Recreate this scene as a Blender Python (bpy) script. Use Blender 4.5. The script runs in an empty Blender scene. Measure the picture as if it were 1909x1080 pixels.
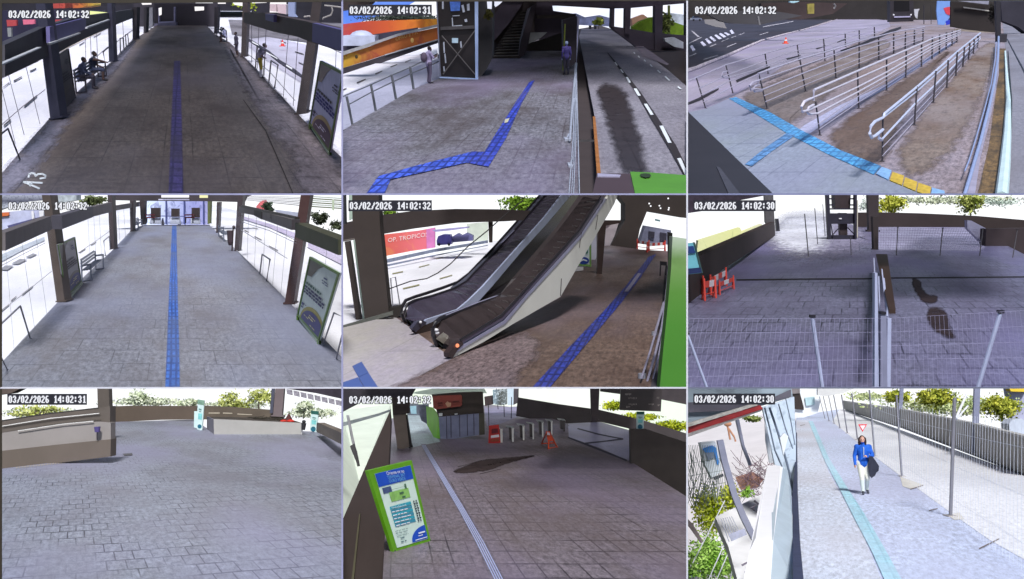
import bpy, bmesh, math, random
from mathutils import Vector, Matrix
random.seed(7)
SC = bpy.context.scene
F, CX, CY = 2000.0,954.5,540.0            # focal length and centre of the picture, in photo pixels
PITCH = -math.atan((CY-370.0)/F)            # the camera looks down a little

# ---------------------------------------------------------------- camera, sky, sun, exposure
cam_d = bpy.data.cameras.new("camera"); cam = bpy.data.objects.new("camera", cam_d)
SC.collection.objects.link(cam); SC.camera = cam
cam_d.sensor_width = 36.0; cam_d.lens = F/1909.0*36.0
cam_d.clip_start = 0.5; cam_d.clip_end = 4000.0
cam.rotation_euler = (math.pi/2+PITCH, 0,0)
SUN_EL, SUN_AZ = math.radians(53), math.radians(172)     # behind the camera, fairly high
world = bpy.data.worlds.new("World"); SC.world = world; world.use_nodes = True
wn = world.node_tree
sky = wn.nodes.new("ShaderNodeTexSky"); sky.sky_type = 'NISHITA'; sky.sun_disc = False
sky.sun_elevation = SUN_EL; sky.sun_rotation = SUN_AZ
wn.links.new(sky.outputs[0], wn.nodes["Background"].inputs[0])
wn.nodes["Background"].inputs[1].default_value = 0.10
sun_d = bpy.data.lights.new("sun", 'SUN'); sun = bpy.data.objects.new("sun", sun_d); SC.collection.objects.link(sun)
sun_d.energy = 3.6; sun_d.angle = math.radians(10); sun_d.color = (1.0,0.985,0.965)
sdir = Vector((math.sin(SUN_AZ)*math.cos(SUN_EL), math.cos(SUN_AZ)*math.cos(SUN_EL), math.sin(SUN_EL)))
sun.rotation_euler = sdir.to_track_quat('Z', 'Y').to_euler()
SC.view_settings.view_transform = 'Standard'; SC.view_settings.look = 'None'
SC.view_settings.exposure = 0.22; SC.view_settings.gamma = 1.0
SC.cycles.max_bounces = 6; SC.cycles.transparent_max_bounces = 12
SC.cycles.use_denoising = True

# ---------------------------------------------------------------- materials
def lin(c):
    return tuple(((v/255.0)/12.92 if v/255.0 <= 0.04045 else ((v/255.0+0.055)/1.055)**2.4) for v in c[:3])
_M = {}
def _base(name):
    m = bpy.data.materials.new(name); m.use_nodes = True
    return m, m.node_tree, m.node_tree.nodes["Principled BSDF"]
def mat(name, c, rough=0.6, var=0.15, scale=3.0, metal=0.0, spec=0.35, emit=0.0, bump=0.0):
    if name in _M: return _M[name]
    m, t, b = _base(name); l = lin(c)
    tc = t.nodes.new("ShaderNodeTexCoord"); nz = t.nodes.new("ShaderNodeTexNoise")
    nz.inputs["Scale"].default_value = scale; nz.inputs["Detail"].default_value = 6; nz.inputs["Roughness"].default_value = 0.65
    t.links.new(tc.outputs["Object"], nz.inputs["Vector"])
    rp = t.nodes.new("ShaderNodeValToRGB")
    rp.color_ramp.elements[0].position = 0.3; rp.color_ramp.elements[1].position = 0.72
    rp.color_ramp.elements[0].color = tuple(max(0, v*(1-var)) for v in l)+(1,)
    rp.color_ramp.elements[1].color = tuple(min(1, v*(1+var)) for v in l)+(1,)
    t.links.new(nz.outputs["Fac"], rp.inputs["Fac"]); t.links.new(rp.outputs[0], b.inputs["Base Color"])
    b.inputs["Roughness"].default_value = rough; b.inputs["Metallic"].default_value = metal
    b.inputs["Specular IOR Level"].default_value = spec
    if emit > 0:
        t.links.new(rp.outputs[0], b.inputs["Emission Color"]); b.inputs["Emission Strength"].default_value = emit
    if bump > 0:
        bp = t.nodes.new("ShaderNodeBump"); bp.inputs["Strength"].default_value = bump
        t.links.new(nz.outputs["Fac"], bp.inputs["Height"]); t.links.new(bp.outputs[0], b.inputs["Normal"])
    _M[name] = m; return m
def glass(name, c, alpha=0.12):
    if name in _M: return _M[name]
    m, t, b = _base(name)
    b.inputs["Base Color"].default_value = lin(c)+(1,); b.inputs["Roughness"].default_value = 0.08
    nz = t.nodes.new("ShaderNodeTexNoise"); nz.inputs["Scale"].default_value = 0.6
    mr = t.nodes.new("ShaderNodeMapRange"); mr.inputs["To Min"].default_value = alpha*0.6; mr.inputs["To Max"].default_value = alpha*1.4
    tc = t.nodes.new("ShaderNodeTexCoord"); t.links.new(tc.outputs["Object"], nz.inputs["Vector"])
    t.links.new(nz.outputs["Fac"], mr.inputs["Value"]); t.links.new(mr.outputs[0], b.inputs["Alpha"])
    _M[name] = m; return m
def paving(name, c, grout, bw=0.6, bh=0.6, mortar=0.02, stain=None, amt=0.5, offset=0.0, rough=0.5, tilevar=0.12,
           fine=0.25, sscale=0.25, tint=None, gvis=0.8, spec=0.3):
    """tiled floor: joints, tile to tile variation, fine grain, big stains; all in UV metres"""
    m, t, b = _base(name); l = lin(c); N = t.nodes; L = t.links
    uv = N.new("ShaderNodeUVMap")
    wob = N.new("ShaderNodeTexNoise"); wob.inputs["Scale"].default_value = 0.35; wob.inputs["Detail"].default_value = 2
    L.new(uv.outputs[0], wob.inputs["Vector"])
    wa = N.new("ShaderNodeVectorMath"); wa.operation = 'MULTIPLY_ADD'
    wa.inputs[1].default_value = (0.12,0.12,0); L.new(wob.outputs["Color"], wa.inputs[0]); L.new(uv.outputs[0], wa.inputs[2])
    br = N.new("ShaderNodeTexBrick"); br.offset = offset; br.squash = 1.0
    br.inputs["Scale"].default_value = 1.0; br.inputs["Brick Width"].default_value = bw; br.inputs["Row Height"].default_value = bh
    br.inputs["Mortar Size"].default_value = mortar; br.inputs["Mortar Smooth"].default_value = 0.3; br.inputs["Bias"].default_value = 0.0
    br.inputs["Color1"].default_value = tuple(v*(1-tilevar) for v in l)+(1,)
    br.inputs["Color2"].default_value = tuple(min(1, v*(1+tilevar)) for v in l)+(1,)
    br.inputs["Mortar"].default_value = lin(grout)+(1,)
    L.new(wa.outputs[0], br.inputs["Vector"])
    # joints only show in places (worn / filled elsewhere)
    n0 = N.new("ShaderNodeTexNoise"); n0.inputs["Scale"].default_value = 0.9; n0.inputs["Detail"].default_value = 3; L.new(uv.outputs[0], n0.inputs["Vector"])
    r0 = N.new("ShaderNodeMapRange"); r0.inputs["From Min"].default_value = 0.42; r0.inputs["From Max"].default_value = 0.58
    r0.inputs["To Min"].default_value = 0.8 if bw < .35 else gvis*0.12; r0.inputs["To Max"].default_value = gvis; L.new(n0.outputs["Fac"], r0.inputs["Value"])
    mj = N.new("ShaderNodeMixRGB"); mj.inputs[1].default_value = l+(1,); L.new(br.outputs["Color"], mj.inputs[2]); L.new(r0.outputs[0], mj.inputs[0])
    # fine grain
    n1 = N.new("ShaderNodeTexNoise"); n1.inputs["Scale"].default_value = 9.0; n1.inputs["Detail"].default_value = 9; n1.inputs["Roughness"].default_value = 0.85
    L.new(uv.outputs[0], n1.inputs["Vector"])
    r1 = N.new("ShaderNodeMapRange"); r1.inputs["From Min"].default_value = 0.36; r1.inputs["From Max"].default_value = 0.64; r1.clamp = True
    r1.inputs["To Min"].default_value = max(.12,1-fine*2.0); r1.inputs["To Max"].default_value = 1+fine*2.0; L.new(n1.outputs["Fac"], r1.inputs["Value"])
    m1 = N.new("ShaderNodeMixRGB"); m1.blend_type = 'MULTIPLY'; m1.inputs[0].default_value = 1.0
    L.new(mj.outputs[0], m1.inputs[1]); L.new(r1.outputs[0], m1.inputs[2])
    # stains
    n2 = N.new("ShaderNodeTexNoise"); n2.inputs["Scale"].default_value = sscale; n2.inputs["Detail"].default_value = 9; n2.inputs["Roughness"].default_value = 0.7
    L.new(uv.outputs[0], n2.inputs["Vector"])
    r2 = N.new("ShaderNodeMapRange"); r2.inputs["From Min"].default_value = 0.44; r2.inputs["From Max"].default_value = 0.6
    r2.inputs["To Min"].default_value = 0.0; r2.inputs["To Max"].default_value = amt; L.new(n2.outputs["Fac"], r2.inputs["Value"])
    m2 = N.new("ShaderNodeMixRGB"); L.new(r2.outputs[0], m2.inputs[0]); L.new(m1.outputs[0], m2.inputs[1])
    m2.inputs[2].default_value = lin(stain or tuple(v*0.6 for v in c))+(1,)
    # dropped gum and grit: sparse small dark spots of uneven size
    vo = N.new("ShaderNodeTexVoronoi"); vo.inputs["Scale"].default_value = 1.7; L.new(wa.outputs[0], vo.inputs["Vector"])
    sv = N.new("ShaderNodeSeparateColor"); L.new(vo.outputs["Color"], sv.inputs[0])
    th = N.new("ShaderNodeMath"); th.operation = 'MULTIPLY'; th.inputs[1].default_value = .085; L.new(sv.outputs[0], th.inputs[0])
    lt = N.new("ShaderNodeMath"); lt.operation = 'LESS_THAN'; L.new(vo.outputs["Distance"], lt.inputs[0]); L.new(th.outputs[0], lt.inputs[1])
    k2 = N.new("ShaderNodeMath"); k2.operation = 'MULTIPLY'; k2.inputs[1].default_value = .4; L.new(lt.outputs[0], k2.inputs[0])
    mg = N.new("ShaderNodeMixRGB"); mg.inputs[2].default_value = tuple(v*.35 for v in l)+(1,); L.new(k2.outputs[0], mg.inputs[0]); L.new(m2.outputs[0], mg.inputs[1]); m2 = mg
    # broad wear: whole areas a little lighter or darker
    n4 = N.new("ShaderNodeTexNoise"); n4.inputs["Scale"].default_value = .14; n4.inputs["Detail"].default_value = 5; L.new(uv.outputs[0], n4.inputs["Vector"])
    r4 = N.new("ShaderNodeMapRange"); r4.inputs["From Min"].default_value = .36; r4.inputs["From Max"].default_value = .64; r4.inputs["To Min"].default_value = .82; r4.inputs["To Max"].default_value = 1.16; L.new(n4.outputs["Fac"], r4.inputs["Value"])
    m5 = N.new("ShaderNodeMixRGB"); m5.blend_type = 'MULTIPLY'; m5.inputs[0].default_value = 1; L.new(m2.outputs[0], m5.inputs[1]); L.new(r4.outputs[0], m5.inputs[2]); m2 = m5
    out = m2
    if tint:
        n3 = N.new("ShaderNodeTexNoise"); n3.inputs["Scale"].default_value = sscale*0.7; n3.inputs["Detail"].default_value = 3
        ad = N.new("ShaderNodeVectorMath"); ad.inputs[1].default_value = (31,17,5); L.new(uv.outputs[0], ad.inputs[0]); L.new(ad.outputs[0], n3.inputs["Vector"])
        r3 = N.new("ShaderNodeMapRange"); r3.inputs["From Min"].default_value = 0.45; r3.inputs["From Max"].default_value = 0.65
        r3.inputs["To Max"].default_value = 0.55; L.new(n3.outputs["Fac"], r3.inputs["Value"])
        m3 = N.new("ShaderNodeMixRGB"); L.new(r3.outputs[0], m3.inputs[0]); L.new(m2.outputs[0], m3.inputs[1]); m3.inputs[2].default_value = lin(tint)+(1,)
        out = m3
    L.new(out.outputs[0], b.inputs["Base Color"])
    rr = N.new("ShaderNodeMapRange"); rr.inputs["To Min"].default_value = rough-0.12; rr.inputs["To Max"].default_value = rough+0.2
    L.new(n2.outputs["Fac"], rr.inputs["Value"]); L.new(rr.outputs[0], b.inputs["Roughness"])
    b.inputs["Specular IOR Level"].default_value = spec
    bp = N.new("ShaderNodeBump"); bp.inputs["Strength"].default_value = 0.15; bp.inputs["Distance"].default_value = 0.02
    L.new(n1.outputs["Fac"], bp.inputs["Height"]); L.new(bp.outputs[0], b.inputs["Normal"])
    _M[name] = m; return m
def skymat(name, c, strength=1.0, c2=None):
    if name in _M: return _M[name]
    m = bpy.data.materials.new(name); m.use_nodes = True; t = m.node_tree
    t.nodes.remove(t.nodes["Principled BSDF"]); e = t.nodes.new("ShaderNodeEmission")
    nz = t.nodes.new("ShaderNodeTexNoise"); nz.inputs["Scale"].default_value = 0.03; nz.inputs["Detail"].default_value = 5
    tc = t.nodes.new("ShaderNodeTexCoord"); t.links.new(tc.outputs["Object"], nz.inputs["Vector"])
    rp = t.nodes.new("ShaderNodeValToRGB"); rp.color_ramp.elements[0].color = lin(c2 or c)+(1,); rp.color_ramp.elements[1].color = lin(c)+(1,)
    rp.color_ramp.elements[0].position = 0.35; rp.color_ramp.elements[1].position = 0.6
    t.links.new(nz.outputs["Fac"], rp.inputs["Fac"]); t.links.new(rp.outputs[0], e.inputs[0]); e.inputs[1].default_value = strength
    t.links.new(e.outputs[0], t.nodes["Material Output"].inputs[0])
    _M[name] = m; return m
def mural(name, cols, axis=0, span=(0,1), scale=0.5, patt=(90,40,30), amt=0.45):
    """painted wall: colours run along the wall, with drawn swirls over them"""
    if name in _M: return _M[name]
    m, t, b = _base(name); N = t.nodes; L = t.links
    tc = N.new("ShaderNodeTexCoord"); sp = N.new("ShaderNodeSeparateXYZ"); L.new(tc.outputs["Object"], sp.inputs[0])
    mr = N.new("ShaderNodeMapRange"); mr.inputs["From Min"].default_value = span[0]; mr.inputs["From Max"].default_value = span[1]
    L.new(sp.outputs[axis], mr.inputs["Value"])
    rp = N.new("ShaderNodeValToRGB"); cr = rp.color_ramp
    while len(cr.elements) < len(cols): cr.elements.new(0.5)
    for i, c in enumerate(cols):
        cr.elements[i].position = i/(len(cols)-1); cr.elements[i].color = lin(c)+(1,)
    L.new(mr.outputs[0], rp.inputs["Fac"])
    nz = N.new("ShaderNodeTexNoise"); nz.inputs["Scale"].default_value = scale; nz.inputs["Detail"].default_value = 4; nz.inputs["Distortion"].default_value = 1.5
    L.new(tc.outputs["Object"], nz.inputs["Vector"])
    r2 = N.new("ShaderNodeMapRange"); r2.inputs["From Min"].default_value = 0.52; r2.inputs["From Max"].default_value = 0.62; r2.inputs["To Max"].default_value = amt
    L.new(nz.outputs["Fac"], r2.inputs["Value"])
    mx = N.new("ShaderNodeMixRGB"); L.new(r2.outputs[0], mx.inputs[0]); L.new(rp.outputs[0], mx.inputs[1]); mx.inputs[2].default_value = lin(patt)+(1,)
    L.new(mx.outputs[0], b.inputs["Base Color"]); b.inputs["Roughness"].default_value = 0.7
    _M[name] = m; return m
def leafmat(name, c, c2):
    if name in _M: return _M[name]
    m, t, b = _base(name); N = t.nodes; L = t.links
    g = N.new("ShaderNodeTexCoord"); nz = N.new("ShaderNodeTexNoise"); nz.inputs["Scale"].default_value = 0.9; nz.inputs["Detail"].default_value = 4
    L.new(g.outputs["Object"], nz.inputs["Vector"])
    rp = N.new("ShaderNodeValToRGB"); rp.color_ramp.elements[0].position = 0.35; rp.color_ramp.elements[1].position = 0.65
    rp.color_ramp.elements[0].color = lin(c)+(1,); rp.color_ramp.elements[1].color = lin(c2)+(1,)
    L.new(nz.outputs["Fac"], rp.inputs["Fac"]); L.new(rp.outputs[0], b.inputs["Base Color"]); b.inputs["Roughness"].default_value = 0.6
    b.inputs["Specular IOR Level"].default_value = 0.1
    _M[name] = m; return m

# ---------------------------------------------------------------- the nine places: each has its own floor and its own slope
WORLD_TILT = Matrix.Rotation(PITCH, 3, 'X')
class Place:
    def __init__(s, ox, oy, scale, px, hv, h, vp, stretch=4.0, j=0.0):
        s.j = j
        s.ox, s.oy, s.s, s.px, s.hv, s.h, s.stretch = ox, oy, scale, px, hv, h, stretch
        th = math.atan((CY-(oy+hv/scale))/F)
        s.R = WORLD_TILT @ Matrix.Rotation(th, 3, 'X'); s.Ri = s.R.inverted()
        s.M = s.R.to_4x4() @ Matrix.Translation((0,0,-h))
        d = s.ray(vp, hv); s.k = d.x/d.y
        c = Vector((0,0, h)); x0, y0, x1, y1 = px
        cor = [s.dpx(x, y) for x, y in ((x0, y0),(x1, y0),(x1, y1),(x0, y1))]
        s.planes = []
        mid = sum(cor, Vector())
        for i in range(4):
            n = cor[i].cross(cor[(i+1) % 4]).normalized()
            if n.dot(mid) < 0: n = -n
            s.planes.append(n)
    def dpx(s, x, y):
        d = WORLD_TILT @ Vector(((x-CX)/F, 1,-(y-CY)/F))
        return s.Ri @ d
    def ray(s, u, v): return s.dpx(s.ox+u/s.s, s.oy+v/s.s)
    def F(s, u, v, z=0.0):
        d = s.ray(u, v); t = (z-s.h)/d.z
        return Vector((d.x*t, d.y*t, z))
    def V(s, u, v, Y):
        d = s.ray(u, v); t = Y/d.y
        return Vector((d.x*t, Y, s.h+d.z*t))
    def W(s, u, v, p, q):
        n = Vector((-(q.y-p.y), q.x-p.x, 0)); d = s.ray(u, v); o = Vector((0,0, s.h))
        t = n.dot(p-o)/n.dot(d); return o+d*t
    def upx(s, Y): return Y/F/s.s                 # metres per unit of that place's own picture at depth Y

class MB:
    """collects shapes in the metres of one place, then links them as ONE mesh object"""
    def __init__(s, c): s.c = c; s.v = []; s.f = []; s.m = []; s.mi = 0; s.cl = []
    def add(s, vs, fs):
        o = len(s.v); s.v += [Vector(p) for p in vs]
        for f in fs: s.f.append([i+o for i in f]); s.m.append(s.mi)
        return s
    def poly(s, pts): return s.add(pts, [list(range(len(pts)))])
    def prism(s, pts, vec):
        n = len(pts); vec = Vector(vec); q = [Vector(p)+vec for p in pts]
        fs = [list(range(n)), list(range(2*n-1, n-1,-1))]+[[i, i+n, (i+1) % n+n, (i+1) % n] for i in range(n)]
        return s.add(list(pts)+q, fs)
    def slab(s, uv, Y, t=0.1): return s.prism([s.c.V(u, v, Y) for u, v in uv],(0, t, 0))
    def floor(s, uv, z=0.0, t=0.0):
        pts = [s.c.F(u, v, z) for u, v in uv]
        return s.prism(pts, (0,0,-t)) if t else s.poly(pts)
    def wall(s, uv, p, q, t=(0.1,0,0)): return s.prism([s.c.W(u, v, p, q) for u, v in uv], t)
    def box(s, c, d, yaw=0.0):
        R = Matrix.Rotation(yaw, 3, 'Z'); c = Vector(c)
        vs = [c+R @ Vector((x*d[0]/2, y*d[1]/2, z*d[2]/2)) for z in (-1,1) for x, y in ((-1,-1),(1,-1),(1,1),(-1,1))]
        return s.add(vs, [[3,2,1,0],[4,5,6,7],[0,1,5,4],[1,2,6,5],[2,3,7,6],[3,0,4,7]])
    def path(s, pts, r, n=8, closed=False):
        pts = [Vector(p) for p in pts]; rs = r if isinstance(r, (list, tuple)) else [r]*len(pts)
        rings = []; up = None
        for i, p in enumerate(pts):
            a = pts[i-1] if i > 0 else p; b = pts[i+1] if i < len(pts)-1 else p
            d = (b-a).normalized() if (b-a).length > 1e-9 else Vector((0,0,1))
            ref = Vector((0,0,1)) if abs(d.z) < 0.9 else Vector((0,1,0))
            x = d.cross(ref).normalized(); y = d.cross(x).normalized()
            rings.append([p+(x*math.cos(2*math.pi*k/n)+y*math.sin(2*math.pi*k/n))*rs[i] for k in range(n)])
        vs = [q for rg in rings for q in rg]; fs = []
        for i in range(len(pts)-1):
            for k in range(n):
                fs.append([i*n+k, i*n+(k+1) % n, (i+1)*n+(k+1) % n, (i+1)*n+k])
        fs.append(list(range(n))[::-1]); fs.append([(len(pts)-1)*n+k for k in range(n)])
        return s.add(vs, fs)
    def rod(s, p, q, r0, r1=None, n=8): return s.path([p, q],[r0, r0 if r1 is None else r1], n)
    def ball(s, c, r, nu=12, nv=8, R=None):
        c = Vector(c); r = r if isinstance(r, (tuple, list)) else (r, r, r); vs = []; fs = []
        for i in range(nv+1):
            a = math.pi*i/nv
            for k in range(nu):
                b = 2*math.pi*k/nu
                d = Vector((r[0]*math.sin(a)*math.cos(b), r[1]*math.sin(a)*math.sin(b), r[2]*math.cos(a)))
                vs.append(c+(R @ d if R else d))
        for i in range(nv):
            for k in range(nu): fs.append([i*nu+k, i*nu+(k+1) % nu, (i+1)*nu+(k+1) % nu, (i+1)*nu+k])
        return s.add(vs, fs)
    def leaves(s, c, r, n, size, seed=0, clumps=9):
        n, size, clumps = int(n*2.2), size*.6, int(clumps*1.5)
        """leaf sized faces gathered in clumps through the volume of a crown"""
        rnd = random.Random(seed); c = Vector(c); cl = []
        for i in range(clumps):
            while True:
                d = Vector((rnd.uniform(-1,1), rnd.uniform(-1,1), rnd.uniform(-1,1)))
                if d.length < 1: break
            cl.append((c+Vector((d.x*r[0]*.75, d.y*r[1]*.75, d.z*r[2]*.75)), rnd.uniform(.3,.55)))
        s.cl.append((c, r, [q for q, k in cl]))
        for i in range(n):
            cc, k = cl[i % clumps]
            d = Vector((rnd.gauss(0,1), rnd.gauss(0,1), rnd.gauss(0,1)))*0.55
            p = cc+Vector((d.x*r[0]*k, d.y*r[1]*k, d.z*r[2]*k))
            a = Vector((rnd.uniform(-1,1), rnd.uniform(-1,1), rnd.uniform(-1,1))).normalized()
            b = a.cross(Vector((rnd.uniform(-1,1), rnd.uniform(-1,1), rnd.uniform(-1,1)))).normalized()
            w = size*rnd.uniform(.6,1.3)
            s.poly([p-a*w, p-b*w*.6, p+a*w, p+b*w*.6])
        return s
    def build(s, name, mats, parent=None, base=None, clip=True, uv=None):
        c = s.c; base = Vector(base) if base is not None else Vector((0,0,0))
        me = bpy.data.meshes.new(name)
        me.from_pydata([tuple(p) for p in s.v],[], s.f); me.polygons.foreach_set("material_index", s.m)
        mats = mats if isinstance(mats, (list, tuple)) else [mats]
        for m in mats: me.materials.append(m)
        if clip:
            o = Vector((0,0, c.h)); out = [n for n in c.planes if any((p-o).dot(n) < 0 for p in s.v)]
            bm = bmesh.new(); bm.from_mesh(me)
            for n in out:
                bmesh.ops.bisect_plane(bm, geom=bm.verts[:]+bm.edges[:]+bm.faces[:], plane_co=o, plane_no=n, clear_inner=True, dist=1e-6)
            bmesh.ops.recalc_face_normals(bm, faces=bm.faces[:])
            bm.to_mesh(me); bm.free()
        if uv:
            lay = me.uv_layers.new(name="UVMap")
            for lp in me.loops:
                p = me.vertices[lp.vertex_index].co
                lay.data[lp.index].uv = ((p.x-c.k*p.y),(p.y+c.j*p.x)/c.stretch)
        for p in me.vertices: p.co = p.co-base
        ob = bpy.data.objects.new(name, me); SC.collection.objects.link(ob); PLACE_OF[ob.name] = c
        if parent is not None: ob.parent = parent
        else: ob.matrix_world = c.M @ Matrix.Translation(base)
        return ob

BASE = {}; PLACE_OF = {}
def thing(c, name, label, cat, base, group=None, kind=None):
    o = bpy.data.objects.new(name, None); SC.collection.objects.link(o); o.empty_display_size = 0.2
    o.matrix_world = c.M @ Matrix.Translation(Vector(base)); BASE[o.name] = Vector(base)
    o["label"] = label; o["category"] = cat
    if group: o["group"] = group
    if kind: o["kind"] = kind
    return o
def root_of(o):
    while o.parent is not None: o = o.parent
    return o
def part(parent, name, mb, mats, label=None, clip=True):
    ob = mb.build(name, mats, parent, BASE[root_of(parent).name], clip)
    if label: ob["label"] = label
    return ob
BARK = mat("bark", (96,84,76),.9,.3,3)
def solo(name, mb, mats, label, cat, base=None, group=None, kind=None, uv=None, clip=True):
    if name == "tree" and mb.cl:                      # a tree: crown of leaf faces on a tapered trunk with limbs
        c, r, _ = mb.cl[0]; foot = c-Vector((0,0, r[2]*1.5))
        t = thing(mb.c, name, label, cat, foot, group); part(t, "crown", mb, mats, clip=clip); tk = MB(mb.c); w = .06*max(r[0], r[2])
        tk.rod(foot, c, w, w*.6)
        for cc, rr, q in mb.cl:
            for p in q: tk.rod(c-Vector((0,0, r[2]*.5)), p, w*.4, w*.12,5)
        part(t, "trunk", tk, BARK, clip=clip); return t
    if base is None:
        xs = [p for p in mb.v]; base = Vector((sum(p.x for p in xs)/len(xs), sum(p.y for p in xs)/len(xs), min(p.z for p in xs)))
    if uv: base = Vector((0,0,0))
    ob = mb.build(name, mats, None, base, clip, uv)
    ob["label"] = label; ob["category"] = cat
    if group: ob["group"] = group
    if kind: ob["kind"] = kind
    return ob
def struct(name, mb, mats, label, cat, uv=None): return solo(name, mb, mats, label, cat, kind="structure", uv=uv)

# ---------------------------------------------------------------- small builders shared by the places
METAL = mat("galvanised_steel", (150,152,165),0.4,0.12,8, metal=0.25)
STEEL_D = mat("dark_painted_steel", (52,50,58),0.5,0.15,6)
def hoop(c, uvs, label, w=7, m=None, group="hoop rails beside the platform edges", foot=True):
    """a hoop of tube standing on two feet: first and last points are the feet"""
    a = c.F(*uvs[0]); b = c.F(*uvs[-1]); t = thing(c, "hoop_rail", label, "rail", a, group)
    p = [a]+[c.W(u, v, a, b) if (a-b).length > 0.05 else c.V(u, v, a.y) for u, v in uvs[1:-1]]+[b]
    r = w/2*c.upx(a.y)
    part(t, "tube", MB(c).path(p, r), m or METAL)
    if foot:
        for q in (a, b): part(t, "foot_plate", MB(c).rod(q, q+Vector((0,0,.02)), r*2.4, n=10), METAL)
    return t
def column(c, uv, label, m, depth=0.4, foot=None, name="column"):
    """square post from its four corners in the picture: top left, top right, bottom right, bottom left"""
    Y = c.F((uv[2][0]+uv[3][0])/2, max(uv[2][1], uv[3][1])).y
    t = thing(c, name, label, "column", c.F((uv[2][0]+uv[3][0])/2, uv[2][1]), None)
    part(t, "shaft", MB(c).slab(uv, Y, depth), m)
    w = uv[2][0]-uv[3][0]; k = 0.18*w
    fu = [(uv[3][0]-k, uv[3][1]-w*.18),(uv[2][0]+k, uv[2][1]-w*.18),(uv[2][0]+k, uv[2][1]),(uv[3][0]-k, uv[3][1])]
    part(t, "base_plate", MB(c).slab(fu, Y-0.02, depth+.04), foot or m)
    return t
def sky_panel(c, uv, Y, m, label="bright overexposed sky seen through the openings"):
    return struct("sky", MB(c).slab(uv, Y, 0.5), m, label, "sky")
FULL = [(-40,-40),(2000,-40),(2000,1180),(-40,1180)]
def words(mb, c, p0, ex, ey, lines, seed=1):
    """rows of short ink marks the size of words, too small to read; lines = (x, y, length, height)"""
    rnd = random.Random(seed)
    for x, y, ln, hh in lines:
        e = x
        while e < x+ln:
            w = min(rnd.uniform(.05,.14), x+ln-e)
            q = [p0+ex*a+ey*b for a, b in ((e, y),(e+w, y),(e+w, y+hh),(e, y+hh))]
            mb.poly(q); e += w+.022
    return mb
def text_mesh(mb, s, p0, ex, ey, size, align='LEFT', nz=None):
    """real lettering laid on a face: p0 origin, ex and ey unit steps along and up"""
    cu = bpy.data.curves.new("t", 'FONT'); cu.body = s; cu.size = size; cu.align_x = align; cu.resolution_u = 2
    o = bpy.data.objects.new("t", cu); SC.collection.objects.link(o); bpy.context.view_layer.update()
    me = o.evaluated_get(bpy.context.evaluated_depsgraph_get()).to_mesh()
    vs = [p0+ex*v.co.x+ey*v.co.y for v in me.vertices]; fs = [list(p.vertices) for p in me.polygons]
    mb.add(vs, fs); o.to_mesh_clear(); bpy.data.objects.remove(o); bpy.data.curves.remove(cu)
    return mb

# ---------------------------------------------------------------- people
SKIN = mat("skin", (150,112,98),0.55,0.06,5); HAIR = mat("dark_hair", (40,30,30),0.6,0.2,20)
STAND = dict(pel=(0,0,.95), wai=(0,.01,1.1), che=(0,.0,1.3), nec=(0,0,1.47), hea=(0,.03,1.62),
    shL=(-.18,0,1.41), elL=(-.23,-.03,1.13), wrL=(-.23,.07,.89), haL=(-.22,.10,.82),
    shR=(.18,0,1.41), elR=(.23,-.03,1.13), wrR=(.23,.07,.89), haR=(.22,.10,.82),
    hiL=(-.09,0,.92), knL=(-.1,.03,.5), anL=(-.1,-.02,.09), toL=(-.12,.14,.035),
    hiR=(.09,0,.92), knR=(.1,.03,.5), anR=(.1,-.02,.09), toR=(.12,.14,.035))
SIT = dict(STAND, pel=(0,0,.52), wai=(0,.02,.68), che=(0,.05,.88), nec=(0,.1,1.04), hea=(0,.16,1.18),
    shL=(-.18,.06,.98), elL=(-.22,.14,.72), wrL=(-.14,.36,.62), haL=(-.1,.43,.6),
    shR=(.18,.06,.98), elR=(.22,.14,.72), wrR=(.14,.36,.62), haR=(.1,.43,.6),
    hiL=(-.1,.03,.5), knL=(-.13,.45,.5), anL=(-.12,.42,.09), toL=(-.13,.58,.035),
    hiR=(.1,.03,.5), knR=(.13,.45,.5), anR=(.12,.42,.09), toR=(.13,.58,.035))
BONES = [('pel', 'wai', .135,.12, 'top'),('wai', 'che', .12,.145, 'top'),('che', 'nec', .135,.06, 'top'),
    ('shL', 'shR', .065,.065, 'top'),('hiL', 'hiR', .105,.105, 'leg'),('nec', 'hea', .052,.05, 'skin'),
    ('shL', 'elL', .056,.044, 'slv'),('elL', 'wrL', .043,.03, 'arm'),('wrL', 'haL', .032,.036, 'skin'),
    ('shR', 'elR', .056,.044, 'slv'),('elR', 'wrR', .043,.03, 'arm'),('wrR', 'haR', .032,.036, 'skin'),
    ('hiL', 'knL', .088,.06, 'leg'),('knL', 'anL', .058,.04, 'shin'),('anL', 'toL', .046,.036, 'shoe'),
    ('hiR', 'knR', .088,.06, 'leg'),('knR', 'anR', .058,.04, 'shin'),('anR', 'toR', .046,.036, 'shoe')]
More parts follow.
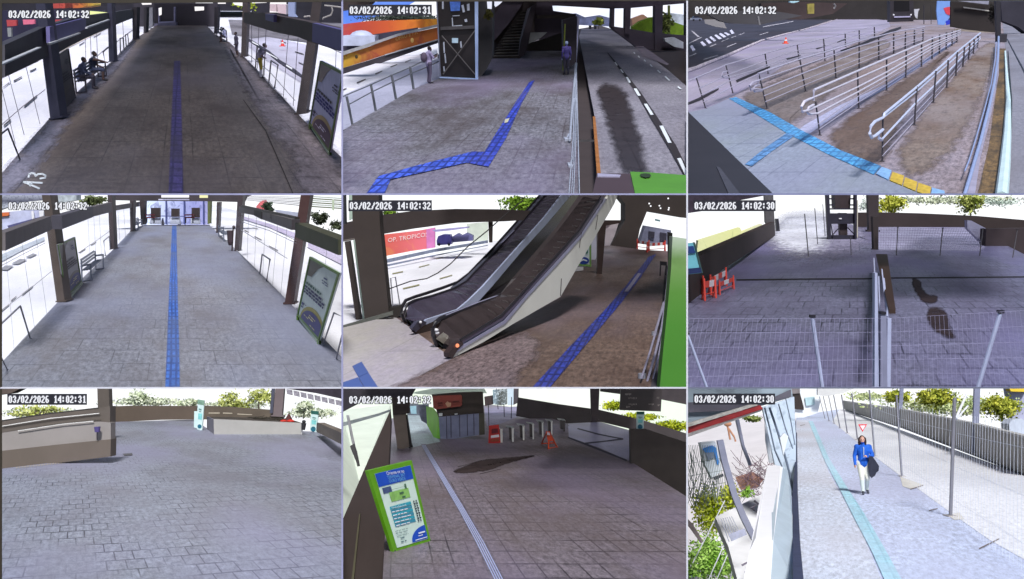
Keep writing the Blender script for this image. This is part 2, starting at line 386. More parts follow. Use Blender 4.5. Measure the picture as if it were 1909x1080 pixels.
def person(c, label, base, H, yaw, cols, pose=None, over=None, hair=None, hairlen=0.0, group=None, faced=False, voxel=.02, bulk=1.18):
    """one continuous body surface grown round a posed skeleton; hair is a child. cols: top, slv, arm, leg, shin, shoe"""
    J = dict(pose or STAND); J.update(over or {}); k = H/1.74
    R = Matrix.Rotation(yaw, 3, 'Z'); base = Vector(base)
    J = {a: Vector(b) for a, b in J.items()}
    bm = MB(c); segs = []
    for a, b, r0, r1, mk in BONES:
        if mk not in ('skin', 'shoe'): r0, r1 = r0*bulk, r1*bulk
        p, q = J[a], J[b]; n = 5
        bm.path([p+(q-p)*i/n for i in range(n+1)],[r0+(r1-r0)*i/n for i in range(n+1)],12)
        bm.ball(p, r0); bm.ball(q, r1); segs.append((p, q, r0, mk))
    hd = J['hea']; fw = Vector((0,1,0))
    bm.ball(hd+Vector((0,0,.01)),(.076,.092,.115)); bm.ball(hd+Vector((0,.05,-.055)),(.05,.045,.05))
    bm.ball(hd+Vector((0,.098,-.01)),(.014,.02,.022)); bm.ball(hd+Vector((-.078,.0,-.005)),(.012,.022,.03)); bm.ball(hd+Vector((.078,0,-.005)),(.012,.022,.03))
    segs.append((hd, hd, .12, 'skin'))
    for sd in ('L', 'R'):                       # palms with four unequal bent fingers and a thumb from the side
        w, h = J['wr'+sd], J['ha'+sd]; d = (h-w).normalized(); sx = Vector((0,1,0)) if abs(d.y) < .8 else Vector((1,0,0))
        sx = (sx-d*sx.dot(d)).normalized(); nz = d.cross(sx)
        for i, ln in enumerate((.062,.072,.068,.052)):
            o = h+sx*(.033-.022*i); m1 = o+d*ln*.55+nz*.006; m2 = o+d*ln+nz*.022
            bm.path([o, m1, m2],[.011,.010,.0085],6)
        o = w+d*.03+sx*.03; bm.path([o, o+sx*.03+d*.03, o+sx*.035+d*.06],[.013,.012,.009],6)
        segs.append((h, h+d*.08,.04, 'skin'))
    me = bpy.data.meshes.new("b"); me.from_pydata([tuple(v) for v in bm.v],[], bm.f)
    tmp = bpy.data.objects.new("b", me); SC.collection.objects.link(tmp)
    rm = tmp.modifiers.new("r", 'REMESH'); rm.mode = 'VOXEL'; rm.voxel_size = voxel
    sm = tmp.modifiers.new("s", 'SMOOTH'); sm.iterations = 3; sm.factor = .4
    bpy.context.view_layer.update()
    ev = tmp.evaluated_get(bpy.context.evaluated_depsgraph_get()); e = ev.to_mesh()
    out = MB(c); keys = ['top', 'slv', 'arm', 'leg', 'shin', 'shoe', 'skin']
    vs = [v.co.copy() for v in e.vertices]; fs = [list(p.vertices) for p in e.polygons]
    ev.to_mesh_clear(); bpy.data.objects.remove(tmp); bpy.data.meshes.remove(me)
    def near(p):
        best, bk = 9, 'top'
        for a, b, r, mk in segs:
            ab = b-a; t = 0 if ab.length < 1e-6 else max(0, min(1,(p-a).dot(ab)/ab.dot(ab)))
            d = (p-(a+ab*t)).length/r
            if d < best: best, bk = d, mk
        return keys.index(bk)
    out.v = [base+R @ (v*k) for v in vs]; out.f = fs
    out.m = [near(sum((vs[i] for i in f), Vector())/len(f)) for f in fs]
    t = thing(c, "person", label, "person", base, group)
    ms = [cols.get(x, cols.get('top')) if x != 'skin' else cols.get('skin', SKIN) for x in keys]
    b = part(t, "body", out, ms)
    for p in b.data.polygons: p.use_smooth = True
    hb = MB(c); hm = hair or HAIR
    hb.ball(hd+Vector((0,-.03,.04)),(.088,.094,.1),14,10)
    if hairlen:
        hb.ball(hd+Vector((0,-.065,-.04)),(.098,.06,.07+hairlen),12,8)
        for x in (-.09,.09): hb.ball(hd+Vector((x, -.01,-.05)),(.036,.06,.085+hairlen*.6),10,8)
    hb.v = [base+R @ (v*k) for v in hb.v]; hp = part(t, "hair", hb, hm)
    for p in hp.data.polygons: p.use_smooth = True
    if faced:
        eb = MB(c)
        for x in (-.03,.03): eb.ball(hd+Vector((x, .089,.015)),(.011,.006,.007),8,6)
        eb.v = [base+R @ (v*k) for v in eb.v]; part(t, "eyes", eb, mat("eye_dark", (30,24,22),.3))
        mb_ = MB(c); mb_.ball(hd+Vector((0,.094,-.06)),(.022,.006,.006),8,6)
        mb_.v = [base+R @ (v*k) for v in mb_.v]; part(t, "mouth", mb_, mat("lips", (140,70,70),.5))
    return t
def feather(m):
    """fade a stain or painted light out towards its own ragged outline"""
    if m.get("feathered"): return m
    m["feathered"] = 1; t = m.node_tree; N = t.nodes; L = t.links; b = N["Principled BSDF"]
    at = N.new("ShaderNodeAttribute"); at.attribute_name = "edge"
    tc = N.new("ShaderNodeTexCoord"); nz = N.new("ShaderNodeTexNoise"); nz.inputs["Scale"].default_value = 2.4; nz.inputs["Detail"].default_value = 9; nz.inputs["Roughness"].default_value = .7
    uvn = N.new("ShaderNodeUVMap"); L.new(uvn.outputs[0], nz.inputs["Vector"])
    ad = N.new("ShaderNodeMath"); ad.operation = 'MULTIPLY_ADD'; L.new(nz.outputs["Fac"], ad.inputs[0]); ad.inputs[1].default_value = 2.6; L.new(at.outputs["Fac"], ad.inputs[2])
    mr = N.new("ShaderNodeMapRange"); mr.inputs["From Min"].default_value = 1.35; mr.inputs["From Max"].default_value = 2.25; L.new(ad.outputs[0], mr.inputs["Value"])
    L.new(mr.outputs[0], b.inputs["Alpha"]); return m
def canopy(c, label, y0, y1, half, cover, x_at, z, step=.55, name="roof"):
    """unseen slatted roof added to shade a hall: the closer its slats, the deeper the shade below"""
    mb = MB(c); y = y0; n = 0
    while y < y1 and n < 400:
        f = (y-y0)/(y1-y0); w = cover(f)*step; x = x_at(y)
        if w > .03: mb.box((x, y+w/2, z),(2*half, w, .08))
        y += step; n += 1
    return solo(name, mb, mat("shade_slats", (70,68,72),.7,.2), label, "roof", kind="structure", clip=False)
def stain(name, c, uvs, m, label, cat, z=.012, fe=26, n=2, persp=True):
    """a patch lying on a floor whose outline fades away"""
    pts = [Vector(p) for p in uvs]
    for _ in range(n):
        out = []
        for i in range(len(pts)):
            a, b = pts[i], pts[(i+1) % len(pts)]; out += [a*.75+b*.25, a*.25+b*.75]
        pts = out
    k = len(pts); area = sum(pts[i].x*pts[(i+1) % k].y-pts[(i+1) % k].x*pts[i].y for i in range(k)); sg = 1 if area > 0 else -1
    inner = []
    for i in range(k):
        d = (pts[(i+1) % k]-pts[i-1]).normalized(); nrm = Vector((-d.y, d.x))*sg; inner.append(pts[i]+nrm*fe*(max(.1, min(1.3,(pts[i].y-c.hv)/700)) if persp else 1))
    outer = [pts[i]-(inner[i]-pts[i])*.6 for i in range(k)]
    mb = MB(c); vs = [c.F(p.x, p.y, z) for p in outer]+[c.F(p.x, p.y, z) for p in inner]
    mb.add(vs, [[i, (i+1) % k, k+(i+1) % k, k+i] for i in range(k)]+[[k+i for i in range(k)]])
    inn = {tuple(round(x, 3) for x in vs[k+i]) for i in range(k)}
    ob = solo(name, mb, feather(m), label, cat, kind="structure", uv=True, clip=False)
    at = ob.data.attributes.new("edge", 'FLOAT', 'POINT')
    for i in range(len(ob.data.vertices)): at.data[i].value = 1.0 if i >= k else 0.0
    bm = bmesh.new(); bm.from_mesh(ob.data); o = Vector((0,0, c.h))
    for nn in c.planes:
        if any((v.co-o).dot(nn) < 0 for v in bm.verts): bmesh.ops.bisect_plane(bm, geom=bm.verts[:]+bm.edges[:]+bm.faces[:], plane_co=o, plane_no=nn, clear_inner=True, dist=1e-6)
    bm.to_mesh(ob.data); bm.free()
    return ob
def cone_at(c, u, v, hgt, label, m=None):
    p = c.F(u, v); k = hgt*c.upx(p.y); t = thing(c, "traffic_cone", label, "cone", p)
    om = m or mat("cone_orange", (226,84,60),.6,.1)
    part(t, "base", MB(c).box(p+Vector((0,0,.05*k)),(.9*k, .9*k, .1*k)), om)
    part(t, "body", MB(c).rod(p+Vector((0,0,.1*k)), p+Vector((0,0, k)),.32*k, .07*k, 14), om)
    part(t, "band", MB(c).rod(p+Vector((0,0,.45*k)), p+Vector((0,0,.65*k)),.245*k, .185*k, 14), mat("cone_white", (230,226,226),.6))
# ================================================================ dark platform marked A3
A = Place(0,0,2.983,(1,2,638,362),-47,4.0,1014)
AN = "dark A3 platform"
dark = mat("dark_roof_steel", (42,39,47),0.7,0.2,1.5)
purple = mat("purple_fascia_panel", (84,78,128),0.6,0.08,1)
slate = mat("slate_column_paint", (62,62,82),0.55,0.12,2)
brownc = mat("brown_column_paint", (72,64,66),0.55,0.15,2)
roadw = paving("bright_road", (228,226,236),(200,200,214),3.0,3.0,0.03,(205,205,222),0.5, rough=.7, fine=.06, tilevar=.03, gvis=.5)
struct("ground", MB(A).floor([(-40,425),(255,296),(600,138),(745,84),(745,62),(1400,62),(1420,120),(1950,240),(1950,1120),(-40,1120)],-0.35), roadw, "bright concrete bus road on both sides of the dark A3 platform", "road", uv=True)
far1 = mat("far_dark_building", (50,48,60),0.8,0.35,.12)
solo("far_building", MB(A).slab(FULL, 420,2), far1, "dark station building closing off the far end behind the A3 platform", "building")
grey1 = paving("road_building_shade", (132,126,134),(110,105,112),2,2,.03,(80,74,78),.7, rough=.6, fine=.2, tilevar=.05)
struct("side_road", MB(A).floor([(1270,110),(1909,130),(1909,235),(1700,235),(1480,205),(1400,215),(1290,190)],-0.30), grey1, "stained grey roadway, building shade in its colour, on the far right of the A3 platform", "road", uv=True)  # shade of the buildings is put into this road's grey
lav = paving("lavender_road", (196,192,212),(170,168,190),2,2,.03,(165,160,180),.5, rough=.6, fine=.08, tilevar=.04)
struct("bus_lane", MB(A).floor([(1365,180),(1480,200),(1750,260),(1690,470),(1500,350),(1365,250)],-0.32), lav, "pale lavender bus lane right of the A3 platform", "road", uv=True)
tileA = paving("dark_platform_tiles", (104,94,90),(60,54,54),0.75,0.75,0.018,(70,60,58),.75,.0,.5,.1,.3,.3, tint=(112,104,112))
floorA = [(0,985),(20,957),(275,660),(345,588),(625,345),(740,222),(870,142),(1150,142),(1195,190),(1270,232),(1360,318),(1660,640),(1909,885),(1950,1120),(-40,1120),(-40,1030)]
struct("platform_floor", MB(A).floor(floorA, 0,.3), tileA, "dark stained tile floor of the A3 platform", "floor", uv=True)
edge = mat("pale_platform_edge", (150,150,172),0.6,0.2,1.2)
stain("platform_edge_light", A, [(10,965),(275,668),(625,350),(740,226),(760,230),(660,380),(450,590),(360,720),(160,1000),(0,1110),(-30,1030)], paving("pale_edge_tiles", (124,120,136),(76,74,86),.75,.75,.02,(80,74,80),.7, fine=.25), "paler lilac strip of tiles, side light painted in, along the left edge of the A3 platform", "floor", .008,30,1)  # paler band paints the daylight reflected along the floor edge
stain("platform_edge_light", A, [(1275,238),(1360,322),(1660,645),(1909,890),(1930,1120),(1640,1120),(1640,900),(1470,690),(1330,450),(1245,245)], paving("edge_light_tiles_b", (122,112,118),(70,64,68),.75,.75,.02,(76,66,66),.8, fine=.35), "paler strip of tiles, side light painted in, along the right edge of the A3 platform", "floor", .008,40,1)  # light from outside put into the colour of this edge band
tacA = paving("tactile_violet", (78,70,122),(46,42,84),.25,.25,.03,(74,68,84),.75, fine=.25)
solo("tactile_strip", MB(A).floor([(936,1110),(948,800),(968,340),(1002,340),(1014,800),(1020,1110)],.02), tacA, "violet tactile strip running down the middle of the dark A3 platform", "tactile paving", uv=True)
crk = mat("dark_joint", (34,32,34),.9,.1)
struct("floor_joint", MB(A).floor([(1350,555),(1354,554),(1480,725),(1556,900),(1638,1090),(1632,1090),(1551,903),(1475,728)],.02), mat("dark_joint_soft", (52,46,46),.9,.2), "long dark joint in the floor on the right of the A3 platform", "floor joint")
# A3 lettering
def strokes(c, polys, z, w):
    mb = MB(c)
    for pl in polys:
        for (u0, v0),(u1, v1) in zip(pl[:-1], pl[1:]):
            L = math.hypot(u1-u0, v1-v0) or 1; nx, ny = -(v1-v0)/L*w/2,(u1-u0)/L*w/2; ex, ey = (u1-u0)/L*w/3,(v1-v0)/L*w/3
            mb.floor([(u0+nx-ex, v0+ny-ey),(u1+nx+ex, v1+ny+ey),(u1-nx+ex, v1-ny+ey),(u0-nx-ex, v0-ny-ey)], z)
    return mb
# zoom 7.6/px, origin px (0,220) -> place units
k7 = lambda x, y: (x/7.608*2.983,(220+y/7.606)*2.983)
Astroke = [[k7(335,908), k7(595,922)],[k7(335,908), k7(555,1000)],[k7(455,915), k7(425,962)]]
Tstroke = [[k7(405,838), k7(412,800), k7(445,782), k7(490,790), k7(505,825)],[k7(505,825), k7(540,798), k7(600,795), k7(645,815), k7(640,850), k7(570,860)]]
mk = strokes(A, Astroke+Tstroke, .012,10)
solo("floor_marking", mk, mat("white_floor_paint", (215,220,226),.6,.08), "white letters A3 painted on the dark floor in the corner", "floor marking")
# columns
LA, LB = A.F(275,660), A.F(740,220)
RA, RB = A.F(1660,640), A.F(1270,232)
colA = "columns of the dark A3 platform"
column(A, [(196,8),(248,8),(335,655),(280,668)], "slate column nearest on the left of the dark A3 platform", slate, .6)
column(A, [(596,8),(620,8),(634,342),(606,346)], "slim slate column left of the A3 platform, beyond the seated pair", slate, .6)
column(A, [(734,40),(762,40),(758,217),(738,221)], "far dark column at the left end of the A3 platform", dark, .8)
column(A, [(800,40),(816,40),(812,180),(798,184)], "farthest dark post on the left, beside the pale door of the A3 platform", dark, .8)
column(A, [(1738,8),(1790,8),(1700,632),(1646,640)], "brown column beside the large poster right of the A3 platform", brownc, .6)
column(A, [(1350,8),(1380,8),(1366,316),(1340,320)], "brown column behind the standing figures right of the A3 platform", brownc, .7)
column(A, [(1193,40),(1216,40),(1206,188),(1190,190)], "far dark column at the right end of the A3 platform", dark, .8)
# fascias
t = thing(A, "fascia_beam", "long dark fascia beam over the left edge of the A3 platform", "beam", LA)
part(t, "beam", MB(A).wall([(-30,250),(205,150),(400,95),(600,70),(745,48),(745,92),(600,148),(430,220),(260,305),(215,318),(-30,430)], LA, LB, (.25,0,0)), mat("fascia_grey", (56,54,62),.7,.2,.8))
part(t, "panel", MB(A).wall([(255,150),(462,100),(464,162),(420,178),(258,240)], LA+Vector((.35,0,0)), LB+Vector((.35,0,0)),(.12,0,0)), purple, label="purple panel")
part(t, "gutter", MB(A).wall([(260,240),(378,200),(432,182),(432,188),(380,208),(262,250)], LA+Vector((.45,0,0)), LB+Vector((.45,0,0)),(.12,0,0)), mat("pale_gutter", (175,178,185),.5,.2))
part(t, "flashing", MB(A).wall([(-30,362),(206,262),(206,268),(-30,372)], LA+Vector((.45,0,0)), LB+Vector((.45,0,0)),(.12,0,0)).wall([(470,152),(598,108),(598,114),(470,160)], LA+Vector((.45,0,0)), LB+Vector((.45,0,0)),(.12,0,0)), mat("pale_gutter", (175,178,185),.5,.2))
t = thing(A, "fascia_beam", "brown and purple fascia beam over the right edge of the A3 platform", "beam", RA)
part(t, "beam", MB(A).wall([(1380,70),(1500,72),(1600,92),(1745,118),(1950,165),(1950,285),(1770,232),(1700,205),(1560,178),(1380,128)], RA, RB, (-.25,0,0)), mat("fascia_brown", (64,52,52),.7,.2,.8))
part(t, "panel", MB(A).wall([(1765,128),(1950,172),(1950,292),(1762,232)], RA+Vector((-.35,0,0)), RB+Vector((-.35,0,0)),(-.12,0,0)).wall([(1492,78),(1540,82),(1540,124),(1494,112)], RA+Vector((-.35,0,0)), RB+Vector((-.35,0,0)),(-.12,0,0)), purple, label="purple panel")
# roof and far hall
struct("ceiling", MB(A).slab([(560,-20),(1420,-20),(1420,14),(1180,24),(800,26),(560,34)],190,60), dark, "dark ceiling over the A3 platform", "ceiling")
t = thing(A, "end_wall", "dark end wall with a framed doorway at the end of the A3 platform", "wall", A.F(1000,150))
part(t, "wall", MB(A).slab([(745,20),(1210,20),(1210,150),(745,150)],135,1.0), mat("end_wall_dark", (58,54,64),.8,.25,.2))
lilac = mat("lilac_trim", (128,126,158),.6,.15)
part(t, "door_frame", MB(A).slab([(880,44),(886,44),(886,122),(880,122)],134.2,.4).slab([(966,40),(973,40),(973,124),(966,124)],134.2,.4).slab([(880,122),(973,118),(973,126),(880,132)],134.2,.4), lilac)
part(t, "plinth", MB(A).slab([(840,132),(980,124),(980,142),(845,150)],134.0,.6), mat("lilac_dim", (96,94,118),.7,.15))
part(t, "panel", MB(A).slab([(812,45),(848,42),(850,150),(815,158)],133.6,.5), mat("grey_door", (112,112,122),.7,.2))
lamp = skymat("lamp_white", (250,250,255),1.1)
solo("ceiling_lamp", MB(A).slab([(1088,9),(1180,9),(1180,18),(1088,18)],130,.3), lamp, "lit white tube lamp under the roof at the far end of the A3 platform", "lamp")
solo("ceiling_lamp", MB(A).slab([(905,10),(1010,12),(1010,15),(905,14)],130,.3), skymat("lamp_dim", (120,130,140),.5), "dim tube lamp left of the bright one under the A3 roof", "lamp")
sk = MB(A).slab([(782,10),(838,10),(838,26),(792,28)],132,.3).slab([(1210,8),(1252,8),(1252,22),(1212,22)],132,.3).slab([(1288,8),(1345,8),(1345,34),(1305,28)],132,.3).slab([(882,46),(896,42),(896,82),(884,88)],133.2,.2).slab([(1082,38),(1132,38),(1132,58),(1084,62)],133.2,.2)
sk.slab([(1502,14),(1590,14),(1590,80),(1540,70),(1500,70)],160,.3).slab([(1400,12),(1480,10),(1480,16),(1400,20)],160,.3)
struct("sky", sk, skymat("sky_warm", (250,246,248),1.0), "slivers of bright daylight above the A3 platform", "sky")
solo("hedge", MB(A).leaves(A.V(1350,16,150),(1.8,2,1.2),90,.35,3), leafmat("leaf_lime", (120,140,30),(170,180,60)), "scrap of lime green foliage under the roof right of the lamps", "bush")
# things glimpsed outside
redm = mat("red_panel", (190,78,84),.6,.15); 
t = thing(A, "kiosk", "row of red and pink kiosk panels behind the left fascia of the A3 platform", "kiosk", A.V(100,140,160))
part(t, "wall", MB(A).slab([(10,60),(560,60),(560,90),(250,160),(10,260)],170,2), mat("kiosk_dark", (50,48,74),.8,.2,.3))
part(t, "awning", MB(A).slab([(36,112),(92,112),(92,144),(40,148)],168,.5), redm); part(t, "awning", MB(A).slab([(245,110),(388,110),(380,116),(300,128),(250,136)],168,.5), redm)
part(t, "sign", MB(A).slab([(126,110),(192,110),(192,134),(130,138)],168,.5), mat("pink_sign", (235,120,150),.6,.1))
part(t, "post", MB(A).slab([(40,155),(62,155),(62,205),(44,205)],168,.5), mat("pale_post", (150,152,155),.6,.1))
solo("bus", MB(A).slab([(245,22),(362,20),(362,46),(255,48)],240,8).slab([(402,20),(470,18),(570,24),(520,32),(430,46),(404,46)],240,8), mural("bus_orange", [(170,70,70),(200,80,70),(210,120,60),(190,180,70)],0,(-6,6),.5,(70,40,50),.6), "orange and red bus passing behind the timestamp of the A3 view", "bus")
struct("sky", MB(A).slab([(500,62),(595,70),(500,84)],165,.3), skymat("sky_lime", (236,245,170),1.0), "thin yellow green wedge of daylight left of the A3 platform", "sky")
solo("van", MB(A).slab([(1540,24),(1592,26),(1592,80),(1545,72)],158,2.5).slab([(1500,24),(1538,24),(1538,66),(1502,62)],158.3,2), mat("pale_pink_vehicle", (214,190,196),.4,.1,.6), "pale pink van parked behind the right fascia", "van")
solo("pillar", MB(A).slab([(1602,8),(1640,8),(1638,80),(1650,96),(1604,92)],157,1), mat("pale_blue_pillar", (150,160,196),.6,.08), "pale blue pillar beside the pink van right of the A3 platform", "pillar")
br = MB(A)
for pl in ([(1780,118),(1800,100),(1840,85),(1850,60),(1845,40)],[(1790,30),(1850,36),(1900,42)],[(1776,126),(1810,140),(1870,142),(1909,150)],[(1690,95),(1720,90),(1740,104)]):
    br.path([A.V(u, v, 150) for u, v in pl],.11)
solo("tree", br, mat("pale_twigs", (158,152,150),.8,.2), "pale bare branches behind the right fascia of the A3 platform", "tree")
# left glass wall
glassA = glass("glass_clear", (200,215,225),.08)
def glazing(c, p, q, pane, mull, rails, label, col, r=3.2, rr=4, group="glass walls along the platforms"):
    t = thing(c, "glass_wall", label, "glass wall", p, group)
    part(t, "pane", MB(c).poly([c.W(u, v, p, q) for u, v in pane]), glassA)
    for a, b in mull:
        pa = c.W(a[0], a[1], p, q); pb = c.W(b[0], b[1], p, q)
        part(t, "mullion", MB(c).rod(pa, pb, r*.5*c.upx(pa.y), r*.5*c.upx(pb.y),6), col)
    for pl in rails:
        pts = [c.W(u, v, p, q) for u, v in pl]
        part(t, "rail", MB(c).path(pts, [rr*.5*c.upx(x.y) for x in pts],6), col)
    return t
mullc = mat("mullion_brown", (116,108,122),.6,.1)
glazing(A, LA, LB, [(10,965),(275,660),(620,342),(740,218),(740,92),(600,146),(260,305),(10,412)],
    [((135,752),(44,405)),((222,690),(140,352)),((480,470),(474,200)),((512,440),(502,185)),((546,410),(536,165)),((650,318),(638,130)),((690,275),(682,112)),((85,800),(12,500))],
    [[(10,967),(130,826),(275,662),(440,505),(622,344),(740,220)],[(10,694),(130,590),(250,500)],[(430,395),(520,330),(600,262)],[(640,240),(735,170)]],
    "glass wall with thin brown joints along the left of the A3 platform", mullc)
glazing(A, RA, RB, [(1275,232),(1660,640),(1909,880),(1909,285),(1770,235),(1380,130),(1280,120)],
    [((1400,350),(1400,130)),((1430,385),(1440,150)),((1470,420),(1480,160)),((1575,545),(1605,180)),((1630,590),(1658,210)),((1850,800),(1870,270))],
    [[(1275,236),(1362,322),(1500,462),(1660,642),(1720,700)],[(1378,300),(1500,400),(1640,560)],[(1730,220),(1909,300)]],
    "glass wall with thin joints along the right of the A3 platform", mullc)
solo("kerb_line", MB(A).floor([(1380,213),(1400,222),(1500,285),(1560,335),(1640,385),(1690,425),(1690,436),(1620,392),(1550,345),(1490,297),(1380,224)],-.25,.1), mat("dark_kerb_paint", (58,54,66),.7,.3,.25), "black painted kerb line in the lane right of the A3 platform", "kerb")
struct("far_pavement", MB(A).floor([(255,300),(600,140),(600,158),(260,326)],-.3).floor([(-20,420),(215,318),(215,338),(-20,446)],-.3), mat("warm_pavement", (214,202,196),.8,.15,.5), "warm grey pavement strip along the far edge of the left road", "pavement")
solo("kerb_line", MB(A).floor([(1480,288),(1540,322),(1545,330),(1482,296)],-.24,.1).floor([(1590,358),(1625,378),(1625,387),(1592,368)],-.24,.1).floor([(1400,228),(1440,250),(1440,256),(1402,236)],-.24,.1), mat("white_kerb_paint", (235,235,240),.7,.05), "white dashes on the kerb line right of the A3 platform", "kerb")
dm = mat("lane_dash_dark", (70,66,70),.8,.2)
db = MB(A)
for pl in ([(10,490),(22,484),(55,462),(50,458)],[(75,448),(120,425),(122,430),(78,455)],[(165,394),(200,378),(202,384),(168,400)],[(20,694),(60,660),(60,672),(20,706)],[(132,586),(205,528),(205,538),(136,596)],[(440,250),(470,232),(470,236),(442,254)],[(520,206),(560,184),(560,188),(522,210)],[(1560,225),(1590,238),(1590,242),(1560,230)],[(1640,285),(1690,300),(1690,306),(1640,291)],[(1660,345),(1700,362),(1700,367),(1660,350)]):
    db.floor(pl, -.28)
struct("road_marking", db, dm, "dark lane dashes on the bright road beside the A3 platform", "road marking")
cone_at(A, 1572,258,34, "small red cone on the lane beside the person in yellow", mat("cone_red", (226,70,66),.6,.1))
# posters
def quad_map(P, Q, R_, S_):
    """P bottom left, Q bottom right, R_ top right, S_ top left -> point at (a,b)"""
    return lambda a, b: (P*(1-a)+Q*a)*(1-b)+(S_*(1-a)+R_*a)*b
def poster(c, label, P, Q, R_, S_, style, frame, legs=True, off=None, group="poster stands on the platforms"):
    t = thing(c, "poster_stand", label, "poster stand", (P+Q)/2, group)
    f = quad_map(P, Q, R_, S_); n = (Q-P).cross(S_-P).normalized()
    if n.dot(Vector((0,0, c.h))-(P+Q)/2) < 0: n = -n
    e = n*.03
    part(t, "board", MB(c).prism([f(0,0), f(1,0), f(1,1), f(0,1)],-n*.04), style['bg'])
    fb = MB(c)
    w, hgt = .035,.03
    for q in ([(0,0),(w, 0),(w, 1),(0,1)],[(1-w, 0),(1,0),(1,1),(1-w, 1)],[(w, 0),(1-w, 0),(1-w, hgt),(w, hgt)],[(w, 1-hgt),(1-w, 1-hgt),(1-w, 1),(w, 1)]):
        fb.prism([f(a, b)+e for a, b in q],-n*.03)
    part(t, "frame", fb, frame)
    sh = MB(c).poly([f(a, b)+e*.4 for a, b in [(.04,.72),(.22,.74),(.38,.9),(.55,.97),(.04,.97)]])
    part(t, "corner_shape", sh, style['corner'])
    def arcpts(cx, r, n_=14): return [(cx+r*math.cos(math.pi*(1-i/n_)), r*1.0*math.sin(math.pi*(1-i/n_))*.62) for i in range(n_+1)]
    cl = lambda a: min(.96, max(.04, a))
    part(t, "arc", MB(c).poly([f(cl(a),.03+b)+e*.4 for a, b in arcpts(.62,.5)]), style['arc'])
    part(t, "emblem_ground", MB(c).poly([f(cl(a),.03+b*.88)+e*.7 for a, b in arcpts(.64,.46)]), style['blob'])
    wb = MB(c); words(wb, c, f(0,0)+e*.9,(f(1,0)-f(0,0)),(f(0,1)-f(0,0)),[(.1,.60,.6,.035)],4)
    part(t, "heading", wb, style['head'])
    wb = MB(c); words(wb, c, f(0,0)+e*.9,(f(1,0)-f(0,0)),(f(0,1)-f(0,0)),[(.08,.545,.72,.03),(.08,.5,.82,.03),(.08,.455,.8,.03)],5)
    part(t, "lettering", wb, style['ink'])
    wb = MB(c); words(wb, c, f(0,0)+e*.9,(f(1,0)-f(0,0)),(f(0,1)-f(0,0)),[(.1,.28,.2,.012),(.1,.25,.1,.03),(.1,.2,.08,.03),(.62,.8,.22,.015),(.66,.84,.14,.02),(.64,.77,.2,.012)],6)
    part(t, "small_print", wb, style['ink2'])
    wb = MB(c); words(wb, c, f(0,0)+e*1.2,(f(1,0)-f(0,0)),(f(0,1)-f(0,0)),[(.3,.13,.2,.014),(.5,.2,.25,.016),(.48,.16,.2,.02),(.6,.07,.2,.014)],8)
    part(t, "emblem_lettering", wb, style['light'])
    if legs:
        for x in (0.02,.98):
            g = f(x, 0); part(t, "leg", MB(c).rod(g, Vector((g.x, g.y, 0)),.05), frame)
    return t
ST1 = dict(bg=mat("poster_lilac", (196,190,226),.5,.1), corner=mat("poster_brown", (140,120,118),.5,.1), arc=mat("poster_gold_dim", (180,152,110),.5,.1),
    blob=mat("poster_plum", (94,66,86),.5,.1), head=mat("ink_brown", (60,52,60),.6), ink=mat("ink_violet", (60,50,130),.6), ink2=mat("ink_grey", (80,66,90),.6), light=mat("ink_light", (230,220,240),.6))
gf = mat("frame_green_dim", (92,112,62),.5,.2,3)
p0, q0 = A.F(1715,705), A.F(1838,868)
poster(A, "large lilac poster with a plum arc at the right of the dark A3 platform", A.W(1722,688, p0, q0), A.W(1836,848, p0, q0), A.W(1915,402, p0, q0), A.W(1785,338, p0, q0), ST1, gf)
solo("light_box", MB(A).prism([A.F(1720,700), A.F(1735,692), A.F(1845,850), A.F(1830,868)],(0,0,.1)), mat("pale_green_plinth", (176,190,170),.5,.1), "pale plinth on the floor under the lilac poster", "plinth")
p0, q0 = A.F(338,632), A.F(418,545)
ST2 = dict(ST1, bg=mat("poster_dark", (56,52,56),.5,.2), corner=mat("poster_dark2", (66,58,62),.5,.1), blob=mat("poster_dark3", (44,40,48),.5), arc=mat("poster_dark4", (60,54,50),.5), ink=mat("ink_d", (40,38,50),.6), head=mat("ink_d", (40,38,50),.6), ink2=mat("ink_d", (40,38,50),.6), light=mat("ink_dl", (90,86,96),.6))
poster(A, "dark unlit poster board standing beside the seated pair", A.W(330,628, p0, q0), A.W(418,540, p0, q0), A.W(380,272, p0, q0), A.W(290,325, p0, q0), ST2, mat("poster_dark", (56,52,56)))
# hoop rails
dk = mat("hoop_dark", (62,58,68),.45,.15)
hg = "hoop rails of the dark A3 platform"
hoop(A, [(-25,1010),(-30,775),(44,716),(112,890)], "big hoop rail in the near left corner of the A3 platform, above the painted letters", 11, dk, hg)
hoop(A, [(588,372),(574,290),(606,262),(612,345)], "hoop rail by the slim left column of the A3 platform", 6, dk, hg)
hoop(A, [(690,283),(684,212),(668,214),(670,296)], "far left hoop rail, nearer of the two beyond the slim column", 6, dk, hg)
hoop(A, [(716,250),(710,190),(698,194),(702,262)], "far left hoop rail, farther of the two beyond the slim column", 5, dk, hg)
hoop(A, [(1495,460),(1508,338),(1546,362),(1527,490)], "hoop rail in front of the person in yellow on the A3 platform", 8, dk, hg)
hoop(A, [(1420,385),(1430,258),(1476,282),(1462,428)], "hoop rail the person in yellow leans against", 7, dk, hg)
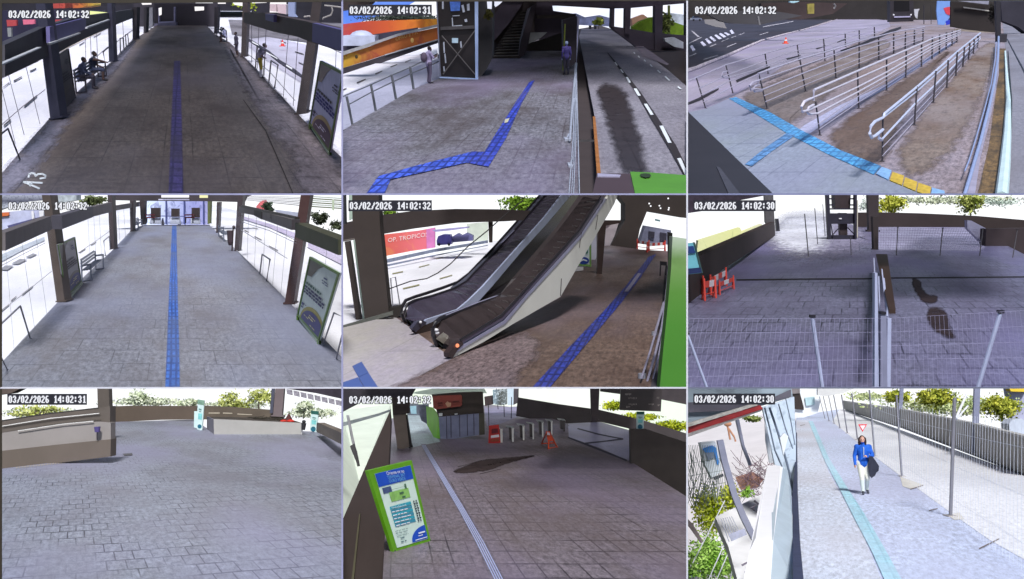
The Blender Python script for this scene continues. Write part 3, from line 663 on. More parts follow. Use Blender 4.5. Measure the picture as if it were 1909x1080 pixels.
# bench with two seated people
def bench(c, f0, f1, b0, label, m, h=(.45,.68,.9), r=.03, group=None):
    f0, f1, b0 = c.F(*f0), c.F(*f1), c.F(*b0); d = b0-f0; b1 = f1+d; Z = Vector((0,0,1))
    t = thing(c, "bench", label, "bench", (f0+f1)/2, group)
    sb = MB(c)
    for i in range(4):
        o = d*(.05+.27*i)+Z*h[0]; sb.prism([f0+o, f1+o, f1+o+d*.17, f0+o+d*.17], Z*.04)
    part(t, "seat", sb, m)
    bb = MB(c)
    for z in (.58,.72,.86): bb.prism([b0+Z*z, b1+Z*z, b1+Z*(z+.07)+d*.1, b0+Z*(z+.07)+d*.1], d*.06+Vector((0,0,.01)))
    part(t, "backrest", bb, m)
    for g, b in ((f0, b0),(f1, b1)):
        part(t, "leg", MB(c).rod(g, g+Z*h[1], r), m); part(t, "leg", MB(c).rod(b, b+Z*h[2], r), m)
        part(t, "armrest", MB(c).rod(g+Z*h[1], b+Z*h[1], r*1.2), m); part(t, "stretcher", MB(c).rod(g+Z*.03, b+Z*.03, r), m)
    return t
bench(A, (480,515),(592,425),(425,522), "dark slatted bench under the seated pair", dk, r=.035)
blueish = mat("shade_blue_cloth", (70,76,104),.8,.12,6); blued = mat("dim_navy_cloth", (54,60,84),.8,.15,6); dim = mat("dim_skin", (92,72,70),.7)
yaw_r = math.radians(-100)
pb = A.F(462,497); pb2 = A.F(520,452)
person(A, "person in slate blue hunched on the bench, nearer of the seated pair", pb, 1.78, math.radians(-80), dict(top=blueish, slv=blueish, arm=blueish, leg=mat("dim_trousers", (66,62,78),.8), shin=mat("dim_trousers", (66,62,78),.8), shoe=mat("shoe_dark", (46,42,48),.7), skin=dim), SIT, dict(pel=(0,-.1,.52)), group="seated pair on the bench")
person(A, "person beside the slate blue figure on the bench, one arm reaching forward", pb2,1.8, math.radians(-75), dict(top=blued, slv=dim, arm=dim, leg=blueish, shin=dim, shoe=mat("shoe_dark", (46,42,48),.7), skin=dim), SIT, dict(elR=(.2,.34,.92), wrR=(.16,.6,.84), haR=(.15,.68,.82)), group="seated pair on the bench")
gr = mat("grey_mauve_top", (104,98,118),.8,.12,6); olive = mat("olive_yellow_cloth", (122,108,40),.8,.12,5)
person(A, "person in grey top and yellow shorts leaning on a rail right of the A3 platform", A.F(1452,436),1.68, math.radians(-70), dict(top=gr, slv=gr, arm=dim, leg=olive, shin=mat("pale_shin", (150,148,165),.7), shoe=mat("shoe_dark", (46,42,48)), skin=dim), STAND,
    dict(che=(0,.1,1.28), nec=(0,.2,1.43), hea=(0,.28,1.56), shL=(-.18,.12,1.38), shR=(.18,.12,1.38), elL=(-.26,-.06,1.16), wrL=(-.2,.18,1.0), haL=(-.18,.24,.98), elR=(.26,-.02,1.16), wrR=(.2,.2,1.0), haR=(.18,.26,.98)))
pv = mat("mauve_grey_cloth", (88,84,104),.8,.1,5)
person(A, "person in mauve grey standing beside the brown column on the A3 platform", A.F(1320,315),1.52, math.radians(120), dict(top=pv, slv=pv, arm=pv, leg=pv, shin=dim, shoe=mat("pale_shoe", (150,140,145)), skin=dim))
person(A, "person in pale lilac sitting far off on the right of the A3 platform", A.F(1255,236),1.55, math.radians(80), dict(top=mat("pale_lilac_cloth", (160,162,196),.8), slv=mat("pale_lilac_cloth", (160,162,196),.8), arm=dim, leg=mat("dim_trousers", (66,62,78)), shin=dim, shoe=mat("shoe_dark", (46,42,48)), skin=dim), SIT)
bench(A, (1232,232),(1205,205),(1262,236), "far dark bench at the right of the A3 platform under the lilac figure", dk, r=.05)
bx = A.F(1150,150)

_c0 = A.F(975,1080); canopy(A, "unseen slatted roof added to shade the dark A3 platform", 18,150,3.3, lambda f: .45+.35*min(1, f*2), lambda y: _c0.x+A.k*(y-_c0.y),4.7)
# ================================================================ forecourt with the lift tower
B = Place(636,0,2.946,(638,2,1281.5,362),90,3.1,1340)
tileB = paving("forecourt_tiles", (112,110,118),(66,58,64),.5,.5,.018,(74,64,62),.8,.0,.5,.1,.6,.3, tint=(132,120,150), gvis=.8)
shadeB = mat("dark_undercroft", (58,52,56),.8,.2,.2)
struct("ground", MB(B).floor([(-40,425),(530,222),(530,300),(1000,210),(1300,160),(1420,140),(1950,300),(1950,1120),(-40,1120)],-.4), mat("trench_dark", (64,56,58),.8,.15,.5), "dark ground under the forecourt and the bus road", "ground")
struct("road", MB(B).floor([(-40,425),(270,322),(530,224),(530,330),(380,380),(200,450),(-40,560)],-.22), roadw, "overexposed white bus road behind the railing left of the lift tower", "road", uv=True)
struct("side_pavement", MB(B).floor([(-40,545),(200,440),(540,320),(545,430),(300,548),(62,690),(-40,740)],-.12), paving("blue_grey_pavement", (178,178,200),(150,150,176),.6,.6,.015,(160,160,184),.5, fine=.1, tilevar=.05), "pale blue grey pavement beyond the railing posts", "pavement", uv=True)
struct("forecourt_floor", MB(B).floor([(-40,760),(60,684),(190,609),(300,545),(397,490),(545,428),(760,330),(1000,280),(1290,280),(1296,420),(1314,1120),(-40,1120)],0,.2), tileB, "speckled grey tile floor of the forecourt with the blue tactile strip", "floor", uv=True)
tacB = paving("tactile_blue", (58,76,190),(28,34,96),.16,.22,.03,(84,84,140),.7, fine=.3, tilevar=.25)
solo("tactile_strip", MB(B).floor([(1032,452),(1064,440),(985,580),(905,760),(808,917),(690,893),(715,832),(787,834),(878,690),(960,560)],.02), tacB, "blue tactile strip running up the forecourt towards the dark staircase", "tactile paving", uv=True)
solo("tactile_strip", MB(B).floor([(714,834),(691,893),(480,940),(272,985),(232,1075),(130,1075),(205,968),(420,908)],.021), paving("tactile_blue_b", (66,92,205),(30,40,110),.16,.22,.03,(92,100,160),.7, fine=.3, tilevar=.25), "blue tactile strip bending off to the near left of the forecourt", "tactile paving", uv=True)
solo("floor_plate", MB(B).floor([(900,655),(925,650),(915,672),(895,676)],.03), mat("yellow_plate", (190,186,160),.5,.3,8), "small pale plate set in the blue tactile strip", "floor plate")
# murals, sky, road edge
yB = B.F(270,335).y
struct("sky", MB(B).slab(FULL, 700,2), skymat("sky_blue_white", (250,250,255),1.05,(215,228,255)), "bright sky beyond the forecourt and the bus road", "sky")
struct("sky", MB(B).slab([(-10,40),(120,20),(300,0),(460,-20),(360,34),(150,110),(-10,150)],690,1), skymat("sky_deep_blue", (120,160,250),.95,(90,130,235)), "patch of deep blue sky above the painted walls", "sky")
solo("building", MB(B).slab([(-10,-20),(190,-20),(150,22),(90,42),(-10,60)],60,2), mat("eaves_brown", (62,52,50),.8,.2,.5), "brown eaves at the top left corner of the forecourt view", "eaves")
solo("trees", MB(B).leaves(B.V(330,100,600),(22,8,2.0),1500,.9,5,40), leafmat("leaf_dark", (44,50,44),(84,92,84)), "dark line of far trees above the upper painted wall", "trees", kind="stuff")
ym = B.F(270,332).y
solo("mural_wall", MB(B).slab([(-10,136),(150,116),(300,112),(530,104),(530,148),(380,160),(200,190),(-10,226)], ym+14,.6), mural("mural_red_orange", [(176,66,96),(186,64,52),(214,92,44),(236,140,40),(240,180,60)],0,(-5.5,5.5),.5,(190,90,40),.45), "upper painted wall fading from pink red to orange", "mural wall")
solo("parked_car", MB(B).box(B.V(110,222, ym+10),(2.6,3,.8)).ball(B.V(112,208, ym+10),(1.0,1.2,.6)), mat("pale_blue_car", (190,196,220),.3,.2,1), "pale car between the two painted walls", "car")
solo("verge", MB(B).slab([(-10,222),(200,186),(420,152),(420,175),(200,240),(-10,300)], ym+11,.5), mat("verge_dark", (60,58,76),.8,.3,.8), "dark slope between the two painted walls", "bank")
t = thing(B, "mural_wall", "lower painted wall running from yellow to brown orange and pink", "mural wall", B.V(270,330, ym))
lm = MB(B).slab([(-10,312),(150,258),(310,200),(530,150),(530,216),(300,282),(150,332),(-10,380)], ym, .5)
part(t, "wall", lm, mural("mural_yellow_brown", [(206,190,40),(196,150,46),(176,96,46),(184,100,40),(200,110,44),(198,84,80)],0,(-5.2,5.2),.7,(150,60,50),.6))
part(t, "coping", MB(B).slab([(-10,290),(150,240),(310,186),(530,134),(530,148),(310,200),(150,256),(-10,312)], ym-.2,.8), mat("coping_grey", (160,160,165),.7,.25,2.5))
part(t, "plinth", MB(B).slab([(-10,380),(150,333),(300,283),(530,217),(530,238),(300,318),(-10,432)], ym-.1,.6), mat("plinth_dark", (62,58,66),.8,.2,1))
part(t, "base_line", MB(B).slab([(240,300),(530,216),(530,222),(240,306)], ym-.2,.1), mat("pale_gutter", (175,178,185)))
rnd = random.Random(4); _o = B.V(298,226, ym-.05); _e = (B.V(420,186, ym-.05)-_o).normalized()
part(t, "lettering", text_mesh(MB(B), "OFRU E I A", _o, _e, Vector((0,0,1)),26*B.upx(ym)), mat("mural_cream", (226,186,110),.7,.1))
part(t, "painted_face", MB(B).ball(B.V(390,222, ym-.02),(.9*10*B.upx(ym),.03,13*B.upx(ym))), mat("mural_cream", (226,186,110)))
part(t, "painted_dot", MB(B).ball(B.V(84,312, ym-.02),(8*B.upx(ym),.03,9*B.upx(ym))), mat("mural_dark", (70,60,40),.7))
dl = MB(B)
for pl in ([(85,452),(135,432),(135,438),(88,459)],[(186,404),(226,388),(226,393),(188,410)],[(270,366),(308,352),(308,356),(272,371)],[(350,340),(384,327),(384,330),(352,344)],[(430,300),(470,288),(470,291),(432,304)],[(-10,500),(30,482),(30,488),(-10,508)]):
    dl.floor(pl, -.19)
struct("road_marking", dl, dm, "grey lane dashes on the white road left of the lift tower", "road marking")
# railing posts on the left
rb = mat("railing_grey", (96,98,104),.5,.25,6)
tops = [(30,530),(163,462),(277,410),(378,366)]; bots = [(62,684),(190,609),(301,545),(398,490)]
t = thing(B, "railing", "grey post and rail barrier along the left edge of the forecourt", "railing", B.F(190,609))
P0, P1 = B.F(*bots[0]), B.F(*bots[3])
for a, b in zip(tops, bots):
    q = B.F(*b); part(t, "post", MB(B).rod(q, B.V(a[0], a[1], q.y),7*B.upx(q.y),7*B.upx(q.y)), rb)
for pl in ([(-30,550),(30,522),(163,466),(277,414),(378,372),(530,296)],[(40,576),(170,505),(285,450),(385,404),(470,370),(535,338)]):
    pts = [B.W(u, v, P0, P1) for u, v in pl]; part(t, "rail", MB(B).path(pts, [3.2*B.upx(p.y) for p in pts]), rb)
# person with backpack
vi = mat("violet_grey_shirt", (150,140,172),.8,.15,6); vt = mat("violet_grey_trousers", (84,76,96),.8,.1,5)
pp = B.F(484,460); h_ = (460-262)*B.upx(pp.y)
person(B, "person with a round backpack looking at a phone by the railing", pp, h_, math.radians(-60), dict(top=vi, slv=vi, arm=dim, leg=vt, shin=vt, shoe=mat("shoe_dark", (46,42,48)), skin=dim), STAND,
    dict(elR=(.24,.12,1.2), wrR=(.1,.34,1.26), haR=(.06,.38,1.3), elL=(-.22,.1,1.14), wrL=(-.1,.32,1.22), haL=(-.06,.38,1.26), hea=(0,.06,1.6)))
R60 = Matrix.Rotation(math.radians(-60),3, 'Z')
solo("backpack", MB(B).ball(pp+R60 @ Vector((0,-.26,1.22)),(.19,.15,.24), R=R60), mat("backpack_plum", (88,76,92),.8,.15,8), "round plum backpack worn by the person at the railing", "backpack")
# lift tower
yl = B.F(645,436).y; t = thing(B, "lift_tower", "dark glazed lift tower with a cross brace and a blue white corner post", "lift tower", B.F(645,436))
part(t, "cabin", MB(B).slab([(528,-10),(735,-10),(742,432),(546,424)], yl+.25,7), mat("lift_dark", (46,40,42),.5,.3,.5))
pb_ = mat("blue_white_post", (176,196,236),.4,.1,2)
part(t, "corner_post", MB(B).slab([(733,-10),(752,-10),(752,438),(737,438)], yl, .4), pb_)
part(t, "corner_post", MB(B).slab([(521,-10),(527,-10),(547,426),(541,426)], yl, .3), mat("grey_post", (120,122,140),.4,.1))
part(t, "sill", MB(B).slab([(541,423),(752,433),(752,441),(541,430)], yl-.05,.3), pb_)
br_ = mat("brace_grey", (112,106,104),.5,.2)
for a, b in (((552,196),(738,412)),((560,408),(735,168))):
    part(t, "brace", MB(B).rod(B.V(*a, yl+.1), B.V(*b, yl+.1),3*B.upx(yl)), br_)
part(t, "crossbeam", MB(B).slab([(545,148),(735,140),(735,158),(545,166)], yl+.1,.1), mat("beam_grey", (82,78,80),.6,.3,3))
part(t, "notice", MB(B).slab([(608,210),(642,210),(642,237),(609,237)], yl+.1,.05), mat("notice_pale", (200,225,240),.5,.1))
part(t, "pane", MB(B).slab([(596,8),(655,8),(652,60),(602,62)], yl+.15,.05), mat("blue_pane", (90,130,220),.4,.4,3))
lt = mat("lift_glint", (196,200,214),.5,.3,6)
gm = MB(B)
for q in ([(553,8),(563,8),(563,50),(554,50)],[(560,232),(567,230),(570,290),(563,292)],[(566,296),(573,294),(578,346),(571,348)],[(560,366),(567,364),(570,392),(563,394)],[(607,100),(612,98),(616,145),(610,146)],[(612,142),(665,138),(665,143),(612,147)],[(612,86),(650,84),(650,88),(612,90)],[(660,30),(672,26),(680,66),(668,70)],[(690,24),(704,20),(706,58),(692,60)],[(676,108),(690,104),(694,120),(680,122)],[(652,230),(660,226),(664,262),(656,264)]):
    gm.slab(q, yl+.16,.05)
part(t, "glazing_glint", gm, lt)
solo("wall", MB(B).slab([(753,-10),(832,-10),(830,320),(800,380),(756,440)], yl+3,6), mat("dark_flank", (60,58,62),.7,.3,.6), "dark wall beside the lift tower's blue white post", "wall")
solo("shrub", MB(B).leaves(B.V(812,75, yl+2.5),(22*B.upx(yl),.3,22*B.upx(yl)),60,.2,8), leafmat("leaf_ochre", (90,84,44),(120,120,70)), "ochre foliage seen past the lift tower", "shrub")
struct("sky", MB(B).slab([(838,-10),(905,-10),(870,24),(846,40)], yl+2.6,.3).slab([(800,0),(828,0),(826,50),(804,48)], yl+2.6,.3), skymat("sky_pale", (225,228,245),.95), "scrap of daylight between the lift tower and the stairs", "sky")
# staircase
struct("stair_back_wall", MB(B).slab([(832,40),(905,-10),(1075,-10),(1050,330),(832,330)], B.F(905,322).y+25.5,.4), mat("stair_back", (60,52,56),.8,.2,.4), "dark wall behind the staircase", "wall")
y0 = B.F(905,322).y; n = 16; t = thing(B, "staircase", "dark staircase climbing to the right behind the lift tower", "staircase", B.F(905,322))
st = mat("stair_tread", (84,80,78),.8,.4,1.5); sr = mat("stair_riser", (48,42,42),.8,.2)
for i in range(n):
    f0, f1 = i/n, (i+1)/n; lu = lambda f: 830+158*f**1.2; wd = lambda f: 145-85*f; vv = lambda f: 322-262*f; Y = y0+f0*22; Y1 = y0+f1*22
    part(t, "step", MB(B).slab([(lu(f0), vv(f0)),(lu(f0)+wd(f0), vv(f0)-3),(lu(f0)+wd(f0), vv(f1)+4),(lu(f0), vv(f1)+7)], Y, 1.2), sr)
    part(t, "tread", MB(B).slab([(lu(f0)+rnd.uniform(0,40), vv(f1)+7),(lu(f0)+wd(f0), vv(f1)+3),(lu(f1)+wd(f1), vv(f1)-1),(lu(f1)+rnd.uniform(0,40), vv(f1)+2)], Y-.05,1.2), st)
pl_ = mat("plum_concrete", (72,64,78),.8,.2,.4)
part(t, "stringer", MB(B).slab([(1042,40),(1075,20),(1010,300),(968,330),(985,230)], y0+.5,20), mat("stringer_plum", (66,58,66),.8,.2,.5))
part(t, "stringer", MB(B).slab([(905,-10),(1010,-10),(985,40),(930,120),(835,230),(835,90)], y0+24,3), pl_)
t = thing(B, "concrete_underside", "plum concrete underside and beams above the dark undercroft", "concrete structure", B.V(1150,180, y0+10))
part(t, "slab", MB(B).slab([(905,-20),(1950,-20),(1950,14),(1590,45),(1485,47),(1195,31),(1160,31),(1165,60),(1290,78),(1290,300),(1120,240),(1030,180),(1045,40)], y0+26,3), pl_)
part(t, "beam", MB(B).slab([(1074,84),(1285,80),(1285,104),(1074,102)], y0+18,2), sr)
part(t, "panel", MB(B).slab([(1040,180),(1132,178),(1098,208),(1028,244)], y0+17,.5), mat("pale_soffit", (140,142,148),.7,.2,1))
part(t, "back_wall", MB(B).slab([(1000,250),(1130,210),(1290,150),(1290,306),(990,306)], y0+20,1), mat("undercroft_wall", (64,60,60),.8,.2,.3))
solo("kiosk", MB(B).slab([(1218,110),(1296,90),(1292,345),(1255,372),(1222,372)], B.F(1250,420).y+9,2), mat("kiosk_plum", (66,60,70),.7,.2,.8), "dark plum kiosk behind the green pole", "kiosk")
pgy = B.F(1218,388).y
solo("pole", MB(B).rod(B.F(1218,388), B.V(1230,132, pgy),4*B.upx(pgy)), mat("pole_olive", (128,140,52),.5,.2), "slim olive green pole at the kiosk", "pole")
pm = mat("violet_blue_cloth", (84,74,140),.8,.15,6); pc = B.F(1236,412)
person(B, "person in violet with a pale blue hood standing at the railing by the kiosk", pc, (412-236)*B.upx(pc.y), math.radians(10), dict(top=pm, slv=pm, arm=pm, leg=mat("dim_trousers", (66,62,78)), shin=mat("dim_trousers", (66,62,78)), shoe=mat("shoe_dark", (46,42,48)), skin=mat("pale_hood", (170,186,226),.7)), hair=mat("pale_hood", (170,186,226)))
wp = B.F(1286,345)
solo("pole", MB(B).rod(wp, B.V(1302,92, wp.y),7*B.upx(wp.y)), mat("pole_lilac_white", (206,204,244),.4,.15,3), "white lilac pole between the kiosk and the bus road", "pole")
# right hand railing
t = thing(B, "railing", "pale steel railing with close rails between forecourt and bus road", "railing", B.F(1262,860))
R0, R1 = B.F(1308,1120), B.F(1292,430)
gl = mat("rail_pale", (168,174,190),.4,.25,6)
for pl, w in (([(1290,350),(1280,470),(1268,600),(1256,770)],13),([(1290,360),(1294,500),(1300,700),(1309,1080)],6),([(1284,380),(1280,560),(1274,760),(1250,1080)],6),([(1292,520),(1290,700),(1284,880),(1276,1080)],5),([(1290,440),(1286,640),(1278,840),(1264,1080)],4)):
    yy = [B.F(1290, max(v+18,380)).y for u, v in pl]; pts = [B.V(u, v, y) for (u, v), y in zip(pl, yy)]
    part(t, "rail", MB(B).path(pts, [w/2*B.upx(p.y) for p in pts]), gl)
for (u, v, ut, vt_) in ((1238,768,1252,735),(1258,912,1272,860),(1282,560,1286,480),(1284,450,1290,400)):
    q = B.F(u, v); part(t, "post", MB(B).rod(q, B.V(ut, vt_, q.y),6*B.upx(q.y)), gl)
    part(t, "foot_plate", MB(B).box(q+Vector((0,0,.02)),(24*B.upx(q.y),.5,.04)), gl)
# bus road on the right
asB = paving("bus_road_asphalt", (140,136,146),(96,90,98),4,4,.02,(84,78,90),.6, rough=.6, fine=.28, sscale=.12, tint=(104,98,118), gvis=.3, tilevar=.04)
struct("bus_road", MB(B).floor([(1424,955),(1392,640),(1345,400),(1306,200),(1320,160),(1470,158),(1620,250),(1800,390),(1950,520),(1950,1120),(1430,1120)],-.06), asB, "grey asphalt bus road under the flyover at the right of the forecourt", "road", uv=True)
solo("kerb", MB(B).floor([(1382,640),(1396,640),(1426,952),(1404,952)],.02,.1), mat("rust_kerb", (150,96,48),.7,.3,2), "rusty orange kerb along the bus road", "kerb")
wp_ = mat("white_floor_paint", (215,220,226)); bk = MB(B); wd_ = MB(B)
bk.floor([(1460,290),(1466,290),(1575,420),(1640,500),(1735,640),(1840,800),(1925,975),(1895,985),(1800,815),(1700,650),(1620,510),(1560,425)],-.03)
for pl in ([(1845,870),(1866,868),(1906,960),(1894,970)],[(1748,692),(1768,690),(1815,785),(1795,785)],[(1662,571),(1680,570),(1716,630),(1700,632)],[(1606,487),(1622,486),(1646,526),(1630,527)],[(1562,424),(1574,423),(1592,454),(1580,455)],[(1530,381),(1538,380),(1553,400),(1545,401)],[(1500,342),(1506,341),(1520,360),(1514,361)],[(1845,478),(1852,474),(1870,488),(1860,490)],[(1775,422),(1782,418),(1808,442),(1800,444)],[(1735,388),(1741,384),(1756,400),(1749,402)],[(1694,356),(1700,353),(1712,366),(1705,368)],[(1660,330),(1666,327),(1676,338),(1670,340)],[(1628,308),(1634,306),(1642,316),(1636,318)],[(1604,288),(1610,286),(1616,295),(1610,297)]):
    wd_.floor(pl, -.02)
struct("road_stripe", bk, mat("black_line", (44,38,42),.8,.1), "black strip under the white lane dashes of the bus road", "road marking")
struct("road_marking", wd_, wp_, "white lane dashes of the bus road", "road marking")
def blob(c, uvs, z, n=3):
    pts = [Vector((u, v)) for u, v in uvs]
    for _ in range(n):
        out = []
        for i in range(len(pts)):
            a, b = pts[i], pts[(i+1) % len(pts)]; out += [a*.75+b*.25, a*.25+b*.75]
        pts = out
    r = random.Random(int(sum(p[0] for p in uvs)))
    return [c.F(p.x+r.uniform(-2.5,2.5), p.y+r.uniform(-2,2), z) for p in pts]
wet = mat("wet_patch", (58,50,52),.35,.25,1.2)
stain("wet_patch", B, [(1385,460),(1550,470),(1600,620),(1650,780),(1710,970),(1560,970),(1500,820),(1450,640)], mat("wet_patch", (56,46,46),.6,.3,1.2, spec=.15), "dark wet patch spread down the middle of the bus road", "stain", -.03,40)
struct("side_walk", MB(B).floor([(1560,200),(1600,215),(1800,352),(1790,358),(1660,310)],-.03), mat("walk_grey", (118,108,120),.8,.25,.6), "narrow grey walkway beside the far bus road", "pavement")
# parapet, columns and views on the right
yp = B.F(1600,270).y
t = thing(B, "flyover_parapet", "dark concrete parapet and columns of the flyover right of the bus road", "flyover", B.V(1700,330, yp))
cc = mat("flyover_plum", (74,66,80),.8,.15,.3)
part(t, "parapet", MB(B).slab([(1478,150),(1500,146),(1590,160),(1725,182),(1950,200),(1950,540),(1800,400),(1700,318),(1590,235),(1500,168)], yp+10,2), cc)
for q in ([(1484,30),(1502,30),(1500,150),(1480,150)],[(1561,30),(1592,30),(1586,190),(1558,190)],[(1724,20),(1768,20),(1762,280),(1722,280)],[(1898,0),(1950,0),(1950,260),(1896,260)]):
    part(t, "column", MB(B).slab(q, yp+9.8,2), cc)
hill = MB(B); hy = yp+60
solo("grassy_bank", MB(B).slab([(1600,150),(1640,120),(1700,96),(1780,90),(1780,200),(1600,200)], hy, 3).slab([(1755,130),(1800,112),(1910,150),(1910,230),(1755,230)], hy, 3), mat("bank_green", (96,122,28),.9,.35,1), "bright green grassy bank seen through the flyover openings", "bank")
solo("building", MB(B).slab([(1596,104),(1660,80),(1705,112),(1640,122),(1600,150)], hy+5,3), mat("salmon_wall", (232,176,150),.8,.1,.3), "salmon coloured slope above the green bank", "building")
solo("building", MB(B).slab([(1790,70),(1910,85),(1910,155),(1800,115)], hy+6,3), mat("white_blocks", (190,198,215),.8,.5,.5), "cluster of pale blue white buildings in the right hand opening", "building")
solo("tree", MB(B).leaves(B.V(1775,130, hy-8),(40*B.upx(hy),2,46*B.upx(hy)),160,.55,11).rod(B.V(1800,30, hy-7), B.V(1800,210, hy-7),7*B.upx(hy)), leafmat("leaf_olive", (74,80,44),(112,120,60)), "olive tree in the right hand flyover opening", "tree")
solo("tree", MB(B).leaves(B.V(1415,118, hy+40),(26*B.upx(hy+40),3,26*B.upx(hy+40)),160,.6,12), leafmat("leaf_yellowgreen", (96,104,50),(180,190,90)), "yellow green tree at the far end of the bus road", "tree")
solo("houses", MB(B).slab([(1200,80),(1290,74),(1340,96),(1420,84),(1478,100),(1478,146),(1300,138),(1296,100)], hy+80,4), mat("far_town_blue", (150,156,200),.9,.6,.25), "hazy blue town at the far end of the bus road", "town", kind="stuff")
for u in (1367,1395): solo("motorbike", MB(B).slab([(u-7,128),(u-3,118),(u+4,116),(u+8,130),(u+7,160),(u-6,160)], B.F(u, 166,-.06).y, .5), STEEL_D, "dark rider at the far end of the bus road, %s of two" % ("left" if u < 1380 else "right"), "motorbike")
solo("van", MB(B).slab([(1778,212),(1830,206),(1880,232),(1880,268),(1830,258),(1780,228)], yp+8,1.5), mat("white_van", (206,208,220),.4,.2,1), "white van roof behind the flyover parapet", "van")
# green and dark roof blocks at the bottom edge
t = thing(B, "roof_block", "green roof block with a dark hatch at the bottom right of the bus road", "roof block", B.F(1600,1100,.3))
part(t, "green_top", MB(B).floor([(1588,943),(1700,948),(1910,964),(1930,1120),(1626,1120)],.3,.3), mat("roof_green", (82,138,44),.5,.15,1))
part(t, "dark_top", MB(B).floor([(1404,952),(1588,955),(1624,1120),(1370,1120)],.31,.3), mat("roof_plum", (72,56,60),.5,.1,1))
part(t, "edge_strip", MB(B).floor([(1408,952),(1536,960),(1530,970),(1408,968)],.33,.02), mat("pale_lilac_strip", (160,156,180),.5,.1))
part(t, "hatch", MB(B).poly(blob(B, [(1636,952),(1705,954),(1696,975),(1650,974)],.325)), mat("hatch_dark", (44,60,32),.6,.2))

_u0 = B.F(1010,450)
canopy(B, "unseen slats added to shade the undercroft beside the staircase", _u0.y-4, _u0.y+95,9, lambda f: min(.72,.2+f*5), lambda y: B.ray(1030,300).x/B.ray(1030,300).y*y, 6.2, name="shade_deck")  # out of view, added for the shade on the undercroft
_u1 = B.F(1560,470)
canopy(B, "unseen flyover slats added to shade the far bus road", _u1.y, _u1.y+260,9, lambda f: min(.66,.2+f*5), lambda y: B.ray(1470,200).x/B.ray(1470,200).y*y+1.5,8.0, step=.8, name="shade_deck")  # added above the view to darken the far road with shade
# ================================================================ yard with the handrail lanes
D = Place(1278,0,2.984,(1281.5,2,1912,362),70,3.2,1767)
yard = paving("yard_concrete", (140,128,134),(112,104,116),3,3,.02,(112,94,84),.7, rough=.7, fine=.5, sscale=.18, tint=(150,146,168), gvis=.3, tilevar=.04)
struct("yard_floor", MB(D).floor([(-60,112),(1790,112),(1950,140),(1950,1150),(-60,1150)],0), yard, "weathered concrete yard with lanes between steel handrails", "yard", uv=True)
lilacp = paving("lilac_paving", (156,148,164),(132,126,146),1.2,1.2,.02,(160,148,184),.5, fine=.15)
struct("yard_pavement", MB(D).floor([(-60,425),(115,358),(420,228),(660,167),(900,90),(1130,40+75),(1140,150),(1040,190),(830,300),(600,330),(440,440),(270,530),(100,612),(-60,690)],.006), lilacp, "lilac paving along the upper left side of the handrail yard", "pavement", uv=True)
struct("pale_tiles", MB(D).floor([(-60,640),(110,606),(240,548),(600,745),(1050,975),(1420,1100),(1500,1150),(-60,1150)],.008), paving("pale_green_tiles", (138,144,162),(96,102,120),.62,.62,.014,(140,148,150),.6, fine=.16, tilevar=.06, tint=(148,146,176), gvis=1.0), "pale tiles in the near left corner of the handrail yard", "floor", uv=True)
brn = paving("rust_stained_concrete", (116,98,88),(92,80,76),3,3,.02,(86,66,54),.7, fine=.35, sscale=.3, gvis=.3)
stain("stained_lane", D, [(745,775),(960,620),(1260,420),(1480,268),(1440,330),(1320,450),(1220,640),(1090,920),(1000,915)], brn, "rust stained lane between the two nearest handrails", "floor", .007,40)
stain("stained_lane", D, [(270,545),(460,470),(660,400),(860,300),(1100,215),(1160,250),(1000,370),(800,520),(610,690),(560,690)], paving("olive_stained_concrete", (130,118,116),(104,96,96),3,3,.02,(104,86,76),.7, fine=.3, sscale=.3, gvis=.3), "brown grey lane left of the long doubled handrail", "floor", .007,40)
stain("stained_lane", D, [(1320,620),(1500,430),(1640,255),(1730,230),(1720,330),(1640,560),(1500,820),(1340,980),(1130,930)], paving("brown_lane", (134,118,108),(110,98,94),3,3,.02,(104,78,56),.75, fine=.3, sscale=.35, tint=(150,140,146), gvis=.3), "brown lane between the nearest handrail and the right hand wall", "floor", .007,40)
struct("pale_strip", MB(D).floor([(612,736),(662,696),(860,585),(1110,470),(1300,350),(1480,232),(1502,235),(1320,362),(1125,490),(880,615),(690,745)],.012), paving("pale_blue_strip", (176,176,206),(150,150,180),.6,.6,.02,(150,148,172),.5, fine=.2), "pale blue strip of concrete under the doubled handrail", "floor", uv=True)
tcm = paving("tactile_sky_blue", (84,160,214),(50,104,160),.2,.2,.03,(110,140,168),.6, fine=.25, tilevar=.15)
solo("tactile_strip", MB(D).floor([(240,548),(282,541),(470,625),(640,722),(860,835),(1090,925),(1048,972),(800,862),(570,745),(400,640)],.02), tcm, "sky blue tactile strip crossing in front of the handrail lanes", "tactile paving", uv=True)
solo("tactile_strip", MB(D).floor([(560,742),(612,752),(480,842),(368,925),(330,915),(440,825)],.024), paving("tactile_steel_blue", (96,140,190),(66,98,140),.2,.2,.03,(84,120,160),.5, fine=.25), "short steel blue tactile strip running to the near left corner of the yard", "tactile paving", uv=True)
ybl = mat("tactile_yellow", (196,166,60),.6,.35,9); bbl = mat("tactile_block_blue", (130,170,214),.6,.3,9)
gyb = "warning blocks at the end of the sky blue strip"
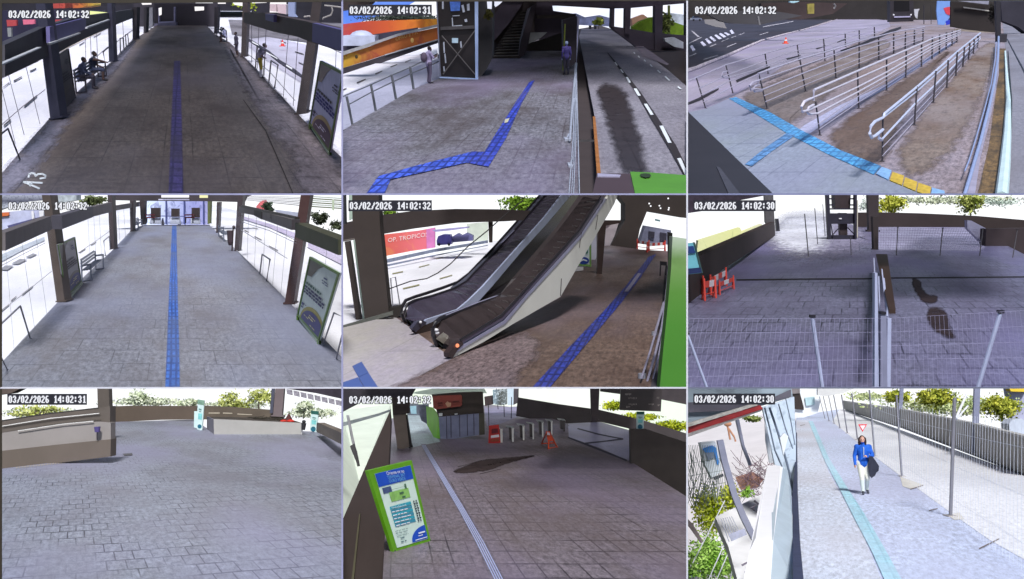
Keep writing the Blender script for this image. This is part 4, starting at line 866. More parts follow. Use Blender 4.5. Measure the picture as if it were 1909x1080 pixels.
for i, (q, m, nm) in enumerate((([(1060,965),(1092,928),(1146,948),(1128,1000)], bbl, "first blue warning block, at the end of the sky blue strip"),([(1136,1002),(1152,956),(1216,978),(1204,1030)], ybl, "yellow warning block beside the first blue one"),([(1210,1032),(1222,986),(1290,1012),(1280,1062)], ybl, "middle yellow warning block of the three"),([(1286,1064),(1296,1016),(1366,1040),(1358,1092)], ybl, "nearest yellow warning block of the three"),([(1364,1094),(1372,1044),(1440,1062),(1450,1110)], bbl, "last blue warning block, at the bottom edge of the yard"))):
    solo("warning_block", MB(D).floor(q, .03,.03), m, nm, "tactile block", group=gyb)
# street upper left
asD = paving("street_asphalt", (58,52,62),(46,42,50),5,5,.02,(48,42,46),.6, fine=.2, tilevar=.04)
struct("street", MB(D).floor([(-60,395),(115,350),(420,222),(655,162),(900,82),(1130,76),(900,74),(500,80),(100,95),(-60,112)],.03), asD, "dark asphalt street at the upper left of the handrail yard", "street", uv=True)
solo("kerb", MB(D).path([D.F(u, v, .1) for u, v in ((-40,412),(60,378),(115,354),(220,314),(330,266),(423,226),(540,194),(662,164),(780,130),(900,88))],.12), mat("kerb_pale", (190,180,190),.8,.5,1.2), "pale kerb between the dark street and the lilac paving", "kerb")
cw = MB(D)
for q in ([(24,258),(38,252),(56,280),(40,286)],[(82,236),(94,230),(116,252),(100,258)],[(108,220),(120,214),(146,238),(130,244)],[(132,208),(142,202),(172,226),(158,232)],[(160,198),(170,192),(202,214),(186,220)],[(186,190),(196,184),(228,204),(212,210)],[(214,184),(224,180),(250,194),(236,198)],[(246,172),(256,164),(272,186),(258,190)]):
    cw.floor(q, .05)
struct("zebra_crossing", cw, mat("zebra_white", (205,204,226),.7,.08), "white zebra crossing on the dark street", "road marking")
dd = MB(D)
for q in ([(135,258),(170,244),(170,248),(136,262)],[(200,230),(240,214),(240,217),(201,233)],[(255,208),(282,199),(282,202),(256,211)],[(296,194),(328,182),(328,185),(297,197)],[(230,260),(282,239),(282,243),(231,264)],[(412,193),(460,178),(460,181),(413,196)],[(430,148),(520,132),(600,118),(600,121),(520,136),(431,152)],[(20,312),(60,296),(60,300),(20,316)],[(100,330),(180,306),(180,309),(101,334)],[(18,240),(70,214),(90,206),(90,210),(72,219),(20,244)],[(30,170),(44,176),(80,206),(66,206)]):
    dd.floor(q, .05)
struct("road_marking", dd, mat("worn_white", (170,166,176),.8,.2), "worn white lines on the dark street", "road marking")
yD = 210
struct("backdrop_hill", MB(D).slab([(-60,-40),(2000,-40),(2000,118),(-60,118)],520,2), mat("dark_background", (54,50,50),.9,.4,.05), "dark built up background above the street", "background")
solo("building", MB(D).slab([(110,72),(330,62),(520,66),(650,88),(420,138),(260,132),(200,120)],128,2), mat("building_grey", (76,74,78),.8,.2,.15), "low grey building across the street behind the timestamp", "building")
solo("building", MB(D).slab([(420,20),(640,10),(900,20),(820,78),(640,110),(430,108)],190,2), mat("building_brown", (66,54,54),.8,.4,.15), "brown shopfront across the street, right of the grey building", "building")
solo("awning", MB(D).slab([(580,-6),(634,-6),(632,10),(600,18),(580,14)],180,1), mat("awning_cyan", (176,214,226),.5,.1), "pale cyan awning over the brown shopfront", "awning")
solo("shop_sign", MB(D).slab([(678,22),(716,20),(716,76),(680,78)],180,.5), mat("sign_yellow", (150,138,70),.6,.3,1.5), "dull yellow upright shop sign across the street", "sign")
solo("pavement_island", MB(D).floor([(104,108),(190,92),(214,128),(230,160),(170,150),(108,132)],.06,.1), mat("island_grey", (122,116,116),.8,.35,.3), "grey triangular pavement across the street", "pavement")
def little_car(c, u, v, w, m, label, yaw=.9):
    p = c.F(u, v); k = w*c.upx(p.y); t = thing(c, "car", label, "car", p)
    part(t, "body", MB(c).prism([p+Vector((x*k, 0, z*k)) for x, z in ((-.5,.1),(.5,.1),(.5,.26),(.3,.3),(-.5,.3))],(0,.8*k, 0)), m)
    part(t, "cabin", MB(c).prism([p+Vector((x*k, .1*k, z*k)) for x, z in ((-.35,.3),(.3,.3),(.16,.46),(-.25,.46))],(0,.6*k, 0)), mat("car_glass", (40,42,56),.2,.1))
    for x in (-.3,.3):
        part(t, "wheel", MB(c).rod(p+Vector((x*k, -.02*k, .1*k)), p+Vector((x*k, .12*k, .1*k)),.1*k, n=12), mat("tyre", (30,30,32),.8))
    return t
wcar = mat("car_white", (225,226,235),.3,.05,1); gcar = mat("car_silver_blue", (120,126,150),.3,.1,1)
little_car(D, 880,76,60, wcar, "white car driving on the far street, left of three")
little_car(D, 1026,50+28,42, wcar, "small white car farthest along the street")
little_car(D, 940,80,46, gcar, "silver blue car between the two white ones on the street")
little_car(D, 62,118,56, gcar, "silver blue car parked at the far left edge of the street")
solo("lamp_post", MB(D).path([D.V(145+258,92,120), D.V(405,110,120), D.V(412,140,120)],.12), mat("pole_pale", (130,128,130)), "short pale post across the street", "post")
solo("person_cutout_sign", MB(D).path([D.V(826,22,170), D.V(834,34,170), D.V(826,48,170)],.16), mat("pole_pale", (130,128,130)), "small white curved sign across the street", "sign")
cone_at(D, 556,244,34, "orange traffic cone standing on the lilac paving")
# bus, shelter and wall at the top right
t = thing(D, "bus", "dark bus facing the yard at the top of the handrail lanes", "bus", D.F(1200,128)); yb = D.F(1200,128).y
part(t, "body", MB(D).slab([(1138,-10),(1268,-10),(1268,120),(1140,124)], yb, 3), mat("bus_dark", (50,46,54),.5,.15,.5))
part(t, "windscreen", MB(D).slab([(1160,4),(1245,2),(1246,62),(1160,64)], yb-.1,.1), mat("bus_glass", (30,30,36),.2,.1))
part(t, "bumper", MB(D).slab([(1160,92),(1252,90),(1252,97),(1162,99)], yb-.3,.3), mat("bumper_pale", (176,172,206),.4,.1))
for u in (1158,1254): part(t, "headlight", MB(D).ball(D.V(u, 84, yb),(5*D.upx(yb),.2,5*D.upx(yb))), mat("lamp_glass", (220,218,224),.3))
solo("sign_board", MB(D).slab([(1272,52),(1302,50),(1294,66),(1290,104),(1282,100),(1274,84)], yb-2,.3), mat("sign_white", (196,196,206),.5,.1), "small white curved board beside the dark bus", "sign")
solo("shelter_post", MB(D).rod(D.F(1326,134), D.V(1326,30, D.F(1326,134).y),.14).rod(D.F(1366,134), D.V(1366,30, D.F(1366,134).y),.1), STEEL_D, "dark shelter posts beside the pale blue panel", "post")
t = thing(D, "shelter", "dark shelter beyond the handrails with a pale roof edge", "shelter", D.F(1600,180)); ys = D.F(1600,182).y
part(t, "wall", MB(D).slab([(1476,10),(1745,40),(1745,192),(1640,180),(1476,150)], ys+1,.4), mat("shelter_dark", (46,40,40),.8,.2,.3))
part(t, "roof_edge", MB(D).slab([(1500,-4),(1690,0),(1685,26),(1500,4)], ys, .4), mat("roof_pale", (150,150,168),.5,.2,1))
part(t, "lamp_strip", MB(D).slab([(1548,38),(1690,58),(1690,64),(1548,45)], ys+.6,.3), mat("strip_pale", (190,186,180),.5,.2))
part(t, "sill", MB(D).slab([(1500,160),(1740,184),(1740,194),(1500,170)], ys+.4,.3), mat("sill_pale", (150,140,130),.7,.3,2))
t = thing(D, "advert_panel", "pale blue advert panel with a red emblem beside the dark shelter", "panel", D.F(1430,142)); ya = D.F(1430,142).y
part(t, "board", MB(D).slab([(1402,-10),(1474,-10),(1468,100),(1440,140),(1405,138),(1396,60)], ya, .4), mat("panel_blue", (122,160,226),.5,.1,1))
part(t, "emblem", MB(D).slab([(1436,46),(1458,40),(1492,36),(1486,62),(1466,86),(1448,76)], ya-.1,.1), mat("emblem_red", (214,70,84),.5,.25,3))
part(t, "lower_mark", MB(D).slab([(1448,118),(1470,110),(1474,136),(1450,140)], ya-.1,.1), mat("emblem_blue", (44,60,190),.5,.2,3))
yo = D.F(1748,235).y
t = thing(D, "utility_pole", "thick dark pole with a box standing at the end of the right hand wall", "pole", D.F(1748,235))
part(t, "shaft", MB(D).slab([(1726,-10),(1752,-10),(1756,235),(1734,235)], yo, .5), STEEL_D)
part(t, "box", MB(D).slab([(1748,192),(1790,190),(1784,268),(1750,272)], yo-1,.8), mat("box_dark", (58,56,64),.5,.1))
solo("bush", MB(D).leaves(D.V(1716,60, yo+2),(26*D.upx(yo),1,60*D.upx(yo)),260,.22,9), leafmat("leaf_dark2", (36,34,34),(66,62,58)), "dark shrub growing by the thick pole", "bush")
# right hand wall, gutter and pavement
struct("right_pavement", MB(D).floor([(1762,118),(1800,112),(1950,250),(1950,1150),(1770,1150),(1800,800),(1806,560),(1788,330)],.03), paving("right_pave", (132,130,142),(112,110,120),3,3,.02,(116,112,120),.6, fine=.2), "grey pavement beyond the wall at the right of the yard", "pavement", uv=True)
struct("gutter", MB(D).floor([(1740,270),(1785,270),(1800,560),(1775,900),(1760,1150),(1610,1150),(1690,800),(1730,500)],.016), paving("gutter_brown", (124,98,60),(70,60,44),.8,.8,.03,(58,50,40),.8, fine=.4, sscale=.5), "brown gutter with dry leaves along the right hand wall", "gutter", uv=True)
struct("street_far_right", MB(D).slab([(1750,-40),(1950,-40),(1950,225),(1850,150),(1762,116)],170,2), mat("right_street_dark", (60,58,70),.9,.35,.12), "dark street and cars far right of the yard", "background")
solo("wall_coping", MB(D).path([D.F(u, v, .12) for u, v in ((1778,285),(1785,400),(1796,560),(1790,740),(1776,920),(1758,1100))],[.06,.07,.085,.1,.11,.11]), mat("coping_pale_cyan", (200,222,226),.6,.1,2), "pale cyan kerb line right of the brown gutter", "kerb")
solo("wall_coping", MB(D).path([D.F(u+16, v, .06) for u, v in ((1778,285),(1785,400),(1796,560),(1790,740),(1776,920),(1758,1100))],.035), mat("coping_dark", (36,44,48),.6,.1,2), "dark edge line beside the pale cyan kerb", "kerb")
wl_ = mat("handrail_blue_white", (150,164,206),.35,.15,4)
t = thing(D, "handrail", "double wall handrail bending along the right side of the yard", "handrail", D.F(1650,700))
for pl, w in (([(1742,205),(1738,320),(1718,460),(1690,590),(1640,790),(1590,960),(1545,1110)],22),([(1728,235),(1722,330),(1700,470),(1660,620),(1610,790),(1575,900),(1555,950)],10)):
    yy = [D.F(u, min(v+60,1150)).y for u, v in pl]; pts = [D.V(u, v, y) for (u, v), y in zip(pl, yy)]
    part(t, "rail", MB(D).path(pts, [w/2*D.upx(p.y)*(.45+.55*(v-200)/900) for p, (u, v) in zip(pts, pl)]), wl_)
solo("low_wall", MB(D).floor([(1736,240),(1748,240),(1742,420),(1700,640),(1640,880),(1600,1150),(1530,1150),(1600,900),(1680,600),(1722,420)],.05,.05), mat("low_wall_lilac", (150,146,168),.7,.2,1.5), "low lilac wall base under the double wall handrail", "wall")
solo("stay_wire", MB(D).rod(D.V(1790,220,60), D.V(1895,420,34),.03), STEEL_D, "dark stay wire beside the right hand pavement", "wire")
# the four handrail lanes
rs = mat("handrail_steel", (214,208,224),.3,.15,5, metal=0); rp_ = mat("handrail_post", (70,66,74),.5,.15,5); rdk = mat("handrail_dark", (176,170,190),.4,.2,5)
def lane_rail(label, posts, toprail, mids, thins, loops, m_top, lw=8, pw=9):
    q0 = D.F(*posts[0][0]); q1 = D.F(*posts[-1][0]); t = thing(D, "handrail", label, "handrail", q0, "handrails dividing the lanes of the yard")
    for b, a in posts:
        q = D.F(*b); part(t, "post", MB(D).rod(q, D.V(a[0], a[1], q.y), pw/2*D.upx(q.y)*(q0.y/q.y)**.0*.9), rp_)
        part(t, "foot_plate", MB(D).rod(q, q+Vector((0,0,.02)), pw*1.1*D.upx(q.y), n=10), rp_)
    def line(pl, w, nm, m):
        pts = [D.W(u, v, q0, q1) for u, v in pl]; part(t, nm, MB(D).path(pts, [max(.006, w/2*D.upx(p.y)*(q0.y/p.y)**.45) for p in pts],6), m)
    line(toprail, lw, "top_rail", m_top)
    for pl in mids: line(pl, lw*.8, "mid_rail", m_top)
    for pl in thins: line(pl, 5.0, "thin_rail", rdk)
    for pl in loops: line(pl, lw*1.1, "end_loop", m_top)
    return t
def between(b, t_, f): return [(u0+(u1-u0)*f, v0+(v1-v0)*f) for (u0, v0),(u1, v1) in zip(b, t_)]
P4 = [((1095,900),(1098,630)),((1273,698),(1288,482)),((1378,574),(1394,395)),((1453,490),(1462,335)),((1503,424),(1512,290)),((1543,372),(1552,262)),((1574,333),(1582,238)),((1600,300),(1606,218)),((1622,268),(1628,202))]
B4 = [b for b, a in P4]; T4 = [a for b, a in P4]
lane_rail("nearest handrail with a bright doubled grip, at the right of the yard", P4,[(1103,650),(1106,634),(1288,484),(1394,393),(1512,288),(1640,184)],
    [[(1094,658),(1288,506),(1400,408),(1640,205)],[(1096,772),(1280,574),(1400,462),(1640,215)]],[between(B4, T4, f) for f in (.12,.3,.48)],
    [[(1094,658),(1052,678),(1030,704),(1026,742),(1036,766),(1056,756),(1098,722)],[(1098,722),(1078,740),(1076,770),(1092,780)]], mat("handrail_bright", (206,212,240),.3,.12,5),15,11)
P3 = [((748,754),(724,565)),((964,606),(957,400)),((1118,505),(1119,330)),((1225,434),(1228,282)),((1312,374),(1314,240)),((1371,330),(1374,205)),((1412,300),(1414,192)),((1450,276),(1452,182)),((1482,256),(1484,172)),((1508,238),(1510,166))]
B3 = [b for b, a in P3]; T3 = [a for b, a in P3]
lane_rail("long doubled handrail above the pale blue strip, second from the right", P3,[(712,560),(714,502),(957,396),(1119,326),(1228,280),(1374,216),(1530,168)],
    [[(700,548),(960,436),(1119,366),(1374,240),(1530,178)],[(720,598),(960,484),(1119,402),(1374,256),(1530,186)],[(735,632),(960,512),(1119,424),(1374,270),(1530,192)]],[between(B3, T3, f) for f in (.18,.34)],
    [[(700,548),(660,566),(644,596),(650,622),(672,618),(720,598)],[(712,584),(684,600),(676,622),(692,636),(735,632)]], rs, 13,10)
P2 = [((455,608),(405,402)),((668,510),(636,332)),((837,435),(826,278)),((966,382),(966,232)),((1076,334),(1074,206)),((1158,300),(1158,188)),((1222,274),(1224,178)),((1272,252),(1274,170)),((1320,232),(1322,164))]
B2 = [b for b, a in P2]; T2 = [a for b, a in P2]
lane_rail("third handrail from the right, darker, with two looped ends", P2,[(403,470),(404,410),(636,330),(826,276),(966,230),(1158,180),(1330,150)],
    [[(410,446),(640,368),(830,304),(966,258),(1158,206),(1330,168)],[(425,500),(645,412),(832,340),(966,290),(1158,226),(1330,180)]],[between(B2, T2, f) for f in (.2,.36)],
    [[(410,446),(372,460),(356,478),(364,500),(384,496),(425,500)],[(412,472),(386,480),(374,496),(386,510),(425,505)]], rdk, 10,9)
P1 = [((112,604),(60,432)),((264,520),(224,362)),((460,412),(442,298)),((632,340),(622,250)),((776,340),(768,218)),((890,262),(888,190)),((968,236),(966,170)),((1052,216),(1050,152))]
B1 = [b for b, a in P1]; T1 = [a for b, a in P1]
lane_rail("outermost handrail along the lilac paving, farthest left", P1,[(-30,470),(60,432),(224,362),(442,298),(622,248),(768,216),(966,166),(1130,128)],
    [[(230,435),(450,372),(626,320),(770,282),(966,220),(1130,160)]],[between(B1, T1, f) for f in (.22,.44,.66)],
    [[(232,396),(206,404),(202,420),(212,434),(240,430)]], rdk, 6.5,8)
solo("lane_stripe", MB(D).floor([(-30,588),(70,546),(140,510),(185,490),(185,500),(80,560),(-30,600)],.02).floor([(280,446),(400,396),(470,366),(470,376),(400,408),(285,460)],.02).floor([(560,326),(640,306),(640,313),(566,334)],.02).floor([(725,270),(780,252),(780,258),(730,276)],.02).floor([(840,232),(890,216),(890,222),(846,238)],.02), mat("stripe_black", (40,36,44),.8,.2), "black dashes painted along the lilac paving", "floor marking", kind="structure")
solo("black_kerb_strip", MB(D).floor([(860,280),(960,250),(1140,165),(1200,148),(1200,160),(1100,205),(960,262),(870,292)],.02), mat("stripe_black", (40,36,44)), "long black kerb strip under the third handrail", "kerb")  # long flat black strip on the yard floor
# dark ledge close to the camera
t = thing(D, "ledge", "dark ledge in the near left corner of the handrail yard", "ledge", D.F(100,1000))
part(t, "ledge_top", MB(D).floor([(-60,590),(16,624),(250,850),(510,1100),(-60,1150)],.25,.25), mat("ledge_dark", (46,42,46),.5,.15,1))
part(t, "groove", MB(D).floor([(172,926),(190,930),(320,1100),(250,1100)],.27,.02), mat("groove_grey", (66,64,72),.5,.2))
# ================================================================ bright tiled platform
E = Place(0,360,2.952,(1,362.3,638,723.3),-45,4.0,955)
struct("ground", MB(E).floor([(-40,330),(250,190),(600,100),(735,60),(1150,60),(1320,100),(1700,220),(1950,320),(1950,1120),(-40,1120)],-.35), paving("white_road", (240,240,246),(226,226,236),3,3,.03,(228,228,238),.5, rough=.7, fine=.04, tilevar=.02, gvis=.4), "overexposed white bus road on both sides of the bright tiled platform", "road", uv=True)
struct("sky", MB(E).slab(FULL, 500,2), skymat("sky_white", (250,252,255),1.05), "white sky beyond the bright tiled platform", "sky")
tileE = paving("grey_platform_tiles", (134,136,146),(80,82,90),.6,.5,.014,(114,110,112),.65,.5,.45,.08,.26, sscale=.35, tint=(138,144,172), gvis=.8)
struct("platform_floor", MB(E).floor([(-40,985),(20,925),(320,598),(622,312),(722,206),(792,176),(1152,176),(1195,215),(1310,320),(1600,610),(1889,912),(1950,980),(1950,1120),(-40,1120)],0,.3), tileE, "grey square tile floor of the bright platform", "floor", uv=True)
solo("tactile_strip", MB(E).floor([(908,1110),(918,850),(930,560),(947,178),(971,178),(978,560),(986,850),(990,1110)],.02), paving("tactile_bright_blue", (64,112,196),(36,60,128),.12,.24,.03,(96,112,150),.7, fine=.25, tilevar=.2), "bright blue tactile strip down the middle of the pale tiled platform", "tactile paving", uv=True)
LA4, LB4 = E.F(320,598), E.F(722,206); RA4, RB4 = E.F(1600,610), E.F(1195,215)
brE = mat("column_brown", (84,74,70),.5,.15,2); brE2 = mat("column_red_brown", (78,56,56),.5,.15,2); dkE = mat("column_dark", (66,58,62),.5,.15,2)
column(E, [(230,12),(276,12),(356,598),(313,602)], "brown column nearest on the left of the bright platform, beside a green framed poster", brE, .6)
column(E, [(592,12),(616,12),(629,308),(606,312)], "slim column behind the slatted bench of the bright platform", dkE, .6)
column(E, [(714,40),(734,40),(730,208),(717,212)], "slim far column on the left of the bright platform", dkE, .7)
column(E, [(768,40),(796,40),(793,174),(776,176)], "farthest brown column at the left end of the bright platform", dkE, .7)
column(E, [(1655,12),(1708,12),(1614,614),(1566,612)], "red brown column beside the large poster right of the bright platform", brE2,.6)
column(E, [(1308,12),(1337,12),(1313,320),(1290,320)], "brown column beside the litter bin on the bright platform", dkE, .7)
column(E, [(1193,50),(1209,50),(1201,218),(1189,220)], "slim far column on the right of the bright platform", dkE, .7)
column(E, [(1142,40),(1158,40),(1154,168),(1142,170)], "olive corner post at the far right end of the bright platform", mat("olive_post", (96,104,66),.6,.15),.7)
fE = mat("fascia_mid_grey", (96,90,92),.7,.2,1.2); fE2 = mat("fascia_slate", (76,74,84),.7,.08,.8); fE3 = mat("fascia_olive", (66,68,52),.7,.1,.8)
t = thing(E, "fascia_beam", "grey fascia beam along the left side of the bright platform", "beam", LA4)
part(t, "board", MB(E).wall([(-30,218),(235,128),(245,200),(-30,318)], LA4, LB4,(.25,0,0)), fE)
part(t, "board", MB(E).wall([(282,124),(470,74),(472,132),(286,200)], LA4, LB4,(.35,0,0)), fE2, label="slate board")
part(t, "board", MB(E).wall([(474,78),(592,52),(594,104),(476,132)], LA4, LB4,(.25,0,0)), fE)
part(t, "board", MB(E).wall([(620,70),(765,48),(765,72),(622,96)], LA4, LB4,(.25,0,0)), fE)
t = thing(E, "fascia_beam", "brown and olive fascia beam along the right side of the bright platform, with a number plate", "beam", RA4)
part(t, "board", MB(E).wall([(1338,76),(1432,94),(1432,124),(1338,106)], RA4, RB4,(-.25,0,0)), fE)
part(t, "board", MB(E).wall([(1432,92),(1478,104),(1478,146),(1432,124)], RA4, RB4,(-.28,0,0)), mat("fascia_dark_brown", (62,54,52),.7,.1,1))
part(t, "board", MB(E).wall([(1478,104),(1652,144),(1648,204),(1478,146)], RA4, RB4,(-.25,0,0)), mat("fascia_warm_grey", (110,104,106),.7,.15,2), label="grey board with a number")
part(t, "board", MB(E).wall([(1690,164),(1950,256),(1950,342),(1690,244)], RA4, RB4,(-.35,0,0)), fE3, label="olive board")
part(t, "edge_trim", MB(E).wall([(1338,66),(1648,132),(1648,144),(1338,78)], RA4+Vector((-.3,0,0)), RB4+Vector((-.3,0,0)),(-.12,0,0)), mat("trim_dark", (56,50,46),.6,.2))
part(t, "number", text_mesh(MB(E), "4", E.W(1486,152, RA4+Vector((-.27,0,0)), RB4+Vector((-.27,0,0))),(RA4-RB4).normalized()*3.2, Vector((0,0,1)),.42), mat("ink_black", (34,32,36),.6))
glazing(E, LA4, LB4,[(-30,978),(320,598),(622,312),(722,206),(722,70),(594,106),(290,202),(-30,320)],
    [((78,865),(30,300)),((190,742),(120,270)),((258,668),(198,235)),((498,430),(484,135)),((530,402),(516,125)),((560,370),(546,116)),((660,270),(648,92)),((690,240),(680,80))],
    [[(-30,978),(150,780),(320,600),(470,455),(622,314),(722,208)],[(10,648),(180,515),(285,430)],[(430,330),(520,270),(600,212)],[(-30,420),(120,340),(250,275)]],
    "glass wall with thin grey joints along the left of the bright platform", mat("mullion_grey", (176,176,180),.5,.1), r=1.8, rr=3.4, group="glass walls of the bright platform")
glazing(E, RA4, RB4,[(1200,215),(1600,610),(1889,905),(1889,330),(1690,246),(1478,150),(1200,70)],
    [((1360,368),(1368,120)),((1400,410),(1412,128)),((1445,455),(1462,150)),((1500,510),(1528,170)),((1545,555),(1580,190)),((1760,770),(1800,290))],
    [[(1195,217),(1312,324),(1450,458),(1602,613),(1640,660)],[(1330,205),(1450,280),(1580,360)],[(1335,145),(1480,190),(1630,262)],[(1335,160),(1480,206),(1630,276)],[(1690,300),(1889,400)]],
    "glass wall with thin grey joints along the right of the bright platform", mat("mullion_grey", (176,176,180)), r=1.8, rr=3.4, group="glass walls of the bright platform")
db = MB(E)
for pl in ([(0,650),(50,610),(50,617),(0,658)],[(120,556),(180,510),(180,518),(122,564)],[(60,590),(90,566),(90,572),(62,597)],[(436,326),(470,306),(470,311),(438,331)],[(500,286),(530,268),(530,272),(502,290)],[(1345,202),(1370,214),(1370,218),(1345,207)],[(1400,236),(1440,256),(1440,261),(1400,241)],[(1480,288),(1530,314),(1530,319),(1480,293)],[(1390,190),(1420,196),(1420,199),(1390,193)]):
    db.floor(pl, -.3)
struct("road_marking", db, mat("lane_dash_grey", (128,124,124),.8,.2), "grey lane dashes on the white road beside the bright platform", "road marking")
struct("far_pavement", MB(E).floor([(1335,128),(1480,168),(1640,226),(1640,254),(1480,190),(1335,146)],-.28).floor([(1695,262),(1889,352),(1889,398),(1695,300)],-.28), paving("far_lilac_band", (206,196,220),(150,142,170),.5,.5,.05,(176,166,196),.6, fine=.3), "lilac textured band along the far side of the right hand road", "pavement", uv=True)
struct("far_pavement", MB(E).floor([(-20,350),(120,290),(245,240),(245,262),(120,318),(-20,392)],-.28), paving("far_grey_band", (190,196,204),(150,158,170),.6,.6,.04,(160,168,178),.5, fine=.2), "pale grey band along the far side of the left hand road", "pavement", uv=True)
struct("painted_car_shadow", MB(E).floor([(0,420),(30,398),(75,400),(40,424)],-.27).floor([(62,388),(110,362),(150,366),(100,392)],-.27).floor([(140,352),(180,332),(205,336),(165,356)],-.27), mat("car_shadow_grey", (150,150,156),.8,.2), "row of grey wedge car shadows painted on the left hand road", "road marking")  # grey wedges paint the shadows of cars onto the road
# view beyond on the left
yE = 150
solo("shutter_roof", MB(E).slab([(-20,-10),(240,-10),(240,40),(120,50),(-20,100)], yE, 1), mural("louvre_stripes", [(150,156,176),(70,70,90),(190,196,210),(90,92,110),(170,174,190),(80,80,96)],2,(-1,3),3.0,(60,60,80),.6), "striped louvred roof at the top left of the bright platform view", "roof")
solo("tree", MB(E).leaves(E.V(520,40, yE+20),(70*E.upx(yE),2,34*E.upx(yE)),420,.42,21), leafmat("leaf_olive_pale", (74,84,50),(130,140,96)), "olive green tree over the left fascia of the bright platform", "tree")
solo("building", MB(E).slab([(282,-10),(420,-10),(420,40),(290,60)], yE+30,2), mat("striped_pale", (176,184,190),.7,.4,1.2), "pale striped building left of the olive tree", "building")
t = thing(E, "bus", "white and violet bus passing behind the left fascia of the bright platform", "bus", E.V(100,190, yE+5))
part(t, "body", MB(E).slab([(-20,110),(250,84),(250,150),(120,190),(-20,215)], yE+6,3), mat("bus_white_violet", (196,200,232),.4,.3,.4))
part(t, "roof_light", MB(E).slab([(6,108),(48,106),(48,124),(6,130)], yE+5.7,.3), mat("orange_light", (216,116,70),.5,.2))
part(t, "windows", MB(E).slab([(40,180),(240,126),(240,142),(50,200)], yE+5.7,.2), mat("bus_window_violet", (88,88,132),.3,.2))
part(t, "pillar", MB(E).slab([(172,100),(184,98),(188,140),(176,144)], yE+5.5,.2), mat("bus_white", (236,236,242),.4,.1)); part(t, "pillar", MB(E).slab([(214,98),(240,96),(240,126),(218,132)], yE+5.5,.2), mat("bus_white", (236,236,242)))
solo("hedge", MB(E).leaves(E.V(420,172,128),(68*E.upx(128),1.2,17*E.upx(128)),420,.22,22).leaves(E.V(400,184,128),(50*E.upx(128),1.2,12*E.upx(128)),200,.2,23), leafmat("leaf_moss", (96,112,50),(150,166,84)), "moss green hedge seen under the slate board on the left", "hedge")
# beyond on the right
t = thing(E, "shutter_roof", "striped louvred roof across the top right of the bright platform view", "roof", E.V(1490,30, yE))
for i in range(6):
    part(t, "slat", MB(E).slab([(1338,14+i*4.5),(1650,22+i*9),(1650,26+i*9),(1338,16+i*4.5)], yE+12,.4), mat("slat_grey_a" if i % 2 else "slat_grey_b", (120,116,126) if i % 2 else (170,168,176),.6,.2))
t = thing(E, "shutter_roof", "pale green striped roof right of the red brown column", "roof", E.V(1800,30, yE))
for i in range(6):
    part(t, "slat", MB(E).slab([(1705,16+i*11),(1950,32+i*11),(1950,38+i*11),(1705,22+i*11)], yE+10,.4), mat("slat_olive" if i % 2 else "slat_pale", (104,112,84) if i % 2 else (186,194,186),.6,.2))
solo("car", MB(E).slab([(1410,74),(1428,52),(1448,40),(1460,66),(1452,92),(1412,90)], yE+2,2), mat("car_red_soft", (206,106,110),.4,.25,1), "red car glimpsed above the right fascia", "car")
solo("bush", MB(E).leaves(E.V(1478,78, yE-4),(34*E.upx(yE),1,24*E.upx(yE)),150,.3,31), leafmat("leaf_deep", (40,54,40),(78,96,74)), "small dark bush beside the red car", "bush")
solo("bush", MB(E).leaves(E.V(1755,140, yE-20),(40*E.upx(yE),1,36*E.upx(yE)),380,.26,32).leaves(E.V(1855,178, yE-20),(40*E.upx(yE),1,22*E.upx(yE)),240,.26,33), leafmat("leaf_deep2", (44,52,38),(92,102,76)), "round dark bushes above the olive board at the right", "bush")
solo("wall", MB(E).slab([(1510,92),(1640,108),(1640,132),(1530,116)], yE-6,.5), mat("wall_blue_grey", (176,180,200),.7,.1), "low blue grey wall above the right fascia", "wall")
solo("post", MB(E).slab([(1828,36),(1838,36),(1838,96),(1828,96)], yE-22,.2), mat("pale_green_post", (190,204,176),.5,.1), "pale green post before the striped roof at the far right", "post")
# posters
ST4 = dict(bg=mat("poster_pale_green", (196,208,206),.5,.08), corner=mat("poster_char", (84,80,72),.5,.1), arc=mat("poster_gold", (150,142,72),.5,.1), blob=mat("poster_indigo", (62,60,116),.5,.1),
    head=mat("ink_green", (40,80,74),.6), ink=mat("ink_indigo", (52,52,96),.6), ink2=mat("ink_slate", (70,76,120),.6), light=mat("ink_gold", (206,200,150),.6))
gE = mat("frame_green", (84,116,46),.45,.2,3)
p0, q0 = E.F(1632,690), E.F(1762,838)
poster(E, "large pale poster with an indigo arc and green frame right of the bright platform", E.W(1638,672, p0, q0), E.W(1758,812, p0, q0), E.W(1872,440, p0, q0), E.W(1708,350, p0, q0), ST4, gE)
solo("light_box", MB(E).prism([E.F(1640,692), E.F(1655,684), E.F(1768,818), E.F(1752,836)],(0,0,.1)), mat("pale_green_plinth", (176,190,170)), "pale plinth on the floor under the large pale poster", "plinth")
ST4b = dict(ST4, bg=mat("poster_grey", (146,144,148),.5,.1), corner=mat("poster_char2", (84,78,76),.5,.1), arc=mat("poster_char3", (110,104,100),.5,.1), head=mat("ink_ch", (84,82,88),.6), ink=mat("ink_ch", (84,82,88),.6))
p0, q0 = E.F(366,582), E.F(448,492)
poster(E, "grey poster in a green frame beside the nearest left column", E.W(362,574, p0, q0), E.W(446,486, p0, q0), E.W(410,242, p0, q0), E.W(316,285, p0, q0), ST4b, gE)
solo("light_box", MB(E).prism([E.F(372,582), E.F(446,500), E.F(456,502), E.F(384,588)],(0,0,.08)), mat("pale_green_plinth", (176,190,170)), "pale plinth on the floor under the grey poster", "plinth")
bm_ = mat("bench_grey", (110,116,132),.4,.15,6)
bench(E, (502,482),(570,418),(452,490), "empty slatted steel bench on the bright platform", bm_, r=.035)
